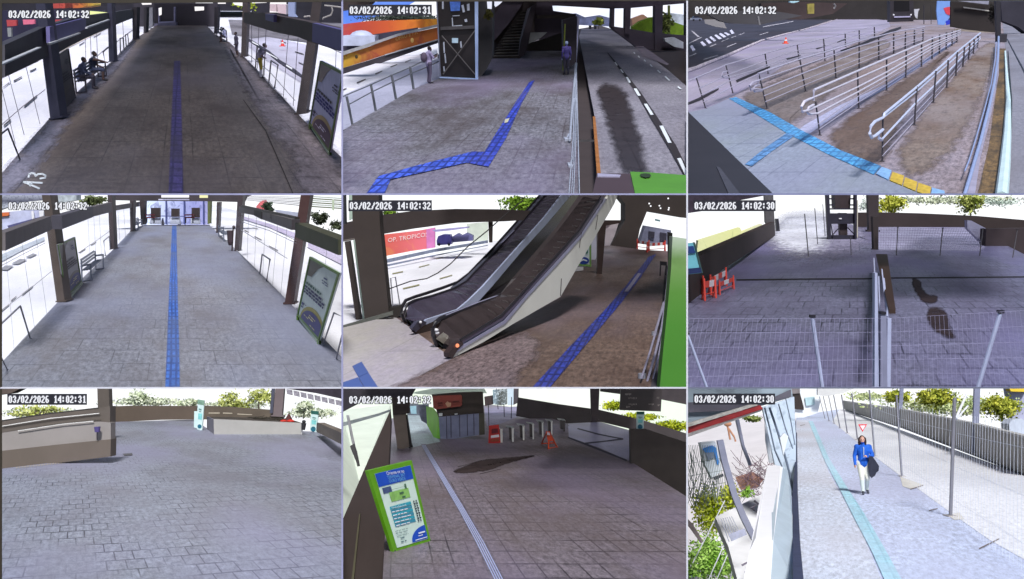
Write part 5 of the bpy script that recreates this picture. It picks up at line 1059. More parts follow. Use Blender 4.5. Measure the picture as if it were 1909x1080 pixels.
bench(E, (1262,262),(1232,236),(1232,268), "far bench by the litter bin on the bright platform", bm_, r=.04)
bench(E, (760,205),(782,186),(738,208), "far pale bench at the left end of the bright platform", bm_, r=.05)
hE = mat("hoop_grey", (120,120,130),.4,.15,6); hg4 = "hoop rails of the bright platform"
hoop(E, [(-15,930),(-20,745),(112,622),(166,800)], "large hoop rail in the near left of the bright platform", 11, hE, hg4)
hoop(E, [(-60,1100),(-70,900),(-20,850),(40,972)], "hoop rail cut off by the near left corner of the bright platform", 9, hE, hg4)
hoop(E, [(580,345),(571,264),(602,238),(606,312)], "hoop rail beside the slim column behind the bench", 6, hE, hg4)
hoop(E, [(1430,445),(1443,338),(1486,366),(1467,486)], "hoop rail left of the large poster on the bright platform", 8, hE, hg4)
hoop(E, [(1778,834),(1838,660),(1905,690),(1850,915)], "hoop rail in front of the large poster's right edge", 9, hE, hg4)
# litter bin
pbn = E.F(1277,320); ub = E.upx(pbn.y); t = thing(E, "litter_bin", "dark litter bin hanging on a post beside the brown column", "bin", pbn)
part(t, "post", MB(E).rod(pbn, E.V(1284,190, pbn.y),4*ub), dkE)
part(t, "bin", MB(E).path([E.V(1266,288, pbn.y-.05), E.V(1267,270, pbn.y-.05), E.V(1266,206, pbn.y-.05)],[8*ub, 15*ub, 18*ub],14), mat("bin_plum", (66,54,60),.5,.1))
part(t, "post_top", MB(E).ball(E.V(1287,188, pbn.y),(9*ub, 9*ub, 10*ub)), dkE)
# far end
yF = E.F(960,172).y
t = thing(E, "end_glazing", "glazed blue lilac end wall of the bright platform", "glass wall", E.V(970,170, yF))
part(t, "pane", MB(E).slab([(786,42),(1145,42),(1145,178),(786,178)], yF+8,.3), mural("end_glass_blue", [(150,170,230),(210,222,246),(140,144,196),(196,190,220),(210,226,226)],0,(-11,10),1.2,(110,116,160),.7))
for u in (910,1010,1116): part(t, "mullion", MB(E).slab([(u, 45),(u+7,45),(u+7,172),(u, 172)], yF+7.5,.2), mat("mullion_navy", (64,72,120),.5,.1))
part(t, "crossbar", MB(E).slab([(860,124),(1010,126),(1010,131),(860,129)], yF+7.4,.1), mat("mullion_navy", (64,72,120)))
for (x0, y0_, x1, y1), nm in (((830,82,880,136), "left of three, above a red seat"),((942,86,985,132), "middle of three, standing alone"),((1054,82,1096,136), "right of three, above a red seat")):
    q = E.V((x0+x1)/2,172, yF-1); t = thing(E, "display_screen", "dark display screen before the end glazing, "+nm, "screen", q, "display screens at the end of the bright platform")
    part(t, "screen", MB(E).slab([(x0, y0_),(x1, y0_),(x1, y1),(x0, y1)], yF-1,.3), mat("screen_dark", (62,54,56),.4,.1))
    part(t, "stand", MB(E).slab([(x0-4, y1+2),(x1+2, y1+2),(x1+4,172),(x0-6,172)], yF-.8,.3), mat("stand_white", (206,212,232),.5,.08))
for x, nm in ((826, "left"),(1040, "right")):
    t = thing(E, "red_bench", "red bench seat in front of the end glazing, at the %s" % nm, "bench", E.V(x, 165, yF-2), "red seats at the end of the bright platform")
    part(t, "slat", MB(E).slab([(x-26,118),(x+24,117),(x+24,124),(x-26,125)], yF-2,.3), mat("seat_red", (150,62,74),.5,.1))
    part(t, "seat_board", MB(E).slab([(x-24,132),(x+24,131),(x+24,138),(x-24,139)], yF-2,.5), mat("seat_red", (150,62,74)))
    for d in (-20,20): part(t, "leg", MB(E).slab([(x+d-2,139),(x+d+2,139),(x+d+2,166),(x+d-2,166)], yF-1.9,.2), STEEL_D)
for u, nm in ((896, "left"),(988, "right")):
    solo("bollard", MB(E).path([E.F(u, 170), E.V(u, 150, yF), E.V(u, 138, yF)],[.18,.1,.06]), mat("bollard_dark", (52,50,66),.5), "dark bollard before the end glazing, %s of the pair" % nm, "bollard", group="bollards at the end of the bright platform")
struct("ceiling", MB(E).slab([(560,-20),(1420,-20),(1320,24),(1308,50),(1150,46),(790,44),(620,40)], yF-6,3), mat("ceiling_dark_brown", (62,56,60),.8,.2,.4), "dark ceiling at the end of the bright platform", "ceiling")
t = thing(E, "ceiling_lamp", "long lit white tube lamp under the ceiling at the end of the bright platform", "lamp", E.V(962,24, yF-7))
part(t, "tube", MB(E).slab([(888,11),(1037,11),(1037,25),(888,25)], yF-7,.2), lamp)
t = thing(E, "ceiling_lamp", "short pale yellow lamp right of the long white tube lamp", "lamp", E.V(1118,24, yF-7))
part(t, "tube", MB(E).slab([(1098,12),(1141,12),(1141,27),(1098,27)], yF-7,.2), skymat("lamp_yellow", (240,236,180),1.0))
solo("light_strip", MB(E).slab([(872,33),(1040,33),(1040,40),(872,40)], yF-6.5,.2), mat("strip_lilac", (196,196,216),.5,.1), "pale strip light housing under the long tube lamp", "lamp housing")
# ================================================================ escalator hall
G = Place(636,360,2.946,(638,362.3,1281.5,723.3),60,3.5,1760)
struct("sky", MB(G).slab(FULL, 600,2), skymat("sky_white", (250,252,255)), "white sky beyond the escalator hall", "sky")
struct("ground", MB(G).floor([(-40,385),(230,380),(700,320),(840,262),(900,262),(850,380),(780,460),(640,560),(420,640),(280,670),(-40,760)],-.25), _M["white_road"], "overexposed white road outside the escalator hall", "road", uv=True)
flG = paving("brown_hall_floor", (114,95,86),(72,60,58),.9,.9,.015,(82,64,58),.75,.0,.45,.1,.4, sscale=.35, tint=(120,108,124), gvis=.5)
struct("hall_floor", MB(G).floor([(-40,762),(285,668),(700,520),(1260,410),(1290,300),(1450,284),(1640,310),(1800,320),(1950,330),(1950,1120),(-40,1120)],0,.2), flG, "brown stained floor of the escalator hall", "floor", uv=True)
struct("landing_floor", MB(G).floor([(-40,752),(285,672),(420,770),(612,908),(300,1075),(200,1120),(-40,1120)],.008), paving("landing_lilac", (172,164,178),(120,116,126),1.6,1.6,.012,(184,180,168),.6, fine=.14, tilevar=.05, tint=(188,190,168), gvis=1.0), "pale lilac landing floor at the foot of the escalators", "floor", uv=True)
stain("landing_border", G, [(200,1130),(300,1060),(616,912),(800,800),(1000,760),(1120,840),(980,1000),(880,1130)], paving("lilac_brown_floor", (124,108,110),(84,74,78),1.4,1.4,.012,(102,90,98),.7, fine=.45, tilevar=.05, gvis=1.0), "lilac brown floor slabs right of the escalator landing", "floor", .009,30)
tcG = paving("tactile_deep_blue", (52,68,168),(28,34,90),.14,.22,.03,(78,76,120),.7, fine=.3, tilevar=.2)
solo("tactile_strip", MB(G).floor([(1010,1110),(1250,850),(1450,640),(1560,515),(1690,350),(1730,335),(1640,470),(1540,600),(1330,850),(1110,1110)],.02), tcG, "deep blue tactile strip running along the escalator hall", "tactile paving", uv=True)
solo("floor_plate", MB(G).floor([(1556,540),(1630,440),(1648,442),(1576,542)],.03), mat("plate_lilac", (150,146,170),.5,.3,5), "lilac grey plate set in the deep blue tactile strip", "floor plate")
t = thing(G, "tactile_tiles", "blue tactile tiles in the near left corner of the escalator landing", "tactile paving", G.F(100,1040))
for q in ([(62,950),(112,926),(150,985),(96,1010)],[(96,1012),(150,987),(215,1085),(160,1120)],[(8,1040),(92,1012),(156,1120),(8,1120)]):
    part(t, "tile", MB(G).floor(q, .03,.02), paving("tactile_corner_blue", (86,110,176),(40,56,110),.12,.12,.03,(70,90,150),.5, fine=.4, tilevar=.3))
    ob = t.children[-1]
# outside on the left
yG = 75
t = thing(G, "mural_wall", "orange red painted wall with white lettering outside the escalator hall", "mural wall", G.V(360,350, yG))
part(t, "wall", MB(G).slab([(205,232),(420,208),(515,190),(515,300),(380,320),(215,352)], yG, .5), mural("mural_coral", [(226,120,70),(222,100,84),(224,112,130),(220,130,180)],0,(-5,5),.6,(230,150,90),.5))
rnd = random.Random(9); _o = G.V(256,272, yG-.05); _e = (G.V(452,242, yG-.05)-_o).normalized()
part(t, "lettering", text_mesh(MB(G), "OP. TROPICOS", _o, _e, Vector((0,0,1)),34*G.upx(yG)), mat("mural_white", (238,220,220),.7,.05))
part(t, "pink_panel", MB(G).slab([(468,200),(515,190),(515,300),(470,306)], yG-.1,.05), mat("mural_pink", (214,130,190),.7,.2,1))
t = thing(G, "car", "violet blue car parked under a canopy beyond the orange wall", "car", G.V(560,290, yG-2))
part(t, "body", MB(G).slab([(524,262),(532,238),(560,228),(598,230),(606,256),(606,282),(526,288)], yG-2,2), mat("car_violet", (86,80,160),.35,.25,2))
for u in (538,592): part(t, "wheel", MB(G).rod(G.V(u, 284, yG-2.2), G.V(u, 284, yG-1.8),7*G.upx(yG), n=12), mat("tyre", (30,30,32)))
solo("car", MB(G).slab([(610,240),(640,222),(660,234),(690,220),(724,236),(724,262),(612,272)], yG-1,2), mat("car_slate", (96,96,140),.4,.2,1.5), "slate car beyond the violet blue one", "car")
solo("canopy", MB(G).slab([(500,205),(590,196),(700,186),(700,192),(600,206),(520,214)], yG-3,1.5), mat("canopy_lilac", (150,144,190),.6,.2), "lilac canopy over the parked cars", "canopy")
solo("hedge", MB(G).slab([(690,170),(806,160),(806,260),(725,268),(690,230)], yG+4,.5), mat("pale_screen_green", (206,216,204),.8,.15,1), "pale green screen wall beside the beam post", "wall")
solo("guard_rail", MB(G).wall([(218,370),(500,310),(800,260),(800,275),(500,326),(218,390)], G.F(218,400), G.F(800,290),(.1,.1,0)).wall([(218,400),(500,342),(800,286),(800,290),(500,348),(218,410)], G.F(218,400), G.F(800,290),(.1,.1,0)), mat("guard_blue_grey", (140,150,178),.5,.3,2), "blue grey guard rail along the white road outside", "guard rail")
db = MB(G)
for pl in ([(425,405),(485,390),(485,394),(428,409)],[(280,440),(340,428),(340,434),(282,446)],[(338,522),(430,500),(430,507),(340,528)],[(540,468),(610,448),(610,453),(542,473)],[(520,360),(560,352),(560,355),(522,363)]): db.floor(pl, -.22)
struct("road_marking", db, mat("dash_olive", (150,146,110),.8,.2), "grey dashes on the white road outside the escalator hall", "road marking")
solo("tree", MB(G).leaves(G.V(985,62,110),(130*G.upx(110),3,40*G.upx(110)),700,.32,41), leafmat("leaf_bright", (70,100,28),(140,176,60)), "bright green tree above the beam beside the escalators", "tree")
solo("tree", MB(G).leaves(G.V(262,108,100),(36*G.upx(100),1.5,20*G.upx(100)),150,.25,42), leafmat("leaf_bright", (70,100,28),(140,176,60)), "scrap of green foliage under the timestamp", "shrub")
# column and beam on the left
dkG = mat("hall_column_dark", (62,54,52),.7,.15,1)
yc = G.F(200,690).y
t = thing(G, "column", "thick dark column at the left of the escalator hall", "column", G.F(190,690))
part(t, "shaft", MB(G).slab([(60,-10),(205,-10),(213,180),(262,655),(130,700),(76,262),(62,150)], yc, .9), dkG)
part(t, "cap", MB(G).slab([(230,640),(330,620),(330,668),(300,690),(240,668)], yc+.2,.6), mat("hall_black", (44,40,38),.7))
t = thing(G, "beam", "dark beam crossing the window left of the escalators", "beam", G.V(500,150, yc+4))
part(t, "span", MB(G).slab([(-20,172),(210,122),(400,98),(620,88),(860,90),(1040,98),(1000,150),(900,156),(640,164),(400,196),(205,230),(60,258),(-20,268)], yc+4,.9), mat("beam_dark", (60,52,52),.7,.15,1))
part(t, "hanger", MB(G).slab([(808,160),(832,160),(830,272),(812,272)], yc+4.2,.6), dkG)
part(t, "edge_tube", MB(G).path([G.V(u, v, yc+3.9) for u, v in ((-20,268),(100,248),(215,224))],.03), mat("edge_grey", (92,86,82),.5))
t = thing(G, "window_post", "slim dark window posts at the far left of the escalator hall", "post", G.F(100,700))
part(t, "post", MB(G).slab([(-20,-10),(18,-10),(22,170),(-20,180)], yc+2,.4), mat("window_dark", (48,50,60),.6))
part(t, "post", MB(G).slab([(18,268),(44,264),(108,700),(82,706)], yc+2,.4), dkG)
part(t, "trim", MB(G).slab([(42,-10),(62,-10),(62,140),(44,150)], yc+2.2,.2).slab([(66,260),(76,258),(142,690),(120,700)], yc+1.8,.2), mat("trim_pale_green", (176,196,184),.5,.1))
part(t, "post", MB(G).rod(G.V(222,-10, yc+3), G.V(240,560, yc+3),4*G.upx(yc)), mat("pipe_brown", (104,70,62),.5,.2))
part(t, "sill", MB(G).slab([(-20,738),(282,650),(285,668),(-20,760)], yc-.3,.3), mat("sill_grey", (90,92,88),.6,.2))
hoop(G, [(285,640),(272,468),(298,462),(325,630)], "hoop rail outside the window by the thick dark column", 7, mat("hoop_pale", (150,150,160),.4), None, foot=False)
solo("cable", MB(G).path([G.V(u, v, yc+1) for u, v in ((1000,40),(900,120),(800,210),(700,290),(600,390),(530,440),(470,470),(380,485),(240,535))],.018), mat("cable_dark", (56,54,56),.6), "dark cable sagging across the window beside the escalators", "cable")
# the two escalators
def epts(pl, p, q): return [G.W(u, v, p, q) for u, v in pl]
_a, _b = G.F(612,908), G.V(1130,612,31.0); e_dir = Vector((_b.x-_a.x, _b.y-_a.y, 0)).normalized()
def plane(u, v): a = G.F(u, v); return a, a+e_dir
eb = mat("escalator_black", (44,40,44),.2,.2,2, spec=.6); es = mat("escalator_skirt", (70,62,66),.5,.2,2); hr = mat("handrail_rubber", (40,38,44),.35,.1); ep = mat("panel_pale", (226,226,220),.45,.06,.6)
trim = mat("trim_lilac", (170,170,200),.35,.12,1.5, metal=.2); trimd = mat("trim_mauve", (104,96,120),.4,.15)
def strip(mb, a, b):
    for i in range(len(a)-1): mb.poly([a[i], a[i+1], b[i+1], b[i]])
    return mb
def resample(pl, n):
    d = [0]
    for a, b in zip(pl[:-1], pl[1:]): d.append(d[-1]+(Vector(b)-Vector(a)).length)
    out = []
    for i in range(n+1):
        s_ = d[-1]*i/n; k = 0
        while k < len(pl)-2 and d[k+1] < s_: k += 1
        f = (s_-d[k])/max(1e-9, d[k+1]-d[k]); out.append(Vector(pl[k])*(1-f)+Vector(pl[k+1])*f)
    return out
# near escalator
pr = plane(612,908); pl_n = plane(520,850)
t = thing(G, "escalator", "near escalator with the pale side panel, climbing to the right", "escalator", G.F(612,908))
o = Vector((0,.02,0))
panel = [(612,906),(640,858),(700,826),(905,706),(960,640),(1020,570),(1180,395),(1320,240),(1460,30),(1478,-20),(1530,-20),(1500,60),(1390,250),(1290,420),(1205,570),(1130,612),(940,722),(780,820)]
part(t, "side_panel", MB(G).prism(epts(panel, *pr), Vector((-.08,.05,0))), ep)
seam = MB(G)
for a, b in (((1322,200),(1308,300)),((1410,120),(1398,200)),((1210,470),(1205,565))):
    pa, pb2 = epts([a, b], pr[0]+Vector((.0,-.06,0)), pr[1]+Vector((0,-.06,0))); seam.rod(pa, pb2,.012)
part(t, "panel_seam", seam, mat("seam_dark", (60,58,60),.6))
part(t, "lower_trim", MB(G).prism(epts([(640,850),(700,818),(900,698),(955,630),(1018,558),(1180,380),(1320,226),(1450,30),(1462,30),(1322,242),(1184,398),(1022,574),(962,646),(906,714),(700,834),(632,876)], pr[0]+Vector((0,-.08,0)), pr[1]+Vector((0,-.08,0))), Vector((-.1,.03,0))), trim)
part(t, "upper_trim", MB(G).prism(epts([(660,812),(880,684),(940,620),(1008,546),(1170,368),(1310,214),(1436,20),(1446,24),(1316,222),(1176,378),(1014,556),(948,634),(888,696),(664,826)], pr[0]+Vector((0,-.1,0)), pr[1]+Vector((0,-.1,0))), Vector((-.06,.03,0))), trimd)
part(t, "newel", MB(G).prism(epts([(590,878),(622,838),(664,812),(672,832),(640,862),(612,908),(594,900)], pr[0]+Vector((0,-.12,0)), pr[1]+Vector((0,-.12,0))), Vector((-.12,.05,0))), mat("newel_dark", (58,46,48),.4))
lp_ = epts([(638,838)], pr[0]+Vector((0,-.2,0)), pr[1]+Vector((0,-.2,0)))[0]
part(t, "indicator_light", MB(G).ball(lp_, .045), skymat("lamp_orange", (255,150,110),1.2))
# handrails
hl = [(600,872),(560,862),(525,830),(506,780),(504,748),(518,712),(545,690),(600,668),(700,630),(800,592),(868,562)]
part(t, "handrail", MB(G).path(epts(hl[:3], *pl_n)+epts(hl[3:], *pl_n),.06,8), hr)
part(t, "handrail", MB(G).path(epts([(655,806),(700,780),(880,672),(940,608),(1008,534),(1170,356),(1310,202),(1425,20)], pr[0]+Vector((0,-.1,0)), pr[1]+Vector((0,-.1,0))),.03,8), hr)
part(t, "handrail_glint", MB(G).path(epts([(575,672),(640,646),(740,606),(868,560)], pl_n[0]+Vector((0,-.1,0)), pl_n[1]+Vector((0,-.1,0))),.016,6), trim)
bal = [(520,800),(540,700),(640,650),(868,562),(960,470),(1060,360),(1180,220),(1240,140),(1330,20)]
lowr = [(610,860),(650,806),(700,780),(880,672),(940,608),(1008,534),(1170,356),(1310,202),(1425,20)]
A_ = resample(epts(bal, *pl_n),26); B_ = resample(epts(lowr, pr[0]+Vector((-.06,.05,0)), pr[1]+Vector((-.06,.05,0))),26)
part(t, "balustrade", strip(MB(G), A_, [a+Vector((0,0,-.9)) for a in A_]), eb)
part(t, "step_band", strip(MB(G),[a*.78+b*.22+Vector((0,.25,-.35)) for a, b in zip(A_, B_)],[b+Vector((0,.1,-.12)) for b in B_]), es)
deep = [a+Vector((.3,1.2,-.9)) for a in A_]
part(t, "inner_wall", strip(MB(G), A_, [b+Vector((0,.9,-.1)) for b in B_]), mat("escalator_brown", (60,52,54),.22,.3,1.5, spec=.6))
st_ = MB(G); ga = mat("step_edge_grey", (112,106,104),.5,.5,2)
for i in range(6,26):
    a, b = A_[i], B_[i]; q = a*.40+b*.60; e = (b-a); w = rnd.uniform(.5,1.0)
    st_.prism([q-e*.22*w+Vector((0,-.3,0)), q+e*.3*w+Vector((0,-.3,0)), q+e*.3*w+Vector((0,-.3,.022)), q-e*.22*w+Vector((0,-.3,.022))],(0,.05,.0))
part(t, "step_edges", st_, ga)
part(t, "landing_plate", MB(G).poly(epts([(520,800),(612,862),(655,826),(560,765)], pl_n[0]+Vector((.3,-.1,0)), pl_n[1]+Vector((.3,-.1,0)))), mat("plate_warm_grey", (150,142,132),.4,.15))
for q in ((520,752),(524,768)): part(t, "brush_light", MB(G).ball(epts([q], pl_n[0]+Vector((0,-.2,0)), pl_n[1]+Vector((0,-.2,0)))[0],(.07,.04,.04)), mat("lamp_glass", (220,218,224)))
# far escalator
pe = plane(425,775); pf = plane(345,715)
t = thing(G, "escalator", "far escalator on the window side, with a pale blue inner ledge", "escalator", G.F(400,770))
ledge = [(440,720),(470,695),(640,640),(700,590),(780,512),(960,310),(1120,130),(1235,-20),(1290,-20),(1130,170),(1000,310),(840,500),(760,590),(690,650),(620,680),(500,722),(450,745)]
part(t, "ledge", MB(G).prism(epts(ledge, *pe), Vector((-.05,.08,0))), mat("ledge_pale_blue", (176,186,216),.4,.15,.8))
part(t, "side_panel", MB(G).prism(epts([(410,762),(450,742),(620,684),(690,655),(760,596),(840,506),(1000,316),(1130,176),(1290,-20),(1330,-20),(1180,190),(1060,330),(940,470),(868,562),(700,640),(560,690),(520,740),(500,780),(440,790)], pe[0]+Vector((0,.2,0)), pe[1]+Vector((0,.2,0))), Vector((-.05,.08,0))), eb)
part(t, "newel", MB(G).prism(epts([(392,742),(420,706),(450,698),(470,712),(440,740),(410,764)], pe[0]+Vector((0,-.1,0)), pe[1]+Vector((0,-.1,0))), Vector((-.1,.08,0))), mat("newel_slate", (66,66,84),.4))
part(t, "newel_light", MB(G).ball(epts([(436,710)], pe[0]+Vector((0,-.25,0)), pe[1]+Vector((0,-.25,0)))[0],.04), mat("lamp_glass", (220,218,224)))
far_top = [(345,700),(333,660),(336,620),(355,590),(400,572),(470,550),(560,520),(640,490),(700,445),(840,300),(960,165),(1120,-20)]
part(t, "handrail", MB(G).path(epts([(415,745),(370,722)]+far_top, *pf),.05,8), hr)
near_top = [(400,745),(362,700),(350,650),(362,612),(400,592),(500,566),(620,526),(690,486),(730,440),(860,310),(990,165),(1150,-20)]
part(t, "handrail", MB(G).path(epts(near_top, pf[0]+Vector((.25,-.1,0)), pf[1]+Vector((.25,-.1,0))),.045,8), hr)
A2 = resample(epts([(352,690),(356,620),(400,592),(500,566),(620,526),(690,486),(730,440),(860,310),(990,165),(1150,-20)], pf[0]+Vector((.3,.1,0)), pf[1]+Vector((.3,.1,0))),26)
B2_ = resample(epts([(420,720),(470,690),(640,636),(700,584),(780,506),(960,304),(1120,124),(1240,-20)], *pe),26)
part(t, "inner_wall", strip(MB(G), A2,[b+Vector((0,.7,-.05)) for b in B2_]), mat("escalator_plum", (74,68,86),.2,.4,1.2, spec=.7))
A3_ = resample(epts([(600,520),(690,450),(840,300),(960,165),(1120,-20)], pf[0], pf[1]),20); B3_ = resample(epts([(600,545),(690,490),(860,312),(990,168),(1150,-20)], pf[0]+Vector((.3,.1,0)), pf[1]+Vector((.3,.1,0))),20)
part(t, "balustrade", strip(MB(G), A3_, B3_), mat("balustrade_grey", (96,98,116),.4,.2))
part(t, "landing_plate", MB(G).poly(epts([(360,700),(400,730),(430,700),(375,640)], pf[0]+Vector((.2,-.15,0)), pf[1]+Vector((.2,-.15,0)))), mat("plate_blue", (150,160,210),.4,.15))
for q in ((366,660),(372,676)): part(t, "brush_light", MB(G).path(epts([q, (q[0]+22, q[1]-4)], pf[0]+Vector((.2,-.25,0)), pf[1]+Vector((.2,-.25,0))),.035), mat("lamp_glass", (220,218,224)))
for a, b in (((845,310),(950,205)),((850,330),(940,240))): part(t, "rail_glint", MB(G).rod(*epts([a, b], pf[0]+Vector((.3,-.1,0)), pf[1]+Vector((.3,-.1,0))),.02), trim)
s2_ = MB(G)
for i in range(7,26):
    a, b = A2[i], B2_[i]; q = a*.5+b*.5; e = (b-a)
    s2_.prism([q-e*.34+Vector((0,-.3,0)), q+e*.34+Vector((0,-.3,0)), q+e*.34+Vector((0,-.3,.02)), q-e*.34+Vector((0,-.3,.02))],(0,.05,0))
part(t, "step_edges", s2_, mat("step_edge_dim", (92,86,92),.5,.4,2))
part(t, "plinth", MB(G).prism(epts([(395,762),(440,735),(520,700),(520,770),(490,790),(440,790)], pe[0]+Vector((0,-.02,0)), pe[1]+Vector((0,-.02,0))), Vector((-.05,.06,0))), eb)
# dark ceiling, far hall, sign, column
yU = G.F(1430,445).y
struct("ceiling", MB(G).slab([(1495,-20),(1950,-20),(1950,140),(1900,138),(1680,100),(1640,200),(1620,310),(1480,292),(1560,150),(1560,60)], yU+40,4), mat("hall_black_brown", (52,44,42),.8,.2,.3), "dark brown ceiling and wall at the far end of the escalator hall", "ceiling")
struct("ceiling_dark", MB(G).slab([(1210,-20),(1480,-20),(1330,220),(1210,330),(1080,520),(960,560),(900,520),(1000,380)], yU+46,2), mat("hall_black_brown2", (60,52,54),.8,.3,.3), "dark soffit seen between the two escalator sides", "ceiling")
struct("sky", MB(G).slab([(1312,58),(1380,56),(1342,110),(1282,112)], yU+44,.3), skymat("sky_lilac", (214,214,246),.95,(170,176,220)), "small pale lilac window beyond the near escalator", "sky")
lt5 = MB(G)
for (u, v) in ((1692,58),(1700,72),(1748,70),(1754,84),(1800,82),(1798,92),(1796,30)): lt5.ball(G.V(u, v, yU+38),4.5*G.upx(yU+38),8,6)
solo("ceiling_lamps", lt5, skymat("lamp_white", (250,250,255)), "cluster of tiny lit ceiling lamps in the dark ceiling of the escalator hall", "lamps", kind="stuff")
struct("far_floor", MB(G).slab([(1340,270),(1480,290),(1620,312),(1560,330),(1330,310)], yU+60,.3), mat("far_pale", (180,180,200),.7,.1), "pale far floor past the dark column", "floor")
t = thing(G, "sign", "white and red hanging sign panel beside the dark column", "sign", G.V(1480,280, yU+20))
part(t, "panel", MB(G).slab([(1450,160),(1526,158),(1500,240),(1476,288),(1448,290)], yU+22,.3), mat("sign_warm_white", (232,220,228),.5,.08))
part(t, "red_band", MB(G).slab([(1430,160),(1480,158),(1462,176),(1446,182)], yU+21.8,.2), mat("sign_rose", (220,110,130),.5,.1))
t = thing(G, "column", "dark column standing beyond the near escalator", "column", G.F(1430,445))
part(t, "shaft", MB(G).slab([(1408,170),(1455,178),(1432,446),(1405,446)], yU, .5), mat("column_chocolate", (70,56,54),.6,.15,1))
part(t, "bracket", MB(G).slab([(1440,150),(1540,150),(1530,166),(1455,180),(1408,190)], yU+.1,.4), mat("column_chocolate", (70,56,54)))
struct("far_light_wall", MB(G).slab([(1372,225),(1412,205),(1412,330),(1372,420)], yU+14,.4), mat("far_pale2", (206,206,222),.7,.06), "pale wall lit behind the dark column", "wall")
t = thing(G, "info_board", "information board with a green edge and blue emblem behind the near escalator", "board", G.F(1340,405)); yb5 = G.F(1340,405).y
part(t, "board", MB(G).slab([(1296,340),(1366,262),(1370,404),(1296,398)], yb5,.15), mat("board_white", (214,224,230),.5,.06))
part(t, "edge", MB(G).slab([(1364,258),(1374,256),(1374,406),(1364,404)], yb5-.05,.15).slab([(1296,386),(1366,394),(1366,405),(1296,398)], yb5-.05,.1), mat("edge_green", (110,150,80),.5,.1))
part(t, "emblem", MB(G).poly([G.V(1332+30*math.cos(a),372+20*math.sin(a), yb5-.06) for a in [i*math.pi/10 for i in range(20)]]), mat("emblem_navy", (40,64,150),.5))
part(t, "emblem_wave", MB(G).poly([G.V(u, v, yb5-.09) for u, v in ((1312,372),(1330,362),(1352,370),(1350,376),(1330,370),(1314,379))]), mat("board_white", (214,224,230)))
part(t, "lettering", MB(G).slab([(1322,312),(1334,306),(1334,336),(1322,340)], yb5-.06,.03).slab([(1344,290),(1356,284),(1356,330),(1344,336)], yb5-.06,.03), mat("ink_green2", (70,120,110),.6))
part(t, "foot", MB(G).slab([(1284,372),(1300,372),(1300,414),(1284,410)], yb5,.2), STEEL_D)
solo("plinth", MB(G).slab([(1268,414),(1330,408),(1330,424),(1262,434)], G.F(1290,434).y, .6), mat("plinth_pale", (196,196,200),.6,.1), "pale plinth under the information board", "plinth")
# white lit opening and ticket gate
ye = G.F(1700,320).y
struct("sky", MB(G).slab([(1684,106),(1900,146),(1950,160),(1950,260),(1895,246),(1810,226),(1665,186)], ye+20,.3), skymat("sky_white2", (248,250,252),1.05), "white daylight opening at the end of the escalator hall", "sky")
t = thing(G, "ticket_gate", "grey ticket gate with two dark windows at the end of the hall", "gate", G.V(1730,300, ye+6))
part(t, "body", MB(G).slab([(1672,180),(1812,205),(1812,285),(1640,276)], ye+8,2), mat("gate_grey_violet", (120,122,146),.5,.3,2))
for q in ([(1690,210),(1722,214),(1720,250),(1690,246)],[(1752,216),(1788,222),(1786,264),(1752,258)]): part(t, "window", MB(G).slab(q, ye+7.8,.2), mat("gate_window", (54,52,66),.4))
part(t, "notice", MB(G).slab([(1724,142),(1752,148),(1752,158),(1724,152)], ye+7.6,.1), mat("notice_teal", (96,128,136),.5))
orange = mat("barrier_red_orange", (206,70,60),.55,.12,4); bwhite = mat("barrier_white", (220,214,220),.55,.06)
def barrier(c, u0, v0, u1, v1, ht, label, group=None, n=5):
    """folding barrier: two A-shaped trestles and a striped board"""
    a, b = c.F(u0, v0), c.F(u1, v1); k = ht*c.upx(a.y); t = thing(c, "barrier", label, "barrier", (a+b)/2, group); d = (b-a); Z = Vector((0,0,1)); o = Vector((0,.35*k, 0))
    for q in (a, b):
        part(t, "leg", MB(c).rod(q-o, q+Z*k, .05*k), orange); part(t, "leg", MB(c).rod(q+o, q+Z*k, .05*k), orange)
    for i in range(n):
        f0, f1 = i/n, (i+1)/n
        part(t, "board_panel", MB(c).prism([a+d*f0+Z*k*.55, a+d*f1+Z*k*.55, a+d*f1+Z*k*.85, a+d*f0+Z*k*.85],(0,.05,0)), bwhite if i % 2 else orange)
    part(t, "lower_rail", MB(c).rod(a+Z*k*.25, b+Z*k*.25,.03*k), orange)
    return t
barrier(G, 1626,308,1690,318,56, "red and white barrier at the end of the hall, left of two", "red barriers at the end of the escalator hall")
barrier(G, 1680,326,1778,318,58, "red and white barrier across the far end of the tactile strip", "red barriers at the end of the escalator hall", 7)
# railing and green wall on the right
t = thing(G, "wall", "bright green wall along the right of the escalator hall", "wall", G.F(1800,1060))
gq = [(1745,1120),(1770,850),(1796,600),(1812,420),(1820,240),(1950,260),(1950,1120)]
part(t, "face", MB(G).slab(gq, 20,.4), mural("wall_green_glare", [(66,128,34),(70,132,38),(84,138,50),(120,156,90),(214,224,216)],2,(0.6,3.1),.8,(60,104,40),.3))  # ramp turns pale at the top: glare put into the colour
t = thing(G, "railing", "pale metal railing leaning along the right edge of the escalator hall", "railing", G.F(1700,1000))
for pl, w in (([(1650,1015),(1700,860),(1748,690),(1775,610)],12),([(1665,1090),(1720,900),(1760,740),(1782,600),(1800,420)],14),([(1690,1110),(1742,900),(1778,700),(1800,500)],8),([(1718,780),(1742,700),(1770,600)],8)):
    yy = [G.F(u-50, min(1050, v+90)).y for u, v in pl]; part(t, "rail", MB(G).path([G.V(u, v, y) for (u, v), y in zip(pl, yy)],[w/2*G.upx(y) for y in yy]), mat("rail_mauve", (150,146,168),.4,.25,3))
for u, v in ((1652,1018),(1720,782)): q = G.F(u, v); part(t, "foot", MB(G).rod(q, q+Vector((0,0,.1)),.08), METAL)
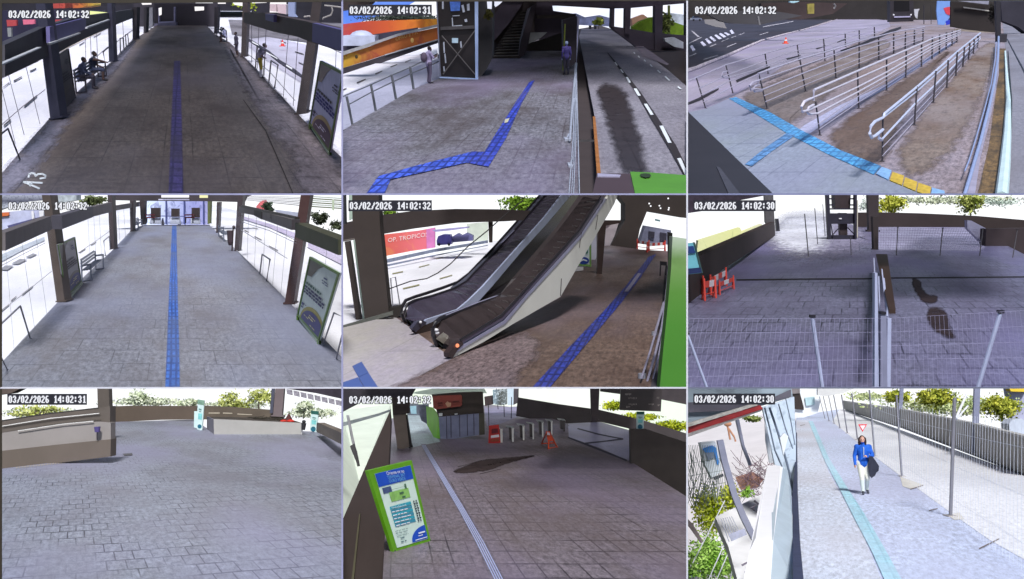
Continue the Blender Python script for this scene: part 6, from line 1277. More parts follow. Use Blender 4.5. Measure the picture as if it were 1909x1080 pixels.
struct("railing_base", MB(G).floor([(1780,400),(1812,400),(1770,850),(1740,1120),(1690,1120),(1740,850)],.02,.02), mat("base_dark", (70,66,74),.7,.2,1), "dark strip under the railing by the green wall", "kerb")
solo("pillar", MB(G).slab([(1796,215),(1820,220),(1815,420),(1800,400)], G.F(1800,400).y, .4), mat("hall_black", (44,40,38)), "black pillar at the top of the green wall", "pillar")
solo("notice_stand", MB(G).slab([(1752,375),(1790,378),(1788,400),(1752,396)], G.F(1760,455).y, .1).slab([(1752,396),(1758,396),(1755,455),(1749,455)], G.F(1760,455).y, .1).slab([(1784,398),(1790,398),(1784,458),(1778,458)], G.F(1760,455).y, .1), STEEL_D, "small dark notice stand by the right hand railing", "stand")

canopy(G, "unseen slatted roof added to shade the escalator hall", 30,90,5.0, lambda f: min(.6, f*4)*(1-max(0, f-.7)*2.5), lambda y: G.ray(1420,600).x/G.ray(1420,600).y*y, 5.3)
# ================================================================ fenced paved hall
H = Place(1278,360,2.951,(1281.5,362.3,1912,723.3),20,3.5,930)
struct("sky", MB(H).slab(FULL, 400,2), skymat("sky_white", (250,252,255)), "white sky around the fenced paved hall", "sky")
flH = paving("violet_paving", (112,111,138),(48,48,64),.5,.5,.024,(92,88,112),.7,.5,.42,.1,.3, sscale=.3, tint=(124,118,166), gvis=1.0)
struct("hall_floor", MB(H).floor([(-60,660),(200,420),(490,232),(500,190),(560,130),(770,130),(960,186),(1560,186),(1950,380),(1950,1150),(-60,1150)],0,.2), flH, "violet grey square paving of the fenced hall", "floor", uv=True)
stain("lilac_floor", H, [(430,270),(480,190),(550,120),(800,120),(1010,200),(1000,290),(800,350),(560,380)], paving("glare_fringe_floor", (160,156,184),(110,106,130),.5,.5,.024,(130,126,150),.6, fine=.2), "lilac fringe of the glare painted at the open end of the fenced hall", "floor", .005,60,2, False)  # outer, dimmer ring of the glare painted on the floor
stain("bright_floor", H, [(470,220),(500,180),(560,120),(790,120),(800,250),(740,320),(620,340),(480,280)], paving("glare_lilac_floor", (232,234,248),(200,204,226),.62,.62,.02,(206,208,228),.5, fine=.08, gvis=.5), "pale floor with painted glare at the open end of the fenced hall", "floor", .006,50,2, False)  # glare from the open end painted as a pale patch
struct("bright_floor", MB(H).floor([(1062,186),(1560,192),(1650,300),(1620,318),(1062,312)],.006), paving("pale_lilac_floor", (168,166,196),(120,116,150),.5,.5,.03,(140,136,164),.6, fine=.2, gvis=1), "paler lilac floor behind the mesh fence of the hall", "floor", uv=True)
struct("floor_joint", MB(H).floor([(280,474),(700,470),(1030,468),(1030,474),(700,476),(280,482)],.012).floor([(1130,464),(1862,458),(1950,458),(1950,464),(1130,470)],.012), crk, "dark joint line across the paving of the fenced hall", "floor joint")
wetH = mat("puddle_dark", (54,44,48),.7,.2,1, spec=.1)
stain("puddle", H, [(1235,468),(1290,474),(1302,520),(1330,560),(1390,562),(1384,606),(1310,606),(1270,560)], wetH, "small dark puddle on the paving right of the double post", "puddle", .014,12)
stain("puddle", H, [(1325,636),(1392,622),(1446,660),(1450,730),(1500,800),(1410,792),(1338,730)], wetH, "larger dark puddle on the paving, nearer the camera", "puddle", .014,12)
p0, q0 = H.F(80,560), H.F(492,236)
t = thing(H, "parapet", "dark brown parapet along the left of the fenced hall", "parapet", p0)
part(t, "wall", MB(H).wall([(-60,430),(70,350),(490,158),(494,236),(200,424),(-60,720)], p0, q0,(-.4,0,0)), mat("parapet_brown", (56,44,44),.8,.15,.6))
part(t, "end_post", MB(H).slab([(434,-10),(482,-10),(494,236),(486,232),(440,160)], H.F(490,236).y+.3,.5), mat("end_post_grey", (84,82,86),.6,.2))
solo("signal_box", MB(H).slab([(497,142),(512,142),(520,210),(502,212)], H.F(510,212).y+1,.5), mat("box_black", (36,36,44),.5), "slim black box on the end of the left parapet", "box")
solo("grass_bank", MB(H).slab([(70,262),(300,190),(310,215),(420,170),(420,200),(100,345),(60,345)],90,1), mural("bank_lemon", [(240,238,226),(232,236,180),(236,240,170),(244,244,226)],0,(-6,4),.5,(150,176,96),.6), "pale yellow green grass bank beyond the left parapet", "bank")
solo("canopy_edge", MB(H).slab([(-20,-10),(440,-10),(440,14),(300,40),(150,92),(-20,116)],70,1), mat("canopy_dark", (54,46,62),.7,.5,2), "dark canopy edge at the top left of the fenced hall", "canopy")
solo("tree", MB(H).leaves(H.V(1130,60,160),(75*H.upx(160),3,44*H.upx(160)),520,.42,51), leafmat("leaf_lemon", (150,160,40),(226,226,110)), "yellow green tree right of the thick dark post of the fenced hall", "tree")
solo("tree", MB(H).leaves(H.V(1570,60,160),(60*H.upx(160),3,60*H.upx(160)),520,.42,52), leafmat("leaf_lemon2", (130,146,60),(210,214,130)), "tall yellow green tree above the right hand wall", "tree")
solo("shrubs", MB(H).leaves(H.V(1700,50,190),(150*H.upx(190),3,24*H.upx(190)),300,.3,53).leaves(H.V(985,70,190),(26*H.upx(190),3,50*H.upx(190)),100,.3,54), leafmat("leaf_mint", (170,190,176),(222,232,222)), "pale far greenery beyond the fenced hall", "trees", kind="stuff")
# right wall
yW = H.F(1300,188).y
t = thing(H, "parapet", "long dark parapet along the back of the fenced hall", "parapet", H.V(1400,186, yW))
part(t, "wall", MB(H).slab([(945,108),(1065,106),(1300,112),(1600,126),(1950,156),(1950,260),(1600,200),(1545,196),(1062,188),(945,186)], yW+.2,.6), mat("parapet_dark_brown", (52,42,42),.8,.15,.5))
yP = H.F(1650,292).y
t = thing(H, "planter_wall", "dark block wall with a pale end face at the right of the fenced hall", "wall", H.F(1700,300))
part(t, "end_face", MB(H).slab([(1550,150),(1572,152),(1655,196),(1650,294),(1552,196)], yP+1.5,.5), mat("end_face_lilac", (160,158,184),.7,.1,2))
part(t, "front_face", MB(H).slab([(1655,198),(1950,192),(1950,372),(1860,372),(1650,296)], yP, 1), mat("planter_dark", (58,48,52),.8,.15,.6))
column(H, [(1003,-10),(1064,-10),(1062,214),(1010,212)], "thick dark post at the back of the fenced hall", mat("post_dark_brown", (54,46,48),.7,.12),.6)
yq = H.F(1045,312).y
column(H, [(1030,130),(1062,130),(1060,312),(1036,312)], "lower dark post where the mesh fence meets the hall", mat("post_dark_brown", (54,46,48)),.4)
# lift frame
yL = H.F(860,256).y; lk = mat("lift_navy", (40,38,52),.5,.2,2)
t = thing(H, "glass_lift", "dark glazed lift frame at the back of the fenced hall", "lift", H.F(860,256))
for q in ([(772,-10),(790,-10),(802,256),(786,256)],[(930,-10),(944,-10),(942,252),(932,252)]): part(t, "post", MB(H).slab(q, yL, .4), lk)
part(t, "cabin", MB(H).slab([(820,-10),(910,-10),(906,84),(824,84)], yL+.6,1), mat("lift_plum", (54,44,48),.6,.2))
part(t, "door", MB(H).slab([(844,110),(888,110),(892,250),(850,250)], yL+.7,.4), mat("lift_plum", (54,44,48)))
for q in ([(785,84),(940,84),(940,92),(786,92)],[(788,112),(940,112),(940,170),(790,170)],[(790,232),(942,232),(942,256),(788,256)],[(790,28),(820,28),(820,36),(790,36)],[(905,28),(940,28),(940,36),(905,36)],[(790,62),(820,62),(820,70),(790,70)],[(905,62),(940,62),(940,70),(905,70)]): part(t, "crossbar", MB(H).slab(q, yL+.3,.2), lk)
for a, b in (((792,250),(846,190)),((940,240),(892,190)),((800,170),(812,250))): part(t, "brace", MB(H).rod(H.V(*a, yL+.2), H.V(*b, yL+.2),3*H.upx(yL)), lk)
part(t, "lamp", MB(H).slab([(845,138),(860,138),(860,144),(845,144)], yL+.2,.1), mat("lamp_glass", (220,218,224)))
part(t, "edge_light", MB(H).slab([(944,40),(949,40),(948,246),(943,246)], yL+.05,.1), mat("edge_cream", (190,184,170),.5))
# slim poles
sp_ = mat("pole_grey_dark", (88,86,92),.5,.2); gp = "slim poles of the fenced hall"
for (b, a, w, lb) in (((677,350),(655,114),6, "slim pole nearest on the pale floor, left of the lift frame"),((727,282),(711,84),5, "slim pole second from the left before the lift frame"),((768,236),(755,62),4, "slim pole farthest, close to the lift frame"),((911,340),(908,240),5, "slim pole standing in front of the lift frame")):
    q = H.F(*b); t = thing(H, "pole", lb, "pole", q, gp); part(t, "shaft", MB(H).rod(q, H.V(*a, q.y), w/2*H.upx(q.y)), sp_); part(t, "foot_plate", MB(H).rod(q, q+Vector((0,0,.02)), w*1.4*H.upx(q.y)), sp_)
wire = mat("mesh_wire_pale", (170,166,200),.5,.1); wired = mat("mesh_wire_grey", (150,148,176),.5,.1)
def mesh_fence(c, label, a, b, a_top, b_top, nv, nh, r, posts, pm, cat="fence", wm=None):
    """welded wire panel between floor points a and b; posts = list of (foot, head) pairs"""
    A0, B0 = c.F(*a), c.F(*b); t = thing(c, "mesh_fence", label, cat, (A0+B0)/2)
    At, Bt = c.V(*a_top, A0.y), c.V(*b_top, B0.y); mb = MB(c)
    for i in range(nv+1):
        f = i/nv; mb.rod(A0.lerp(B0, f), At.lerp(Bt, f), r, n=4)
    for j in range(nh+1):
        f = j/nh; mb.rod(A0.lerp(At, f), B0.lerp(Bt, f), r, n=4)
    part(t, "wire_panel", mb, wm or wire)
    for (p, h_, w) in posts:
        q = c.F(*p); part(t, "post", MB(c).rod(q, c.V(*h_, q.y), w/2*c.upx(q.y)), pm)
        part(t, "post_cap", MB(c).box(c.V(h_[0], h_[1]-2, q.y),(w*1.3*c.upx(q.y), w*1.3*c.upx(q.y), w*.7*c.upx(q.y))), mat("cap_black", (36,34,44),.5))
    return t
galv = mat("post_galvanised", (170,176,206),.4,.12,3)
mesh_fence(H, "back mesh fence in front of the long dark parapet", (1062,314),(1640,322),(1062,190),(1600,198),60,9,.012,[((1160,344),(1168,190),6),((1400,344),(1415,195),6),((1618,346),(1636,198),6),((1800,356),(1825,205),6)], sp_, wm=wired)
mesh_fence(H, "near mesh fence left of the double post, foreground of the fenced hall", (-120,1330),(1085,1290),(20,690),(1080,690),40,8,.0018,[((786,1300),(697,680),22),((215,1340),(10,775),15)], galv)
mesh_fence(H, "near mesh fence right of the double post, foreground of the fenced hall", (1110,1290),(2100,1340),(1110,690),(1990,640),36,8,.0018,[((1540,1300),(1733,655),24)], galv)
yD6 = H.F(1090,1220).y; t = thing(H, "gate_post", "thick double galvanised post with a dark cap between the two near fences", "post", H.F(1090,1220))
for q, m in (([(1042,440),(1056,440),(1064,1120),(1040,1120)], galv),([(1074,660),(1106,660),(1112,1120),(1072,1120)], mat("post_grey_violet", (132,134,160),.4,.15,2)),([(1112,690),(1132,690),(1128,1120),(1108,1120)], galv)): part(t, "upright", MB(H).slab(q, yD6,.12), m)
part(t, "cap", MB(H).slab([(1076,655),(1104,655),(1104,668),(1076,668)], yD6-.02,.14), mat("cap_black", (36,34,44)))
yB6 = H.F(1100,900).y
t = thing(H, "gate_leaf", "open gate leaf of pale tubes with a dark brown top rail", "gate", H.F(1100,900))
g0, g1 = H.F(1140,1080), H.F(1085,560)
part(t, "top_rail", MB(H).prism([H.F(1048,336,.9), H.F(1110,336,.9), H.F(1156,640,1.5), H.F(1120,640,1.5)],(0,0,-.08)), mat("rail_brown", (58,42,36),.6,.15))
for (a, b) in (((1046,450),(1046,720)),((1062,460),(1070,690)),((1080,420),(1108,680)),((1092,470),(1112,680)),((1036,360),(1040,440))): part(t, "tube", MB(H).rod(H.V(*a, yB6+1.5), H.V(*b, yB6),4*H.upx(yB6)), galv)
# barriers and board on the left
barrier(H, 185,560,262,528,80, "low red barrier fallen behind the askew one by the left parapet", "red barriers of the fenced hall", 3)
barrier(H, 100,590,160,575,120, "red trestle barrier in front of the askew one", "red barriers of the fenced hall", 2)
barrier(H, 30,540,95,560,100, "red barrier cut by the left picture edge", "red barriers of the fenced hall", 3)
barrier(H, 135,560,220,510,110, "red and white barrier standing askew by the left parapet", "red barriers of the fenced hall", 4)
t = thing(H, "info_board", "teal and navy information board leaning at the left parapet", "board", H.F(50,480)); ybd = H.W(50,450, H.F(80,560), H.F(492,236)).y-2.0
part(t, "board", MB(H).slab([(-20,280),(48,274),(92,440),(-20,452)], ybd, .15), mat("board_aqua", (120,196,214),.5,.15,2))
part(t, "header", MB(H).slab([(-20,296),(44,292),(54,330),(-20,336)], ybd-.05,.05), mat("board_navy", (44,74,140),.5,.1))
part(t, "edge", MB(H).slab([(44,272),(52,272),(96,440),(86,442)], ybd-.03,.15), mat("board_edge", (60,90,90),.5))
part(t, "footer", MB(H).slab([(-20,420),(84,410),(90,438),(-20,450)], ybd-.05,.05), mat("board_navy2", (36,50,96),.5))

canopy(H, "unseen slatted roof added to shade the fenced hall", 33,68,7.0, lambda f: .42*min(1, f*4)*min(1,(1-f)*3), lambda y: H.ray(900,500).x/H.ray(900,500).y*y, 5.2)
canopy(H, "unseen slatted roof added to shade the right side of the fenced hall", 33,90,3.0, lambda f: .4, lambda y: H.ray(1640,500).x/H.ray(1640,500).y*y, 5.4)

solo("foliage", MB(H).leaves(H.V(1450,40,210),(420*H.upx(210),3,26*H.upx(210)),900,.5,55,26), leafmat("leaf_haze", (196,206,180),(236,240,216)), "pale overexposed greenery along the horizon of the fenced hall", "foliage", kind="stuff")
# ================================================================ wide empty paved hall
I_ = Place(0,720,2.983,(1,723.3,638,1082),-60,3.4,420,4.0,-.5)
J = I_
struct("sky", MB(J).slab(FULL, 400,2), skymat("sky_white", (250,252,255)), "white sky beyond the wide empty hall", "sky")
flJ = paving("wide_hall_paving", (149,153,166),(82,82,92),.36,.3,.016,(130,128,136),.65,.5,.5,.07,.26, sscale=.3, tint=(158,156,186), gvis=1.0)
struct("hall_floor", MB(J).floor([(-40,465),(300,425),(612,390),(618,200),(1080,186),(1160,240),(1680,250),(1765,254),(1950,340),(1950,1120),(-40,1120)],0,.2), flJ, "wide grey paved floor of the empty hall", "floor", uv=True)
struct("floor_cover", MB(J).floor([(682,376),(735,372),(738,384),(690,388)],.02), mat("cover_grey", (96,94,98),.6,.2), "small dark cover set in the paving of the wide hall", "drain cover")
leafp = leafmat("leaf_pale_lemon", (150,160,60),(232,236,160)); leafw = leafmat("leaf_white_green", (190,204,160),(240,244,226))
tr = 150
for u, v, w, h_, sd, nm, m in ((200,140,190,44,1, "pale yellow green tree line at the top left of the wide hall, behind the timestamp", leafp),(770,62,70,44,2, "pale green tree right of the left column of the wide hall", leafw),(1030,95,60,24,3, "low pale shrub beyond the far parapet of the wide hall", leafw),(1300,86,100,60,4, "yellow green tree left of the right hand column of the wide hall", leafp),(1440,60,80,44,5, "yellow green tree touching the right hand column", leafp),(1690,115,50,34,6, "pale tree under the banners at the right", leafw)):
    solo("tree", MB(J).leaves(J.V(u, v, tr),(w*J.upx(tr),2.5, h_*J.upx(tr)),260,.4, sd, 8), m, nm, "tree", group=None)
# left parapet, its lower wall and rails
yA7 = J.F(300,430).y
t = thing(J, "parapet", "beige parapet with a dark rail along the left of the wide hall", "parapet", J.F(300,430))
part(t, "upper_band", MB(J).slab([(-40,196),(280,152),(545,122),(612,112),(612,204),(540,200),(350,214),(170,238),(-40,270)], yA7+.4,.6), mat("band_taupe", (100,92,86),.8,.15,.8))
part(t, "face", MB(J).slab([(-40,268),(170,236),(350,212),(540,198),(616,204),(616,298),(300,330),(-40,368)], yA7+.2,.5), mat("face_beige", (146,140,137),.8,.08,.6))
part(t, "lower_face", MB(J).slab([(-40,366),(300,328),(616,296),(614,392),(300,430),(-40,470)], yA7,.6), mat("lower_taupe", (104,94,86),.8,.1,.5))
part(t, "rail", MB(J).path([J.V(u, v, yA7+.1) for u, v in ((-40,200),(280,152),(548,122))],.025), mat("rail_dark", (60,56,54),.5))
part(t, "rail", MB(J).path([J.V(u, v, yA7+.1) for u, v in ((-40,232),(280,180),(552,152))],.02), mat("rail_white", (214,212,208),.5))
part(t, "rail", MB(J).path([J.V(u, v, yA7+.1) for u, v in ((100,250),(350,212),(520,196))],.02), mat("rail_white", (214,212,208)))
ed = MB(J); rnd = random.Random(3)
for i in range(30):
    u = 90+i*15.5; v = 450-(u-90)*.105; ed.floor([(u, v),(u+9, v-1),(u+7, v+6),(u-2, v+7)],.015)
struct("edge_blocks", ed, mat("edge_block_pale", (176,168,158),.7,.15), "row of small pale edge blocks at the foot of the left parapet", "kerb blocks")
column(J, [(540,-10),(604,-10),(614,296),(548,290)], "thick taupe column at the left of the wide hall", mat("column_taupe", (92,84,78),.7,.15,.8),.5)
t = thing(J, "bin", "small violet bin on a post in front of the left column", "bin", J.F(541,330)); q = J.F(541,330)
part(t, "bin", MB(J).path([J.V(541,256, yA7-.1), J.V(541,226, yA7-.1)],[14*J.upx(yA7),17*J.upx(yA7)],12), mat("bin_violet", (84,74,128),.5,.1))
part(t, "post", MB(J).rod(J.V(541,300, yA7-.1), J.V(541,250, yA7-.1),.02), STEEL_D)
yB7 = J.F(850,194).y
t = thing(J, "parapet", "brown far parapet between the left column and the teal totem", "parapet", J.F(850,194))
part(t, "wall", MB(J).slab([(610,114),(720,110),(1095,112),(1095,186),(900,188),(615,202)], yB7,.6), mat("wall_brown_taupe", (92,80,70),.8,.12,.6))
t = thing(J, "parapet", "dark brown parapet running behind the long planter", "parapet", J.V(1300,160, yB7+6))
part(t, "wall", MB(J).slab([(1095,108),(1300,118),(1520,134),(1580,168),(1560,196),(1180,186),(1095,186)], yB7+8,.6), mat("wall_brown_taupe2", (100,90,80),.8,.2,.8))
yC7 = J.F(1400,268).y
t = thing(J, "planter", "long low grey planter box at the right of the wide hall", "planter", J.F(1400,268))
part(t, "front_face", MB(J).slab([(1188,184),(1684,206),(1672,268),(1190,269)], yC7,.3), mat("planter_grey", (172,170,166),.8,.1,.6))
part(t, "end_face", MB(J).prism([J.V(1150,168, yC7+6), J.V(1188,184, yC7), J.V(1190,269, yC7), J.V(1150,258, yC7+6)],(0,.15,0)), mat("planter_end", (140,134,140),.8,.1))
part(t, "soil", MB(J).poly([J.V(1150,170, yC7+5.5), J.V(1188,185, yC7+.2), J.V(1684,206, yC7+.2), J.V(1600,180, yC7+6)]), mat("soil_dark", (70,62,54),.9,.35,1.5))
part(t, "inner_bars", MB(J).slab([(1160,148),(1220,148),(1220,152),(1160,152)], yC7+5,.1).slab([(1240,148),(1290,150),(1290,153),(1240,152)], yC7+5,.1).slab([(1320,154),(1400,158),(1400,161),(1320,157)], yC7+5,.1), mat("bar_cream", (206,196,176),.6))
pt = MB(J)
for i in range(60):
    u = rnd.uniform(1400,1600); v = 176+(u-1400)*.07+rnd.uniform(-4,4); p = J.V(u, v, yC7+rnd.uniform(1,4)); pt.rod(p, p+Vector((rnd.uniform(-.5,.5),0, rnd.uniform(-.02,.12))),.02, n=4)
solo("dry_plants", pt, mat("dry_stems", (66,62,54),.9,.3), "dry dark stems lying in the long planter", "plants", kind="stuff")
cone_ = J.V(1605,200, yC7+1.5); uc = J.upx(yC7)
t = thing(J, "covered_heap", "red heap under a dark pointed cover on the planter", "heap", cone_)
part(t, "cover", MB(J).path([cone_+Vector((-.05,0,.02*0)), cone_+Vector((.02,0,22*uc)), cone_+Vector((0,0,50*uc))],[30*uc, 18*uc, 1*uc],12), mat("cover_maroon", (84,44,44),.7,.2,3))
part(t, "red_bags", MB(J).ball(cone_+Vector((-.25,-.2,6*uc)),(22*uc, .2,8*uc)).ball(cone_+Vector((.15,-.2,6*uc)),(22*uc, .2,9*uc)), mat("bag_red", (206,52,40),.6,.15))
yr7 = J.F(1700,270).y
t = thing(J, "litter_bin", "dark litter bin on a pale post at the end of the planter", "bin", J.F(1676,270))
part(t, "post", MB(J).rod(J.F(1676,270), J.V(1688,200, yr7),.035), mat("post_white", (206,206,206),.5))
part(t, "bin", MB(J).path([J.V(1686,244, yr7-.1), J.V(1690,206, yr7-.1)],[.11,.15],14), mat("bin_black", (50,48,52),.5))
part(t, "bin_top", MB(J).ball(J.V(1690,198, yr7),(.12,.12,.1)), mat("bin_black", (50,48,52)))
def totem(c, q, Y, label, dark_top=False):
    t = thing(c, "totem", label, "totem", c.V(q[3][0], q[3][1], Y), "teal information totems of the wide hall")
    f = quad_map(c.V(*q[3], Y), c.V(*q[2], Y), c.V(*q[1], Y), c.V(*q[0], Y))
    part(t, "board", MB(c).prism([f(0,0), f(1,0), f(1,1), f(0,1)],(0,.15,0)), mat("totem_white", (206,230,228),.5,.06))
    e = Vector((0,-.02,0))
    part(t, "header", MB(c).poly([f(a, b)+e for a, b in ((0,.84),(1,.84),(1,1),(0,1))]), mat("totem_green_dark" if dark_top else "totem_green", (40,96,84) if dark_top else (126,160,140),.5,.1))
    part(t, "text_block", MB(c).poly([f(a, b)+e for a, b in ((.18,.34),(.82,.36),(.82,.56),(.18,.54))]), mat("totem_aqua", (130,206,206),.5,.25,6))
    part(t, "title", words(MB(c), c, f(0,0)+e, f(1,0)-f(0,0), f(0,1)-f(0,0),[(.25,.66,.5,.05),(.3,.6,.4,.03),(.25,.9,.5,.03)],3), mat("totem_ink", (60,120,116),.5))
    ce = f(.5,.12); r = (f(1,0)-f(0,0)).length*.36
    part(t, "emblem", MB(c).poly([ce+e+Vector((math.cos(i*math.pi/9)*r, 0, math.sin(i*math.pi/9)*r)) for i in range(18)]), mat("emblem_teal", (36,106,128),.5,.15,6))
    return t
totem(J, [(1100,74),(1136,80),(1124,248),(1094,240)], J.F(1110,246).y, "white and teal totem standing at the left end of the planter")
solo("white_totem", MB(J).slab([(1080,140),(1098,140),(1096,234),(1078,230)], J.F(1110,244).y+.6,.1), mat("totem_white", (206,230,228)), "white panel standing just behind the teal totem", "panel")
totem(J, [(1731,136),(1773,140),(1760,258),(1722,248)], J.F(1740,256).y, "teal totem with a dark header at the right end of the planter", True)
column(J, [(1534,-10),(1582,-10),(1568,172),(1516,168)], "brown and pale column behind the planter", mat("column_brown_pale", (120,108,112),.7,.12,.8),.5)
yc7 = J.F(1560,172).y
solo("wall_strip", MB(J).slab([(1512,-10),(1530,-10),(1516,150),(1500,150)], yc7-.2,.2), mat("strip_slate", (80,82,100),.6,.1), "slate strip along the left side of the brown and pale column", "pipe")
t = thing(J, "parapet", "brown grey parapet at the far right of the wide hall", "parapet", J.F(1830,300))
part(t, "wall", MB(J).prism([J.V(1768,204,60), J.V(1950,282,40), J.V(1950,350,40), J.V(1762,256,60)],(.3,.3,0)), mat("wall_grey_brown", (120,110,100),.8,.15,.5))
part(t, "end_cap", MB(J).slab([(1762,204),(1776,206),(1772,256),(1758,252)],60,.3), STEEL_D)
yb7 = 70
t = thing(J, "banner_row", "row of white fringed banners under the dark roof at the top right", "banners", J.V(1750,70, yb7))
part(t, "roof_edge", MB(J).slab([(1584,-20),(1950,-20),(1950,84),(1895,70),(1760,40),(1590,14)], yb7+1,1), mat("roof_violet_dark", (52,46,58),.7,.4,1.2))
for i in range(8):
    u = 1592+i*39; v = 16+i*8.5
    part(t, "banner", MB(J).slab([(u, v),(u+32, v+7),(u+34, v+36),(u+4, v+28)], yb7+.6,.1), mat("banner_grey", (150,146,158),.6,.6,5))
solo("roof_corner", MB(J).slab([(-40,-20),(180,-20),(60,40),(-40,52)], yb7,1), mat("roof_brown_corner", (90,78,72),.7,.2), "brown roof corner at the top left of the wide hall", "roof")

solo("foliage", MB(J).leaves(J.V(820,86,170),(220*J.upx(170),3,22*J.upx(170)),700,.4,8,22).leaves(J.V(1330,104,170),(200*J.upx(170),3,24*J.upx(170)),600,.4,9,18).leaves(J.V(1740,150,170),(160*J.upx(170),3,30*J.upx(170)),500,.4,10,16).leaves(J.V(250,150,170),(260*J.upx(170),3,30*J.upx(170)),700,.4,11,20), leafmat("leaf_haze", (196,206,180),(236,240,216)), "pale overexposed greenery along the far parapets of the wide hall", "foliage", kind="stuff")
# ================================================================ turnstile hall
K = Place(636,720,2.946,(638,723.3,1281.5,1082),-30,3.7,300)
struct("sky", MB(K).slab(FULL, 400,2), skymat("sky_mint_white", (248,252,246),1.0,(228,246,222)), "pale bright sky around the turnstile hall", "sky")
flK = paving("brown_violet_paving", (128,119,128),(66,60,68),.42,.4,.018,(104,92,92),.7,.0,.45,.08,.32, sscale=.32, tint=(132,120,146), gvis=1.0)
struct("hall_floor", MB(K).floor([(-40,1120),(225,1120),(262,400),(268,180),(372,160),(560,160),(800,100),(980,120),(1240,205),(1420,196),(1590,244),(1600,420),(1950,640),(1950,1120)],0,.2), flK, "brown violet paved floor of the turnstile hall", "floor", uv=True)
struct("pale_floor", MB(K).floor([(362,158),(478,160),(545,306),(440,326),(388,338),(376,300)],.006), paving("pale_aqua_floor", (178,194,200),(130,146,154),.4,.4,.02,(150,160,166),.6, fine=.2), "pale aqua floor in the passage beside the green booth", "floor", uv=True)
struct("lilac_floor", MB(K).floor([(1246,206),(1420,198),(1590,244),(1586,300),(1580,410),(1420,340),(1250,280)],.006), paving("lilac_wet_floor", (150,150,190),(96,92,116),1.1,1.1,.02,(176,172,196),.6, rough=.3, fine=.2), "shiny lilac floor beyond the turnstiles", "floor", uv=True)
ln = MB(K)
for pl in ([(1246,278),(1330,308),(1570,404),(1566,412),(1320,316),(1246,286)],[(1300,230),(1420,262),(1550,288),(1546,294),(1410,268),(1296,236)],[(1320,312),(1440,300),(1548,286),(1550,294),(1440,308),(1330,320)]): ln.floor(pl, .012)
struct("floor_joint", ln, mat("joint_slate", (62,62,80),.7,.2), "dark joints crossing the shiny lilac floor", "floor joint")
stain("puddle", K, [(590,474),(690,436),(760,404),(900,396),(1050,378),(1070,386),(920,420),(820,462),(690,480)], mat("puddle_brown", (62,52,52),.7,.2,1, spec=.1), "dark wet puddle on the paving before the booth", "puddle", .012,8)
gj = MB(K)
for pl in ([(640,442),(760,412),(760,414),(640,445)],[(760,481),(880,453),(880,456),(760,484)]): gj.floor(pl, .012)
struct("floor_joint", gj, mat("joint_brown_dark", (58,50,52),.8,.2), "dark damp joints between slabs of the turnstile hall floor", "floor joint")
tk = mat("tactile_lilac_line", (176,186,226),.5,.12,4)
tl = MB(K)
for o in (0,1,2,3): tl.floor([(440+o*6,322),(443.5+o*6,322),(660+o*9,690),(750+o*12+0,860),(860+o*14,1085),(853+o*14,1085),(743+o*12,860),(653+o*9,690)],.02)
struct("tactile_bed", MB(K).floor([(436,318),(466,318),(700,690),(800,860),(930,1110),(838,1110),(738,860),(645,690)],.008), paving("tactile_bed_grey", (124,116,130),(92,86,98),.3,.3,.02,(110,102,116),.5, fine=.25), "grey bed under the pale guide lines of the turnstile hall", "floor", uv=True)
solo("guide_lines", tl, tk, "pale lilac guide lines running diagonally across the turnstile hall", "tactile paving")
# left parapet and outside
p0, q0 = K.F(230,1060), K.F(262,380)
t = thing(K, "parapet", "dark brown parapet along the left of the turnstile hall", "parapet", K.F(240,700))
part(t, "face", MB(K).slab([(-40,830),(0,752),(100,520),(200,290),(266,140),(272,200),(262,420),(246,700),(224,1120),(-40,1120)],27.0,.3), mat("parapet_chocolate", (60,50,48),.8,.15,.8))
part(t, "groove", MB(K).slab([(98,705),(106,700),(64,1120),(50,1120)],26.9,.1), mat("groove_olive", (84,80,62),.6))
struct("outside_ground", MB(K).prism([K.V(u, v, 130-70*(v-100)/760) for u, v in ((-40,140),(270,100),(270,150),(100,530),(-40,860))],(0,.5,-.5)), mat("outside_mint", (226,236,222),.8,.08,.3), "overexposed pale ground outside the left parapet", "ground")
yo8 = 50
solo("roof_edge", MB(K).slab([(-40,-10),(420,-10),(380,60),(270,62),(100,92),(-40,165)], yo8+4,.5), mat("roof_black_violet", (46,42,50),.7,.4,2), "dark roof edge over the top left of the turnstile hall", "roof")
solo("far_wall", MB(K).slab([(-40,212),(205,150),(270,128),(270,138),(206,164),(-40,236)], yo8,.3), mat("far_rail_grey", (150,158,160),.7,.2), "grey far rail outside the left parapet", "rail")
t = thing(K, "lamp_post", "slim pale post with a dark fitting outside the left parapet", "post", K.V(90,430, yo8-3))
part(t, "shaft", MB(K).path([K.V(36,160, yo8-3), K.V(60,280, yo8-3), K.V(96,440, yo8-3)],.06), mat("post_pale_grey", (176,176,180),.5))
part(t, "fitting", MB(K).slab([(48,330),(70,316),(84,360),(100,440),(84,420),(60,362)], yo8-3.2,.2), mat("fitting_dark", (84,82,84),.5))
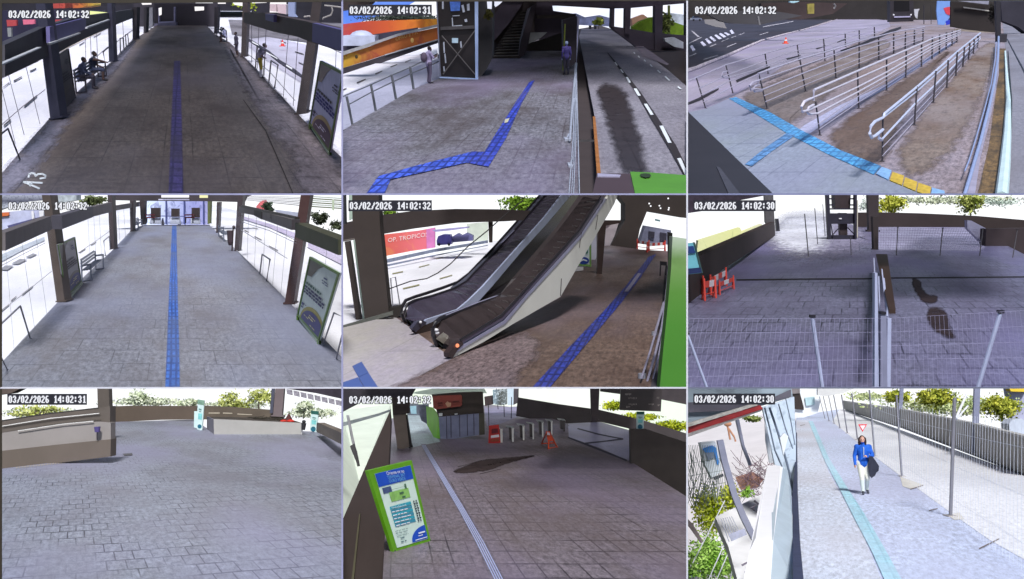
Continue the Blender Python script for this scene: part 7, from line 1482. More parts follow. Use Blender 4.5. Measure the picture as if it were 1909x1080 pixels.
# pillar and booth
yp8 = K.F(340,344).y
t = thing(K, "pillar", "beige pillar with a black edge at the left of the turnstile hall", "pillar", K.F(340,344))
part(t, "face", MB(K).slab([(276,40),(352,40),(354,160),(374,336),(310,352),(284,160)], yp8,.5), mat("pillar_beige", (120,108,100),.8,.25,.7))
part(t, "black_edge", MB(K).slab([(352,160),(360,158),(384,320),(392,336),(372,342)], yp8+.05,.5), mat("edge_black", (36,32,34),.6))
part(t, "head", MB(K).slab([(276,-10),(372,-10),(372,150),(284,160)], yp8-.05,.6), mat("head_dark", (56,46,46),.7,.2))
struct("back_wall", MB(K).slab([(362,100),(480,100),(480,160),(362,160)], K.F(420,162).y+1,.4), mat("back_slate", (92,98,110),.8,.3,1), "slate wall at the back of the passage", "wall")
solo("wall_sign", MB(K).slab([(378,110),(412,108),(414,152),(384,152)], K.F(420,170).y, .1), mat("sign_aqua", (140,176,190),.5,.2,4), "small aqua sign on the wall of the passage", "sign")
yb8 = K.F(660,290).y
t = thing(K, "booth", "ticket booth with a bright green side, pale door panels and a red sign", "booth", K.F(660,290))
part(t, "upper_front", MB(K).slab([(496,46),(640,34),(778,30),(784,150),(660,160),(535,172)], yb8,.4), mat("booth_brown", (62,54,50),.7,.15,1))
part(t, "lower_front", MB(K).slab([(535,170),(660,158),(784,148),(786,264),(660,284),(545,302)], yb8-.02,.4), mat("booth_slate", (126,130,156),.6,.25,.9))
part(t, "corner", MB(K).slab([(756,150),(786,148),(788,266),(758,270)], yb8-.04,.3), mat("booth_olive", (80,76,66),.7,.2))
part(t, "side", MB(K).prism([K.V(466,112, yb8+6), K.V(500,118, yb8+3), K.V(534,160, yb8), K.V(542,302, yb8), K.V(522,306, yb8+1), K.V(478,222, yb8+5), K.V(472,214, yb8+5)],(.05,.1,0)), mat("booth_lime", (140,226,30),.5,.1,1))
part(t, "roof", MB(K).slab([(366,40),(500,14),(780,4),(800,40),(640,36),(498,48)], yb8+4,.5), mat("booth_roof_mint", (220,236,222),.5,.05))
for u, v in ((576,160),(600,156),(648,154),(690,150),(726,148)): part(t, "panel_joint", MB(K).slab([(u, v),(u+4, v),(u+6, v+128-(u-576)*.05),(u+2, v+128-(u-576)*.05)], yb8-.06,.03), mat("joint_violet", (70,66,84),.6))
part(t, "sign", MB(K).slab([(502,62),(508,54),(655,48),(664,56),(664,104),(656,112),(520,128),(506,120)], yb8-.15,.12), mat("sign_brick_red", (142,70,60),.5,.12,3))
part(t, "sign_mark", MB(K).slab([(572,96),(584,82),(592,90),(604,92),(602,112),(584,116)], yb8-.2,.04), mat("mark_sand", (196,150,120),.6))
part(t, "sign_lettering", MB(K).slab([(530,92),(556,88),(556,94),(530,98)], yb8-.2,.03).slab([(532,106),(560,102),(560,107),(532,111)], yb8-.2,.03).slab([(612,84),(648,80),(648,86),(612,90)], yb8-.2,.03), mat("mark_rust", (98,48,44),.6))
part(t, "notice", MB(K).slab([(536,150),(556,148),(556,164),(537,166)], yb8-.1,.04), mat("notice_white", (214,216,216),.5))
part(t, "vent", MB(K).slab([(622,152),(640,149),(640,156),(624,158)], yb8-.1,.03), mat("notice_white", (214,216,216)))
struct("slate_wall", MB(K).slab([(412,100),(480,108),(474,210),(440,190)], yb8+8,.3), mat("slate_shutter", (104,108,124),.7,.35,3), "slate shutter wall left of the green booth side", "wall")
# far side: fence poles, window column and parapet
yf8 = K.F(900,150).y
struct("far_floor", MB(K).floor([(786,120),(970,112),(966,170),(880,205),(800,220)],.006), paving("far_lilac_floor", (150,144,176),(100,94,120),.5,.5,.03,(120,112,140),.6, fine=.25), "lilac floor behind the booth", "floor", uv=True)
for u0, v0, u1, v1, nm in ((812,240,808,92, "first dark pole right of the booth"),(862,128,852,10, "slim dark pole among the far glazing"),(896,170,894,100, "dark pole before the far white column"),(934,178,936,60, "dark pole right of the far white column")):
    q = K.F(u0, v0); solo("pole", MB(K).rod(q, K.V(u1, v1, q.y),2.2*K.upx(q.y)), STEEL_D, nm, "pole", group="dark poles behind the turnstiles")
t = thing(K, "far_column", "pale blue white column with a dark side at the top of the turnstile hall", "column", K.V(935,105, yf8+4))
part(t, "face", MB(K).slab([(912,-10),(948,-10),(946,104),(914,104)], yf8+4,.5), mat("column_ice", (206,224,236),.6,.08))
part(t, "side", MB(K).slab([(948,-10),(976,-10),(974,90),(946,104)], yf8+4.2,.5), mat("column_dark_side", (76,72,78),.7,.15))
solo("glazing", MB(K).slab([(832,20),(912,14),(912,100),(880,106),(836,100)], yf8+9,.3), mural("glazing_mixed", [(150,176,190),(70,76,72),(120,130,130),(60,54,56)],0,(-1.2,2.2),3.0,(206,220,226),.7), "glazed screen and greenery left of the far white column", "glazing")
yw8 = K.F(1200,200).y
t = thing(K, "parapet", "long dark parapet at the back and right of the turnstile hall", "parapet", K.V(1300,190, yw8))
part(t, "wall", MB(K).slab([(786,58),(834,50),(836,100),(790,110)], yf8+10,.3), mat("parapet_umber", (64,54,54),.8,.15,.8))
part(t, "wall", MB(K).slab([(970,62),(1200,100),(1416,130),(1640,182),(1950,276),(1950,560),(1600,420),(1590,236),(1420,196),(1246,208),(1100,190),(960,165)], yw8+10,.6), mat("parapet_umber_dark", (66,60,62),.8,.2,.5))
solo("vegetation", MB(K).leaves(K.V(1500,108, yw8+40),(80*K.upx(yw8+40),3,26*K.upx(yw8+40)),420,.3,61,12).leaves(K.V(1640,168, yw8+40),(110*K.upx(yw8+40),3,22*K.upx(yw8+40)),420,.3,62,12).leaves(K.V(1820,215, yw8+40),(110*K.upx(yw8+40),3,30*K.upx(yw8+40)),500,.3,63,12), leafmat("leaf_acid", (120,140,24),(220,226,70)), "acid yellow green vegetation above the right hand parapet", "vegetation", kind="stuff")
column(K, [(1368,-10),(1420,-10),(1412,190),(1374,200)], "dark column with a reddish side at the right of the turnstile hall", mat("column_umber", (62,54,56),.7,.2,.8),.5)
yc8 = K.F(1400,196).y
solo("red_strip", MB(K).slab([(1396,60),(1410,40),(1408,190),(1394,194)], yc8-.1,.05), mat("strip_maroon", (118,62,66),.6,.2,2), "maroon strip on the dark column", "strip")
struct("roof_beam", MB(K).slab([(1424,-10),(1950,-10),(1950,110),(1890,100),(1760,74),(1530,44),(1424,30)], yc8+1,.5), mat("beam_umber", (62,56,60),.7,.25,.8), "dark roof beam above the right hand openings", "beam")
t = thing(K, "screen", "dark hanging screen with rows of faint lettering", "screen", K.V(1645,130, yc8-8)); yk = yc8-8
part(t, "panel", MB(K).slab([(1536,-10),(1764,-10),(1756,140),(1530,132)], yk, .25), mat("screen_umber", (56,50,52),.4,.12,1))
sl = MB(K); rnd = random.Random(5)
for (u, v, n_, s_) in ((1560,40,7,5),(1580,62,6,8),(1580,96,6,8),(1566,110,4,6),(1690,96,5,6),(1735,60,2,9),(1740,100,2,9),(1568,14,3,8)):
    for i in range(n_):
        x = u+i*s_; h_ = rnd.uniform(6,11); sl.slab([(x, v),(x+2.2, v),(x+2.2+rnd.uniform(-1,1), v+h_),(x, v+h_)], yk-.03,.02)
part(t, "lettering", sl, mat("screen_letter", (150,142,138),.5,.2))
t = thing(K, "counter", "dark block in front of the right hand parapet", "block", K.F(1650,420))
part(t, "front", MB(K).slab([(1588,236),(1680,238),(1960,330),(1960,720),(1800,570),(1592,425)], K.F(1592,425).y, .6), mat("block_umber", (70,62,60),.7,.2,.8))
totem(K, [(1624,140),(1666,140),(1660,236),(1622,234)], K.F(1592,425).y+1, "small green and white totem under the hanging screen", True)
# turnstiles
tw = mat("turnstile_white", (226,226,222),.35,.08,3); td = mat("turnstile_dark", (84,78,78),.5,.15,2)
gt = "row of turnstiles of the hall"
for i, (u, vt, vb, w, nm) in enumerate(((880,232,310,14, "white fronted turnstile nearest the red board"),(942,224,306,12, "second turnstile from the red board"),(1001,212,296,11, "third turnstile from the red board"),(1054,204,292,9, "turnstile left of the orange frame, fourth in the row"),(1106,192,280,9, "fifth turnstile, partly behind the orange frame"),(1156,188,268,9, "sixth turnstile, right of the orange frame"),(1224,184,250,12, "last turnstile at the dark end of the row"))):
    Y = K.F(u, vb).y; q = K.F(u, vb); t = thing(K, "turnstile", nm, "turnstile", q, gt)
    part(t, "front_post", MB(K).slab([(u-w/2, vt+6),(u+w/2, vt+6),(u+w/2, vb),(u-w/2+2, vb)], Y, .12), tw if i < 6 else td)
    part(t, "body", MB(K).slab([(u-w/2-16, vt+4),(u+w/2-5, vt+4),(u+w/2-5, vb-10),(u-w/2-13, vb-14)], Y+.6,1.5), td)
    part(t, "top", MB(K).prism([K.V(u-w/2-32, vt-8, Y+1.6), K.V(u+w/2-4, vt-2, Y+.1), K.V(u+w/2+2, vt+6, Y), K.V(u-w/2-24, vt, Y+1.5)],(0,0,-.05)), tw)
    part(t, "arm", MB(K).rod(K.V(u+w/2, vt+26, Y+.1), K.V(u+w/2+22, vt+34, Y+.2),.02), METAL)
    part(t, "arm", MB(K).rod(K.V(u+w/2, vt+26, Y+.1), K.V(u+w/2+16, vt+50, Y+.2),.02), METAL)
# red board and orange folding frame
Yr = K.F(842,314).y; t = thing(K, "warning_board", "red standing warning board with white blocks left of the turnstiles", "sign", K.F(842,314))
part(t, "panel", MB(K).slab([(812,218),(866,212),(876,312),(808,316)], Yr, .08), mat("board_red", (190,52,50),.5,.12,3))
part(t, "white_block", MB(K).slab([(822,272),(866,266),(868,280),(822,286)], Yr-.03,.02), bwhite)
part(t, "dark_block", MB(K).slab([(826,236),(860,232),(862,256),(826,262)], Yr-.03,.02), mat("block_maroon", (110,40,48),.6,.3,8))
part(t, "lower_block", MB(K).slab([(822,292),(866,288),(868,302),(820,306)], Yr-.03,.02), mat("block_rust", (150,70,50),.6,.2,8))
part(t, "back_leg", MB(K).rod(K.V(860,220, Yr+.1), K.F(880,300),.03), mat("board_red", (190,52,50)))
of = mat("frame_orange", (222,84,52),.5,.12,4); Yo = K.F(1140,345).y; t = thing(K, "folding_sign", "orange folding A frame standing before the turnstiles", "sign", K.F(1140,345))
A0 = K.V(1135,252, Yo+.5)
for u, v in ((1100,318),(1188,338),(1138,346),(1170,300)): part(t, "leg", MB(K).rod(K.F(u, v), A0+Vector((rnd.uniform(-.1,.1),0,0)),.045), of)
part(t, "crossbar", MB(K).rod(K.F(1104,316,.12), K.F(1172,312,.12),.035), of); part(t, "crossbar", MB(K).rod(K.F(1142,342,.2), K.F(1186,334,.2),.035), of)
part(t, "panel", MB(K).slab([(1124,252),(1148,256),(1164,300),(1136,306)], Yo+.2,.05), of); part(t, "label_plate", MB(K).slab([(1130,254),(1144,256),(1148,270),(1132,268)], Yo+.1,.03), bwhite)
# information board in the foreground
Pb, Qb = K.F(288,910), K.F(492,850); Rb, Sb = K.W(388,408, Pb, Qb), K.W(148,465, Pb, Qb)
f = quad_map(Pb, Qb, Rb, Sb); nrm = (Qb-Pb).cross(Sb-Pb).normalized(); nrm = nrm if nrm.y < 0 else -nrm; ex, ey = (Qb-Pb),(Sb-Pb)
t = thing(K, "info_board", "large green framed information board with a blue header leaning by the left parapet", "board", (Pb+Qb)/2)
gfr = mat("board_frame_green", (104,168,30),.45,.15,3)
part(t, "frame", MB(K).prism([f(0,0), f(1,0), f(1,1), f(0,1)],-nrm*.08), gfr)
def fq(x0, y0, x1, y1, e): return [f(a, b)+nrm*e for a, b in ((x0, y0),(x1, y0),(x1, y1),(x0, y1))]
part(t, "sheet", MB(K).poly(fq(.1,.035,.92,.95,.01)), mat("sheet_mint", (222,244,232),.5,.04))
part(t, "header", MB(K).poly(fq(.1,.79,.92,.95,.02)), mat("header_blue", (30,84,200),.5,.08))
part(t, "photo", MB(K).poly(fq(.16,.70,.36,.77,.02)), mat("photo_slate", (80,96,140),.5,.4,6))
part(t, "map", MB(K).poly(fq(.28,.585,.74,.70,.02)), mat("map_green", (150,204,110),.5,.25,5))
part(t, "map_route", MB(K).poly(fq(.50,.65,.60,.672,.03)).poly(fq(.54,.60,.62,.62,.03)).poly(fq(.66,.70,.70,.755,.03)).poly(fq(.34,.725,.62,.728,.03)), mat("map_dark", (80,120,90),.5,.2))
for i in range(6):
    y1 = .535-i*.043; part(t, "route_band", MB(K).poly(fq(.2, y1-.036,.72, y1,.02)), mat("band_teal" if i % 2 else "band_cyan", (64,150,176) if i % 2 else (56,170,190),.5,.15,6))
eu = ex.normalized(); ev = ey.normalized(); W_ = ex.length; H_ = ey.length
def put(s, x, y, h, m, nm, al='LEFT'): part(t, nm, text_mesh(MB(K), s, f(x, y)+nrm*.035, eu, ev, h, al), m)
put("Oriente-se no", .53,.895,.135, mat("text_white", (244,248,255),.5,.02), "heading", 'CENTER')
put("TERMINAL BRT", .53,.85,.12, mat("text_cyan", (120,190,240),.5,.02), "heading", 'CENTER')
put("OURO VERDE", .53,.805,.12, mat("text_cyan", (120,190,240)), "heading", 'CENTER')
put("Terminal Ouro Verde", .22,.508,.075, mat("text_white", (244,248,255)), "route_heading")
wb = MB(K); words(wb, K, f(0,0)+nrm*.03, ex, ey, [(.22,.535-i*.043-.024,.46-.05*(i % 3),.012) for i in range(1,6)],3); part(t, "route_lettering", wb, mat("text_white", (244,248,255)))
wb = MB(K); words(wb, K, f(0,0)+nrm*.03, ex, ey, [(.16,.235,.32,.007),(.16,.205,.3,.007),(.16,.17,.3,.007),(.24,.135,.12,.014),(.22,.09,.14,.014)],4); part(t, "small_print", wb, mat("ink_slate_green", (110,140,140),.5))
vt8 = MB(K)
for i in range(9):
    for k_ in (0,1): vt8.poly(fq(.77+k_*.06,.535-i*.03-.02,.80+k_*.06+.012*(i % 2),.535-i*.03,.03))
part(t, "side_lettering", vt8, mat("ink_dark_slate", (60,72,84),.5))
part(t, "emblem", MB(K).poly([f(.92,.045)+nrm*.02]+[f(.92-.42*math.cos(a),.045+.17*math.sin(a))+nrm*.02 for a in [i*math.pi/2/12 for i in range(13)]]), mat("header_blue", (30,84,200)))
part(t, "emblem_lettering", MB(K).poly(fq(.7,.128,.88,.146,.03)).poly(fq(.68,.1,.8,.11,.03)).poly(fq(.58,.06,.9,.07,.03)), mat("text_white", (244,248,255)))
part(t, "strut", MB(K).rod(f(.5,.6)-nrm*.08, Vector((f(.5,0).x, f(.5,0).y+1.2,0)),.03), STEEL_D)
for x in (.02,.98): g = f(x, 0); part(t, "foot", MB(K).rod(g-nrm*.04, Vector((g.x, g.y+.05,0)),.04), STEEL_D)

canopy(K, "unseen slatted roof added to shade the turnstile hall", 40,120,9.0, lambda f: min(.62, f*4), lambda y: K.ray(1150,300).x/K.ray(1150,300).y*y, 4.6)
canopy(K, "unseen slatted roof added to shade the right side of the turnstile hall", 30,64,4.2, lambda f: .5*min(1, f*2.2)*min(1,(1-f)*4), lambda y: K.ray(1760,500).x/K.ray(1760,500).y*y, 4.8)
# ================================================================ pale walkway with the woman in blue
L9 = Place(1278,720,3.0,(1281.5,723.3,1912,1082),30,3.0,640)
N9 = L9
struct("sky", MB(N9).slab(FULL, 400,2), skymat("sky_white", (250,252,255)), "white sky around the pale walkway", "sky")
flN = paving("pale_walk", (208,218,242),(170,166,180),4,4,.006,(196,202,224),.6,.0,.6,.05,.26, sscale=.25, tint=(190,190,216), gvis=.6)
struct("walkway_floor", MB(N9).floor([(600,1120),(606,900),(614,600),(618,180),(720,150),(860,130),(900,135),(1300,280),(1950,520),(1950,1120)],0,.2), flN, "pale speckled concrete walkway of the woman in blue", "floor", uv=True)
struct("pale_side", MB(N9).floor([(860,130),(900,136),(1300,282),(1950,522),(1950,1000),(1700,860),(1500,720),(1220,515),(1060,395),(900,262),(820,200)],.008), paving("pale_side_paving", (240,240,244),(204,206,214),2.2,2.2,.01,(212,212,222),.4, fine=.14, tilevar=.03), "paler paving beyond the line of fence posts", "pavement", uv=True)
struct("beige_side", MB(N9).floor([(604,1120),(616,620),(620,190),(690,190),(730,300),(800,480),(1000,850),(1110,1120)],.005), paving("beige_walk", (216,224,240),(160,156,160),4,4,.006,(204,206,216),.6,.0,.6,.05,.26, tint=(196,190,196), gvis=.4), "beige speckled strip of the walkway along the left parapet", "floor", uv=True)
struct("edge_slabs", MB(N9).floor([(1200,506),(1330,552),(1260,575),(1215,560)],.012).floor([(1470,720),(1530,706),(1560,745),(1500,748)],.012), mat("slab_cream", (226,222,214),.7,.1), "cream slabs at the feet of the nearest fence posts", "slabs")
tN = paving("tactile_aqua", (178,222,236),(146,200,216),.3,.42,.02,(196,220,238),.8, fine=.15, tilevar=.1)
solo("tactile_strip", MB(N9).floor([(688,196),(712,196),(800,398),(900,560),(1005,720),(1110,900),(1225,1110),(1125,1110),(1040,920),(945,740),(860,570),(780,420)],.02), tN, "aqua tactile strip curving along the pale walkway", "tactile paving", uv=True)
ck = MB(N9)
for pl in ([(1360,694),(1410,682),(1410,686),(1362,699)],[(1640,906),(1756,850),(1756,856),(1644,912)],[(1256,574),(1330,553),(1330,557),(1258,579)],[(640,220),(668,214),(668,217),(641,223)]): ck.floor(pl, .014)
struct("floor_joint", ck, mat("joint_taupe", (130,120,116),.8,.2), "short dark joints in the pale walkway", "floor joint")
# left parapet
yl9 = N9.F(640,1075).y
t = thing(N9, "parapet", "pale parapet with a bright coping along the left of the walkway", "parapet", N9.F(612,800))
pA, pB = N9.F(640,1075), N9.F(620,400)
part(t, "face", MB(N9).prism([N9.V(470,1120,19), N9.V(490,860,21), N9.V(540,455,30), N9.V(572,470,31), N9.V(592,590,29), N9.V(598,800,23), N9.V(604,1120,19)],(-.2,.2,0)), mat("parapet_grey_blue", (176,190,200),.8,.08,1.5))
part(t, "coping", MB(N9).prism([N9.V(430,1120,18.9), N9.V(462,930,20.4), N9.V(492,690,24), N9.V(530,446,30), N9.V(545,456,30), N9.V(492,860,21), N9.V(474,1120,18.9)],(-.3,.2,0)), mat("coping_white", (244,244,248),.7,.03))
part(t, "painted_foot_shadow", MB(N9).floor([(602,1120),(598,800),(596,620),(612,440),(618,260),(624,260),(628,600),(640,860),(664,1120)],.03), mat("foot_shadow_navy", (60,66,92),.8,.2,3))  # dark strip paints the shadow along the parapet foot
# left screens: pale panels with braces
t = thing(N9, "slanting_mesh_fence", "pale blue slanting mesh screens along the left of the walkway", "screen", N9.F(618,400)); ym9 = 34
part(t, "panel", MB(N9).slab([(430,118),(520,90),(608,60),(612,180),(618,300),(616,620),(596,600),(560,490),(540,452),(500,440),(470,300)], ym9+12,.2), mural("mesh_pale_blue", [(176,196,216),(206,220,236),(150,172,196),(190,206,222)],0,(-6,6),2.0,(120,140,160),.45))
for pl, w in (([(442,120),(470,230),(500,360),(540,450)],9),([(470,120),(520,270),(570,440),(612,620)],13),([(520,100),(560,240),(600,350)],7),([(560,70),(590,200),(612,330)],6),([(600,620),(575,540),(545,460)],8)):
    part(t, "brace", MB(N9).path([N9.V(u, v, ym9+8) for u, v in pl], w/2*N9.upx(ym9+8)), mat("brace_slate", (112,124,144),.5,.15,4))
part(t, "light_panel", MB(N9).slab([(528,290),(552,262),(575,280),(548,390)], ym9+7,.1).slab([(445,200),(470,300),(490,430),(470,430),(448,300)], ym9+9,.1), mat("panel_white", (226,232,240),.6,.05))
# roof and red beam
yr9 = 40
t = thing(N9, "roof", "pale corrugated roof with a red beam at the top left of the walkway", "roof", N9.V(200,150, yr9))
part(t, "sheet", MB(N9).slab([(-40,-10),(590,-10),(600,60),(430,110),(200,160),(-40,220)], yr9+1,.3), mural("roof_sheet", [(150,166,180),(206,218,226),(120,128,140),(216,222,226),(140,150,164)],2,(3.0,4.2),1.2,(90,96,110),.4))
part(t, "red_beam", MB(N9).prism([N9.V(-40,246, yr9-2), N9.V(420,108, yr9), N9.V(432,128, yr9), N9.V(-40,284, yr9-2)],(0,.3,0)), mat("beam_red", (150,48,50),.6,.1,1))
part(t, "edge", MB(N9).prism([N9.V(-40,224, yr9-2.2), N9.V(400,92, yr9), N9.V(402,108, yr9), N9.V(-40,246, yr9-2.2)],(0,.2,0)), mat("roof_edge_cream", (190,186,180),.7,.35,3))
part(t, "edge", MB(N9).prism([N9.V(-40,284, yr9-2.2), N9.V(432,130, yr9), N9.V(420,142, yr9), N9.V(-40,304, yr9-2.2)],(0,.2,0)), mat("roof_edge_grey", (166,160,160),.7,.35,3))
part(t, "grey_band", MB(N9).slab([(-40,96),(500,60),(590,20),(590,60),(430,100),(200,140),(-40,150)], yr9+.8,.1), mat("roof_grey_band", (96,94,106),.8,.3,1))  # grey band set just in front of the roof sheet
# garden on the left
struct("garden_ground", MB(N9).prism([N9.V(u, v, 130-70*(v-110)/1010) for u, v in ((-40,270),(620,110),(620,640),(470,1120),(-40,1120))],(0,.3,-.3)), mat("garden_white", (232,228,232),.8,.08,.3), "overexposed pale ground of the garden left of the walkway", "ground")
gl1 = leafmat("grass_lime", (150,170,30),(220,226,90)); gl2 = leafmat("grass_green", (130,180,60),(200,234,130))
yg = 58
solo("grass", MB(N9).leaves(N9.V(130,690, yg),(100*N9.upx(yg),.5,130*N9.upx(yg)),900,.16,71,18).leaves(N9.V(250,630, yg),(60*N9.upx(yg),.5,70*N9.upx(yg)),400,.16,72,10), gl1, "yellow green grass patch in the garden left of the walkway", "grass", kind="stuff")
solo("grass", MB(N9).leaves(N9.V(120,970, yg-1),(130*N9.upx(yg),.5,130*N9.upx(yg)),1100,.16,73,22).leaves(N9.V(230,1000, yg-1),(70*N9.upx(yg),.5,90*N9.upx(yg)),400,.16,74,10).leaves(N9.V(345,590, yg-1),(36*N9.upx(yg),.3,30*N9.upx(yg)),140,.12,75,6), gl2, "fresh green grass patch at the bottom left below the white roof", "grass", kind="stuff")
tw9 = MB(N9); rnd = random.Random(12)
for i in range(160):
    p = N9.V(rnd.uniform(300,480), rnd.uniform(440,620), yg-.5); tw9.rod(p, p+Vector((rnd.uniform(-.9,.9), rnd.uniform(-.2,.2), rnd.uniform(-.6,.9))),.012, n=4)
solo("dry_shrub", tw9, mat("twigs_mauve", (130,108,120),.9,.3,4), "tangle of dry mauve twigs beside the parapet", "shrub")
solo("soil_patch", MB(N9).slab([(280,510),(380,480),(440,520),(400,570),(310,580)], yg-.2,.1), mat("soil_rust", (196,150,132),.9,.25,2), "rust coloured soil under the dry twigs", "soil", kind="structure")
tw9 = MB(N9)
for i in range(26):
    u = rnd.uniform(0,200); p = N9.V(u, rnd.uniform(330,420), yg-.6); tw9.path([p, p+Vector((rnd.uniform(-.4,.5),0,-1.2)), p+Vector((rnd.uniform(-.7,.8),0,-2.6))],.016,4)
solo("bare_tree", tw9, mat("twigs_grey_green", (110,124,120),.9,.3,4), "thin grey green bare branches at the far left of the garden", "tree")
t = thing(N9, "phone_kiosk", "white and blue kiosk standing in the garden beyond the fence", "kiosk", N9.V(150,500, yg-1))
part(t, "body", MB(N9).slab([(84,320),(168,310),(206,470),(150,520),(110,440)], yg-.9,.8), mat("kiosk_white", (226,234,244),.5,.06))
part(t, "blue_panel", MB(N9).slab([(96,350),(150,332),(170,344),(190,430),(178,440),(160,370),(110,372)], yg-1.0,.1), mat("kiosk_blue", (60,140,226),.5,.1))
part(t, "window", MB(N9).slab([(112,372),(158,372),(160,400),(124,416)], yg-1.0,.08), mat("kiosk_window", (130,144,170),.4,.2))
part(t, "base", MB(N9).slab([(150,512),(210,490),(214,504),(166,526)], yg-1.05,.1), mat("kiosk_base", (60,60,72),.6,.2))
wf = mat("fence_white", (236,238,244),.6,.05)
fb = MB(N9)
for a, b in (((40,990),(220,640)),((130,1080),(245,820)),((175,1080),(262,880)),((250,1080),(280,940))): fb.rod(N9.V(*a, yg-2), N9.V(*b, yg-2),3*N9.upx(yg))
solo("white_rails", fb, wf, "thin white slanting rails over the green grass", "rail")
fm9 = MB(N9)
for i in range(22): u = -20+i*9.5; fm9.rod(N9.V(u, 330, yg-2.5), N9.V(u+40,620, yg-2.5),.012, n=4)
for v in (400,470,540): fm9.rod(N9.V(-20, v+40, yg-2.5), N9.V(220, v, yg-2.5),.012, n=4)
solo("mesh_fence", fm9, mat("mesh_grey_green", (136,148,146),.6,.2), "thin grey mesh fence before the kiosk in the garden", "fence")
pk = mat("post_slate_grey", (146,149,172),.6,.15,2)
solo("post", MB(N9).slab([(178,306),(212,300),(238,420),(290,600),(340,720),(456,962),(430,975),(310,740),(258,610),(205,430)],36,.2), pk, "slate grey leaning post in front of the garden", "post")
solo("post", MB(N9).slab([(282,190),(300,186),(330,330),(372,440),(358,446),(318,340)],44,.2), pk, "slim slate grey post farther along the garden fence", "post")
solo("trunk", MB(N9).slab([(10,740),(40,770),(100,870),(88,880),(30,800),(4,770)], yg-3,.3), mat("trunk_grey_brown", (134,122,124),.9,.2,2), "grey brown fallen trunk at the bottom left of the garden", "trunk")
solo("far_trees", MB(N9).leaves(N9.V(370,180, yg-1),(50*N9.upx(yg),.4,20*N9.upx(yg)),120,.16,76,6), leafmat("leaf_olive_pale2", (110,126,60),(170,184,110)), "scrap of olive foliage under the red beam", "tree")
solo("sunshade", MB(N9).path([N9.V(u, v, yg-.8) for u, v in ((212,196),(236,230),(250,300))],.05).path([N9.V(u, v, yg-.8) for u, v in ((236,230),(270,280),(280,310))],.05).ball(N9.V(236,212, yg-.8),(22*N9.upx(yg),.1,14*N9.upx(yg))), mat("shade_salmon", (206,150,120),.7,.2,3), "salmon frame with an ochre top beyond the garden", "frame")
t = thing(N9, "low_building", "white tiled low roof in front of the garden at the bottom left", "building", N9.V(300,800,40)); yz = 40
part(t, "roof", MB(N9).prism([N9.V(u, v, yz+12*(1120-v)/530) for u, v in ((166,732),(300,668),(452,590),(480,690),(470,800),(440,1120),(300,1120),(240,900))],(0,.3,-.3)), mat("roof_white", (246,246,250),.7,.06,1.5))
tl9 = MB(N9)
for i in range(6): tl9.slab([(196+i*12,740-i*2),(199+i*12,739-i*2),(246+i*14,870-i*6),(242+i*14,872-i*6)], yz-.05,.03)
part(t, "tile_lines", tl9, mat("tile_line", (176,180,200),.7,.2))
part(t, "band", MB(N9).slab([(240,830),(330,796),(344,830),(258,868)], yz-.06,.04), mat("band_lilac_grey", (186,190,216),.7,.25,4))
part(t, "lower_band", MB(N9).slab([(312,1000),(396,958),(392,966),(318,1008)], yz-.06,.04).slab([(330,1040),(390,1000),(390,1010),(336,1050)], yz-.06,.04), mat("band_mauve", (130,122,140),.7,.3,3))
fr = mat("scroll_dark", (84,80,92),.5,.2)
for pl in ([(296,690),(300,710),(316,726)],[(364,682),(390,670),(378,688),(412,718),(416,670),(384,640)],[(448,612),(456,640)]):
    part(t, "scroll", MB(N9).path([N9.V(u, v, yz-.1) for u, v in pl],.04), fr)
# far end
yE9 = N9.F(640,180).y
t = thing(N9, "end_building", "white end building with a dark doorway at the top of the walkway", "building", N9.V(660,150, yE9))
part(t, "wall", MB(N9).slab([(636,20),(740,14),(760,60),(740,150),(660,176),(618,182),(610,130)], yE9+4,.4), mat("end_white", (226,230,234),.7,.06,.3))
part(t, "doorway", MB(N9).slab([(596,40),(640,40),(662,120),(662,134),(610,128)], yE9+3.6,.3), mat("door_black_brown", (50,42,40),.7))
part(t, "window", MB(N9).slab([(668,66),(722,60),(722,104),(676,110)], yE9+3.7,.2), mat("window_aqua", (176,204,210),.4,.2,1.5))
part(t, "awning", MB(N9).slab([(588,-10),(640,-10),(640,40),(596,44)], yE9+3.4,.3), mat("awning_taupe", (122,116,118),.7,.3,2))
solo("overhang", MB(N9).slab([(740,-10),(1000,-10),(880,40),(800,56),(740,50)], yE9+2,.5), mat("overhang_pale", (206,206,206),.7,.15,.6), "pale overhang at the top of the walkway", "roof")
# right parapet, posts and fence
t = thing(N9, "parapet", "grey low wall along the right side of the walkway", "parapet", N9.F(1300,290))
a9, b9 = N9.F(900,136), N9.F(1893,500)
part(t, "wall", MB(N9).wall([(876,84),(960,98),(1210,134),(1600,212),(1950,302),(1950,520),(1600,380),(1210,232),(900,136),(880,126)], a9, b9,(.3,.2,0)), mat("wall_mid_grey", (150,147,142),.8,.12,.5))
part(t, "coping", MB(N9).wall([(876,80),(960,93),(1210,128),(1600,205),(1950,294),(1950,304),(1600,214),(1210,136),(960,99),(876,85)], a9+Vector((-.05,-.05,0)), b9+Vector((-.05,-.05,0)),(.35,.25,0)), mat("coping_light_grey", (176,174,170),.8,.1))
part(t, "foot_line", MB(N9).wall([(900,134),(1210,230),(1600,378),(1950,518),(1950,526),(1600,386),(1210,236),(900,138)], a9+Vector((-.08,-.08,0)), b9+Vector((-.08,-.08,0)),(.1,.1,0)), mat("foot_dark", (82,80,84),.8))
pm9 = mat("steel_post_blue_grey", (128,132,156),.5,.12,3)
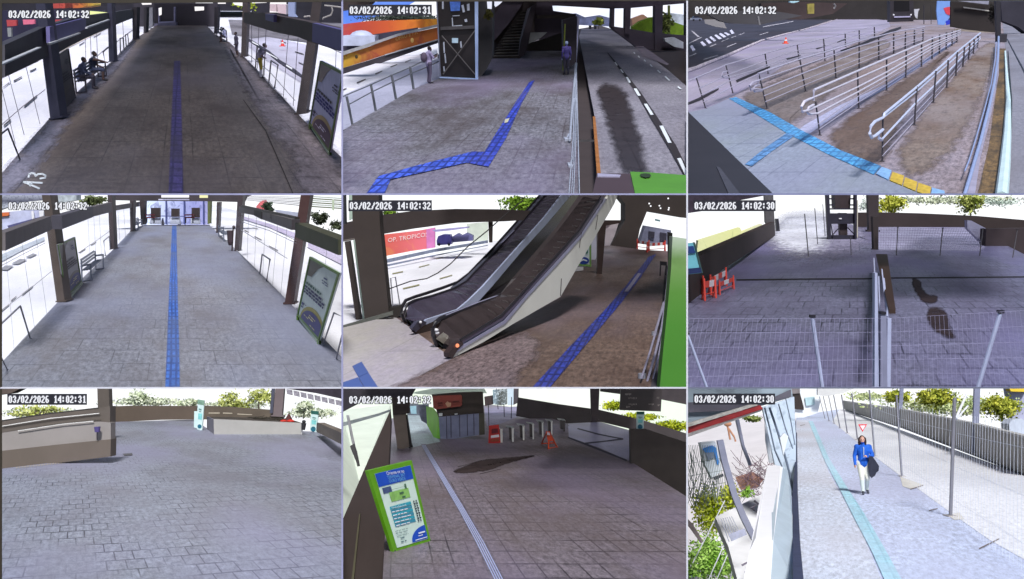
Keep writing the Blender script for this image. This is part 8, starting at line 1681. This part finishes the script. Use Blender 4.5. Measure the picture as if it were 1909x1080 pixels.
for u0, u1, v0, v1, nm in ((1202,1222,-10,222, "blue grey roof post on the right hand wall, left of two"),(1618,1650,-10,376, "blue grey roof post on the right hand wall, nearer the camera")):
    Y = N9.W(u0, v1, a9, b9).y-.1; t = thing(N9, "roof_post", nm, "column", N9.V(u0, v1, Y), "roof posts of the walkway"); part(t, "shaft", MB(N9).slab([(u0, v0),(u1, v0),(u1-14, v1),(u0-14, v1)], Y, .15), pm9)
for u, v, w, h_, sd, nm in ((1400,60,90,56,81, "yellow green tree behind the right hand wall, left of the roof post"),(1770,110,84,76,82, "large yellow green tree right of the nearer roof post"),(1180,60,40,30,83, "small pale tree farther along the right hand wall")):
    solo("tree", MB(N9).leaves(N9.V(u, v, 95),(w*N9.upx(95),2.5, h_*N9.upx(95)),700,.26, sd, 16).rod(N9.V(u, v+90,95), N9.V(u, v-20,95),.16,.06), leafmat("leaf_sunlit", (110,128,40),(214,214,90)), nm, "tree")
t = thing(N9, "house", "house with a yellow roof edge at the top right of the walkway", "house", N9.V(1860,60,110))
part(t, "wall", MB(N9).slab([(1800,10),(1950,10),(1950,200),(1830,180)],112,1), mat("house_lilac", (170,172,200),.7,.2,.5))
part(t, "roof", MB(N9).slab([(1800,-10),(1950,-10),(1950,34),(1820,30)],111,1), mat("roof_yellow", (236,200,60),.6,.08))
solo("car", MB(N9).slab([(1810,210),(1830,186),(1880,182),(1910,200),(1910,280),(1840,270),(1812,250)],90,1.5), mat("car_pale_silver", (196,204,220),.3,.12,1), "pale silver car parked behind the right hand wall", "car")
pf = mat("fence_post_grey", (124,124,134),.5,.15,3); gp9 = "fence posts of the pale walkway"
posts9 = [((1482,728),(1505,66),21, "nearest grey fence post on the right of the walkway"),((1210,506),(1180,50),12, "second fence post, standing right of the woman"),((1059,392),(1028,22),10, "third fence post, just behind the woman's shoulder"),((962,300),(930,40),8, "fourth fence post, right behind the woman's head"),((905,264),(872,48),7, "fifth fence post from the camera"),((864,236),(828,50),6, "sixth fence post from the camera"),((832,212),(800,54),5, "seventh fence post from the camera"),((803,196),(770,56),5, "eighth fence post from the camera"),((780,182),(748,58),4, "farthest fence post of the walkway")]
for b, a, w, nm in posts9:
    q = N9.F(*b); t = thing(N9, "fence_post", nm, "post", q, gp9)
    part(t, "shaft", MB(N9).rod(q, N9.V(*a, q.y), w/2*N9.upx(q.y)), pf)
    part(t, "foot_plate", MB(N9).box(q+Vector((0,0,.01)),(w*2.6*N9.upx(q.y), w*4*N9.upx(q.y),.03)), mat("foot_concrete", (170,164,160),.8))
q = N9.V(1500,90, N9.F(1482,728).y)
solo("arm_brace", MB(N9).path([N9.V(1512,180, q.y+.2), N9.V(1570,50, q.y+.6)],.03).path([N9.V(1514,186, q.y+.2), N9.V(1580,110, q.y+.5)],.02), mat("brace_white", (226,228,236),.5), "white brace behind the nearest fence post", "brace")
mesh_w = mat("mesh_blue_white", (214,220,234),.5,.1)
def run_fence(lbl, a, b, ha, hb, n, r):
    A0, B0 = N9.F(*a), N9.F(*b); At, Bt = N9.V(*ha, A0.y), N9.V(*hb, B0.y); mb = MB(N9)
    for i in range(n+1):
        f_ = i/n; mb.rod(A0.lerp(B0, f_), At.lerp(Bt, f_), r, n=4)
    for z in (.18,.5,.82): mb.rod(A0.lerp(At, z), B0.lerp(Bt, z), r, n=4)
    solo("mesh_fence", mb, mesh_w, lbl, "fence")
run_fence("wire mesh between the nearest fence post and the right picture edge", (1500,745),(1950,1080),(1520,160),(1950,200),26,.0035)
run_fence("wire mesh between the nearest and second fence posts", (1212,508),(1480,726),(1184,110),(1505,150),20,.004)
run_fence("wire mesh between the second and third fence posts", (1061,393),(1208,505),(1034,60),(1182,100),14,.005)
ys9 = N9.F(1010,345).y
tri = lambda k_: [N9.V(991+(u-991)*k_, 231+(v-231)*k_, ys9) for u, v in ((966,214),(1016,213),(990,256))]
t = thing(N9, "yield_sign", "small white triangular sign with a red border, point down", "sign", N9.V(991,235, ys9))
part(t, "border", MB(N9).prism(tri(1),(0,.03,0)), mat("sign_red", (226,62,76),.5,.05)); part(t, "face", MB(N9).prism([p+Vector((0,-.012,0)) for p in tri(.62)],(0,.01,0)), mat("sign_face", (240,226,232),.5,.03))
# the woman
wb_ = N9.F(1000,604); hw = (604-286)*N9.upx(wb_.y)
blue = mat("jacket_blue", (30,96,200),.7,.25,9); cream = mat("trousers_cream", (226,226,214),.8,.06,5); shoe = mat("shoe_grey", (70,72,84),.6)
yw = math.radians(168)
person(N9, "woman in a blue jacket and cream trousers walking with a dark coat over her arm", wb_, hw, yw, dict(top=blue, slv=blue, arm=blue, leg=cream, shin=mat("trousers_mint", (210,220,214),.8,.1,8), shoe=shoe, skin=mat("skin_fair", (206,160,142),.55)), STAND,
    dict(elL=(-.27,.04,1.16), wrL=(-.1,.24,1.13), haL=(-.03,.29,1.15), elR=(.25,-.03,1.14), wrR=(.25,.06,.9), haR=(.25,.1,.83), knR=(.07,.14,.5), anR=(.05,.16,.09), toR=(.06,.32,.035), knL=(-.1,.05,.5), anL=(-.1,-.18,.13), toL=(-.12,-.04,.035), hea=(.02,.04,1.62)), hairlen=.08, faced=True, bulk=1.3, hair=mat("hair_brown", (52,34,32),.6,.3,30), voxel=.014)
Rw = Matrix.Rotation(yw, 3, 'Z'); kw = hw/1.74
def wp9(x, y, z): return wb_+Rw @ (Vector((x, y, z))*kw)
coat = MB(N9)
prof = [(-.14,1.16),(-.24,1.14),(-.34,1.0),(-.42,.86),(-.40,.72),(-.34,.66),(-.30,.58),(-.2,.5),(-.15,.56),(-.12,.8)]
coat.prism([wp9(x, .12+.03*math.sin(i*2.1), z) for i, (x, z) in enumerate(prof)],(Rw @ Vector((0,.13,0)))*kw)
solo("coat", coat, mat("coat_charcoal", (50,52,68),.85,.25,6), "dark charcoal coat hanging over the woman's left arm", "coat")
cl_ = MB(N9)
cl_.path([wp9(0,.185,1.42), wp9(0,.2,1.3), wp9(0,.19,1.1)],.012*kw); solo_z = cl_
part([o for o in SC.objects if o.name.startswith("person") and o.get("label", "").startswith("woman")][0], "zip", cl_, mat("zip_pale", (190,205,230),.5))

solo("foliage", MB(N9).leaves(N9.V(1450,110,100),(420*N9.upx(100),3,60*N9.upx(100)),1300,.26,84,30).leaves(N9.V(1000,60,110),(130*N9.upx(110),3,26*N9.upx(110)),300,.24,85,10), leafmat("leaf_pale_mix", (150,170,110),(226,232,180)), "pale mixed greenery behind the right hand wall of the walkway", "foliage", kind="stuff")
# ================================================================ the screen's own frame and the date stamps
FD = 15.4
class Scr:                                     # plane of the screen, seen square on
    h = 0.0; M = WORLD_TILT.to_4x4(); k = 0; planes = []
S_ = Scr()
def sp(x, y, D=FD): return Vector(((x-CX)/F*D, D, -(y-CY)/F*D))
def srect(mb, x0, y0, x1, y1, D=FD, t=.01): return mb.prism([sp(x0, y0, D), sp(x1, y0, D), sp(x1, y1, D), sp(x0, y1, D)],(0, t, 0))
wall = thing(S_, "video_wall", "thin frame of the video wall that divides the nine camera pictures", "video wall", sp(CX, 1080))
fm = mat("frame_lavender", (150,150,184),.5,.08,4); fm2 = mat("frame_pale", (204,204,214),.5,.06,4); bz = mat("bezel_brown", (52,46,36),.7,.15,6)
for x, m in ((638, fm),(1281, fm2)): part(wall, "divider", srect(MB(S_), x-1.6,0, x+1.6,1080), m, clip=False)
for x0, x1, y, m in ((0,636.4,362.3, fm),(639.6,1279.4,362.3, fm),(1282.6,1909,362.3, mat("frame_slate", (120,124,160),.5,.08,4)),(0,636.4,723.3, fm2),(639.6,1279.4,723.3, fm2),(1282.6,1909,723.3, mat("frame_dim", (104,108,128),.5,.08,4))):
    part(wall, "divider", srect(MB(S_), x0, y-1.5, x1, y+1.5), m, clip=False)
part(wall, "bezel", MB(S_).prism([sp(-6,-6), sp(1915,-6), sp(1915,1.5), sp(1284,2.0), sp(639,3.5), sp(300,5.5), sp(-6,6.5)],(0,.01,0)), bz, clip=False)
part(wall, "bezel", MB(S_).prism([sp(-6,6.5), sp(3.6,6.5), sp(3.2,1085), sp(-6,1085)],(0,.01,0)), bz, clip=False)
FONT = {'0': ["01110", "11011", "11011", "11011", "11011", "11011", "01110"], '1': ["00110", "01110", "00110", "00110", "00110", "00110", "01111"], '2': ["01110", "11011", "00011", "00110", "01100", "11000", "11111"],
 '3': ["01110", "11011", "00011", "00110", "00011", "11011", "01110"], '4': ["00011", "00111", "01111", "11011", "11111", "00011", "00011"], '6': ["01110", "11000", "11000", "11110", "11011", "11011", "01110"],
 '/': ["00001", "00011", "00011", "00110", "01100", "01100", "11000"], ':': ["00000", "01100", "01100", "00000", "01100", "01100", "00000"], ' ': ["00000"]*7}
white = skymat("stamp_white", (236,238,246),.95); back = mat("stamp_ground", (30,30,40),.8,.1); shadow = mat("stamp_outline", (22,22,30),.8,.1)
def stamp(x, y, w, s, plate, hgt=13.5):
    cw = w/len(s); pw = cw/6.0; ph = hgt/7.0; a = MB(S_); b = MB(S_)
    for i, ch in enumerate(s):
        for r, row in enumerate(FONT[ch]):
            c0 = 0
            while c0 < 5:
                if row[c0] == '1':
                    c1 = c0
                    while c1 < 5 and row[c1] == '1': c1 += 1
                    srect(a, x+i*cw+c0*pw, y+r*ph, x+i*cw+c1*pw, y+(r+1)*ph, FD-.03,.004)
                    if not plate: srect(b, x+i*cw+c0*pw-1.2, y+r*ph-1.2, x+i*cw+c1*pw+1.2, y+(r+1)*ph+1.2, FD-.012,.003)
                    c0 = c1
                else: c0 += 1
    st = part(wall, "date_stamp", a, white, clip=False)
    if plate: srect(b, x-2.5, y-3.5, x+w+1, y+hgt+3.5, FD-.012,.003)
    ob = b.build("stamp_ground", back if plate else shadow, st, BASE[wall.name], False)
for x, y, w, s, pl in ((16,20,151, "03/02/2026 14:02:32", 0),(652,12.5,152, "03/02/2026 14:02:31", 1),(1296,12.5,152, "03/02/2026 14:02:32", 0),(16,377.5,147, "03/02/2026 14:02:32", 0),(652,377,152, "03/02/2026 14:02:32", 1),(1295,377,150, "03/02/2026 14:02:30", 1),(16,738,145, "03/02/2026 14:02:31", 1),(651,739,153, "03/02/2026 14:02:32", 0),(1295,737.5,149, "03/02/2026 14:02:30", 1)):
    stamp(x, y, w, s, pl)

# ---------------------------------------------------------------- the same sun for every row of places, one lamp per row: its light and
# shadows stay within that row, so that the floor of one place does not roof over the place below it
rows = {2: 0,362: 1,723: 2}
for n in range(3):
    lamp_o = sun if n == 0 else sun.copy()
    if n: SC.collection.objects.link(lamp_o)
    rec = bpy.data.collections.new("row_receivers"); blk = bpy.data.collections.new("row_casters")
    for o in list(SC.objects):
        if o.type != 'MESH': continue
        c = PLACE_OF.get(o.name); r = rows.get(int(c.px[1])) if isinstance(c, Place) else 0
        if r != n: continue
        rec.objects.link(o)
        if isinstance(c, Place) and not o.name.startswith("sky"): blk.objects.link(o)
    lamp_o.light_linking.receiver_collection = rec; lamp_o.light_linking.blocker_collection = blk
bpy.context.view_layer.update()
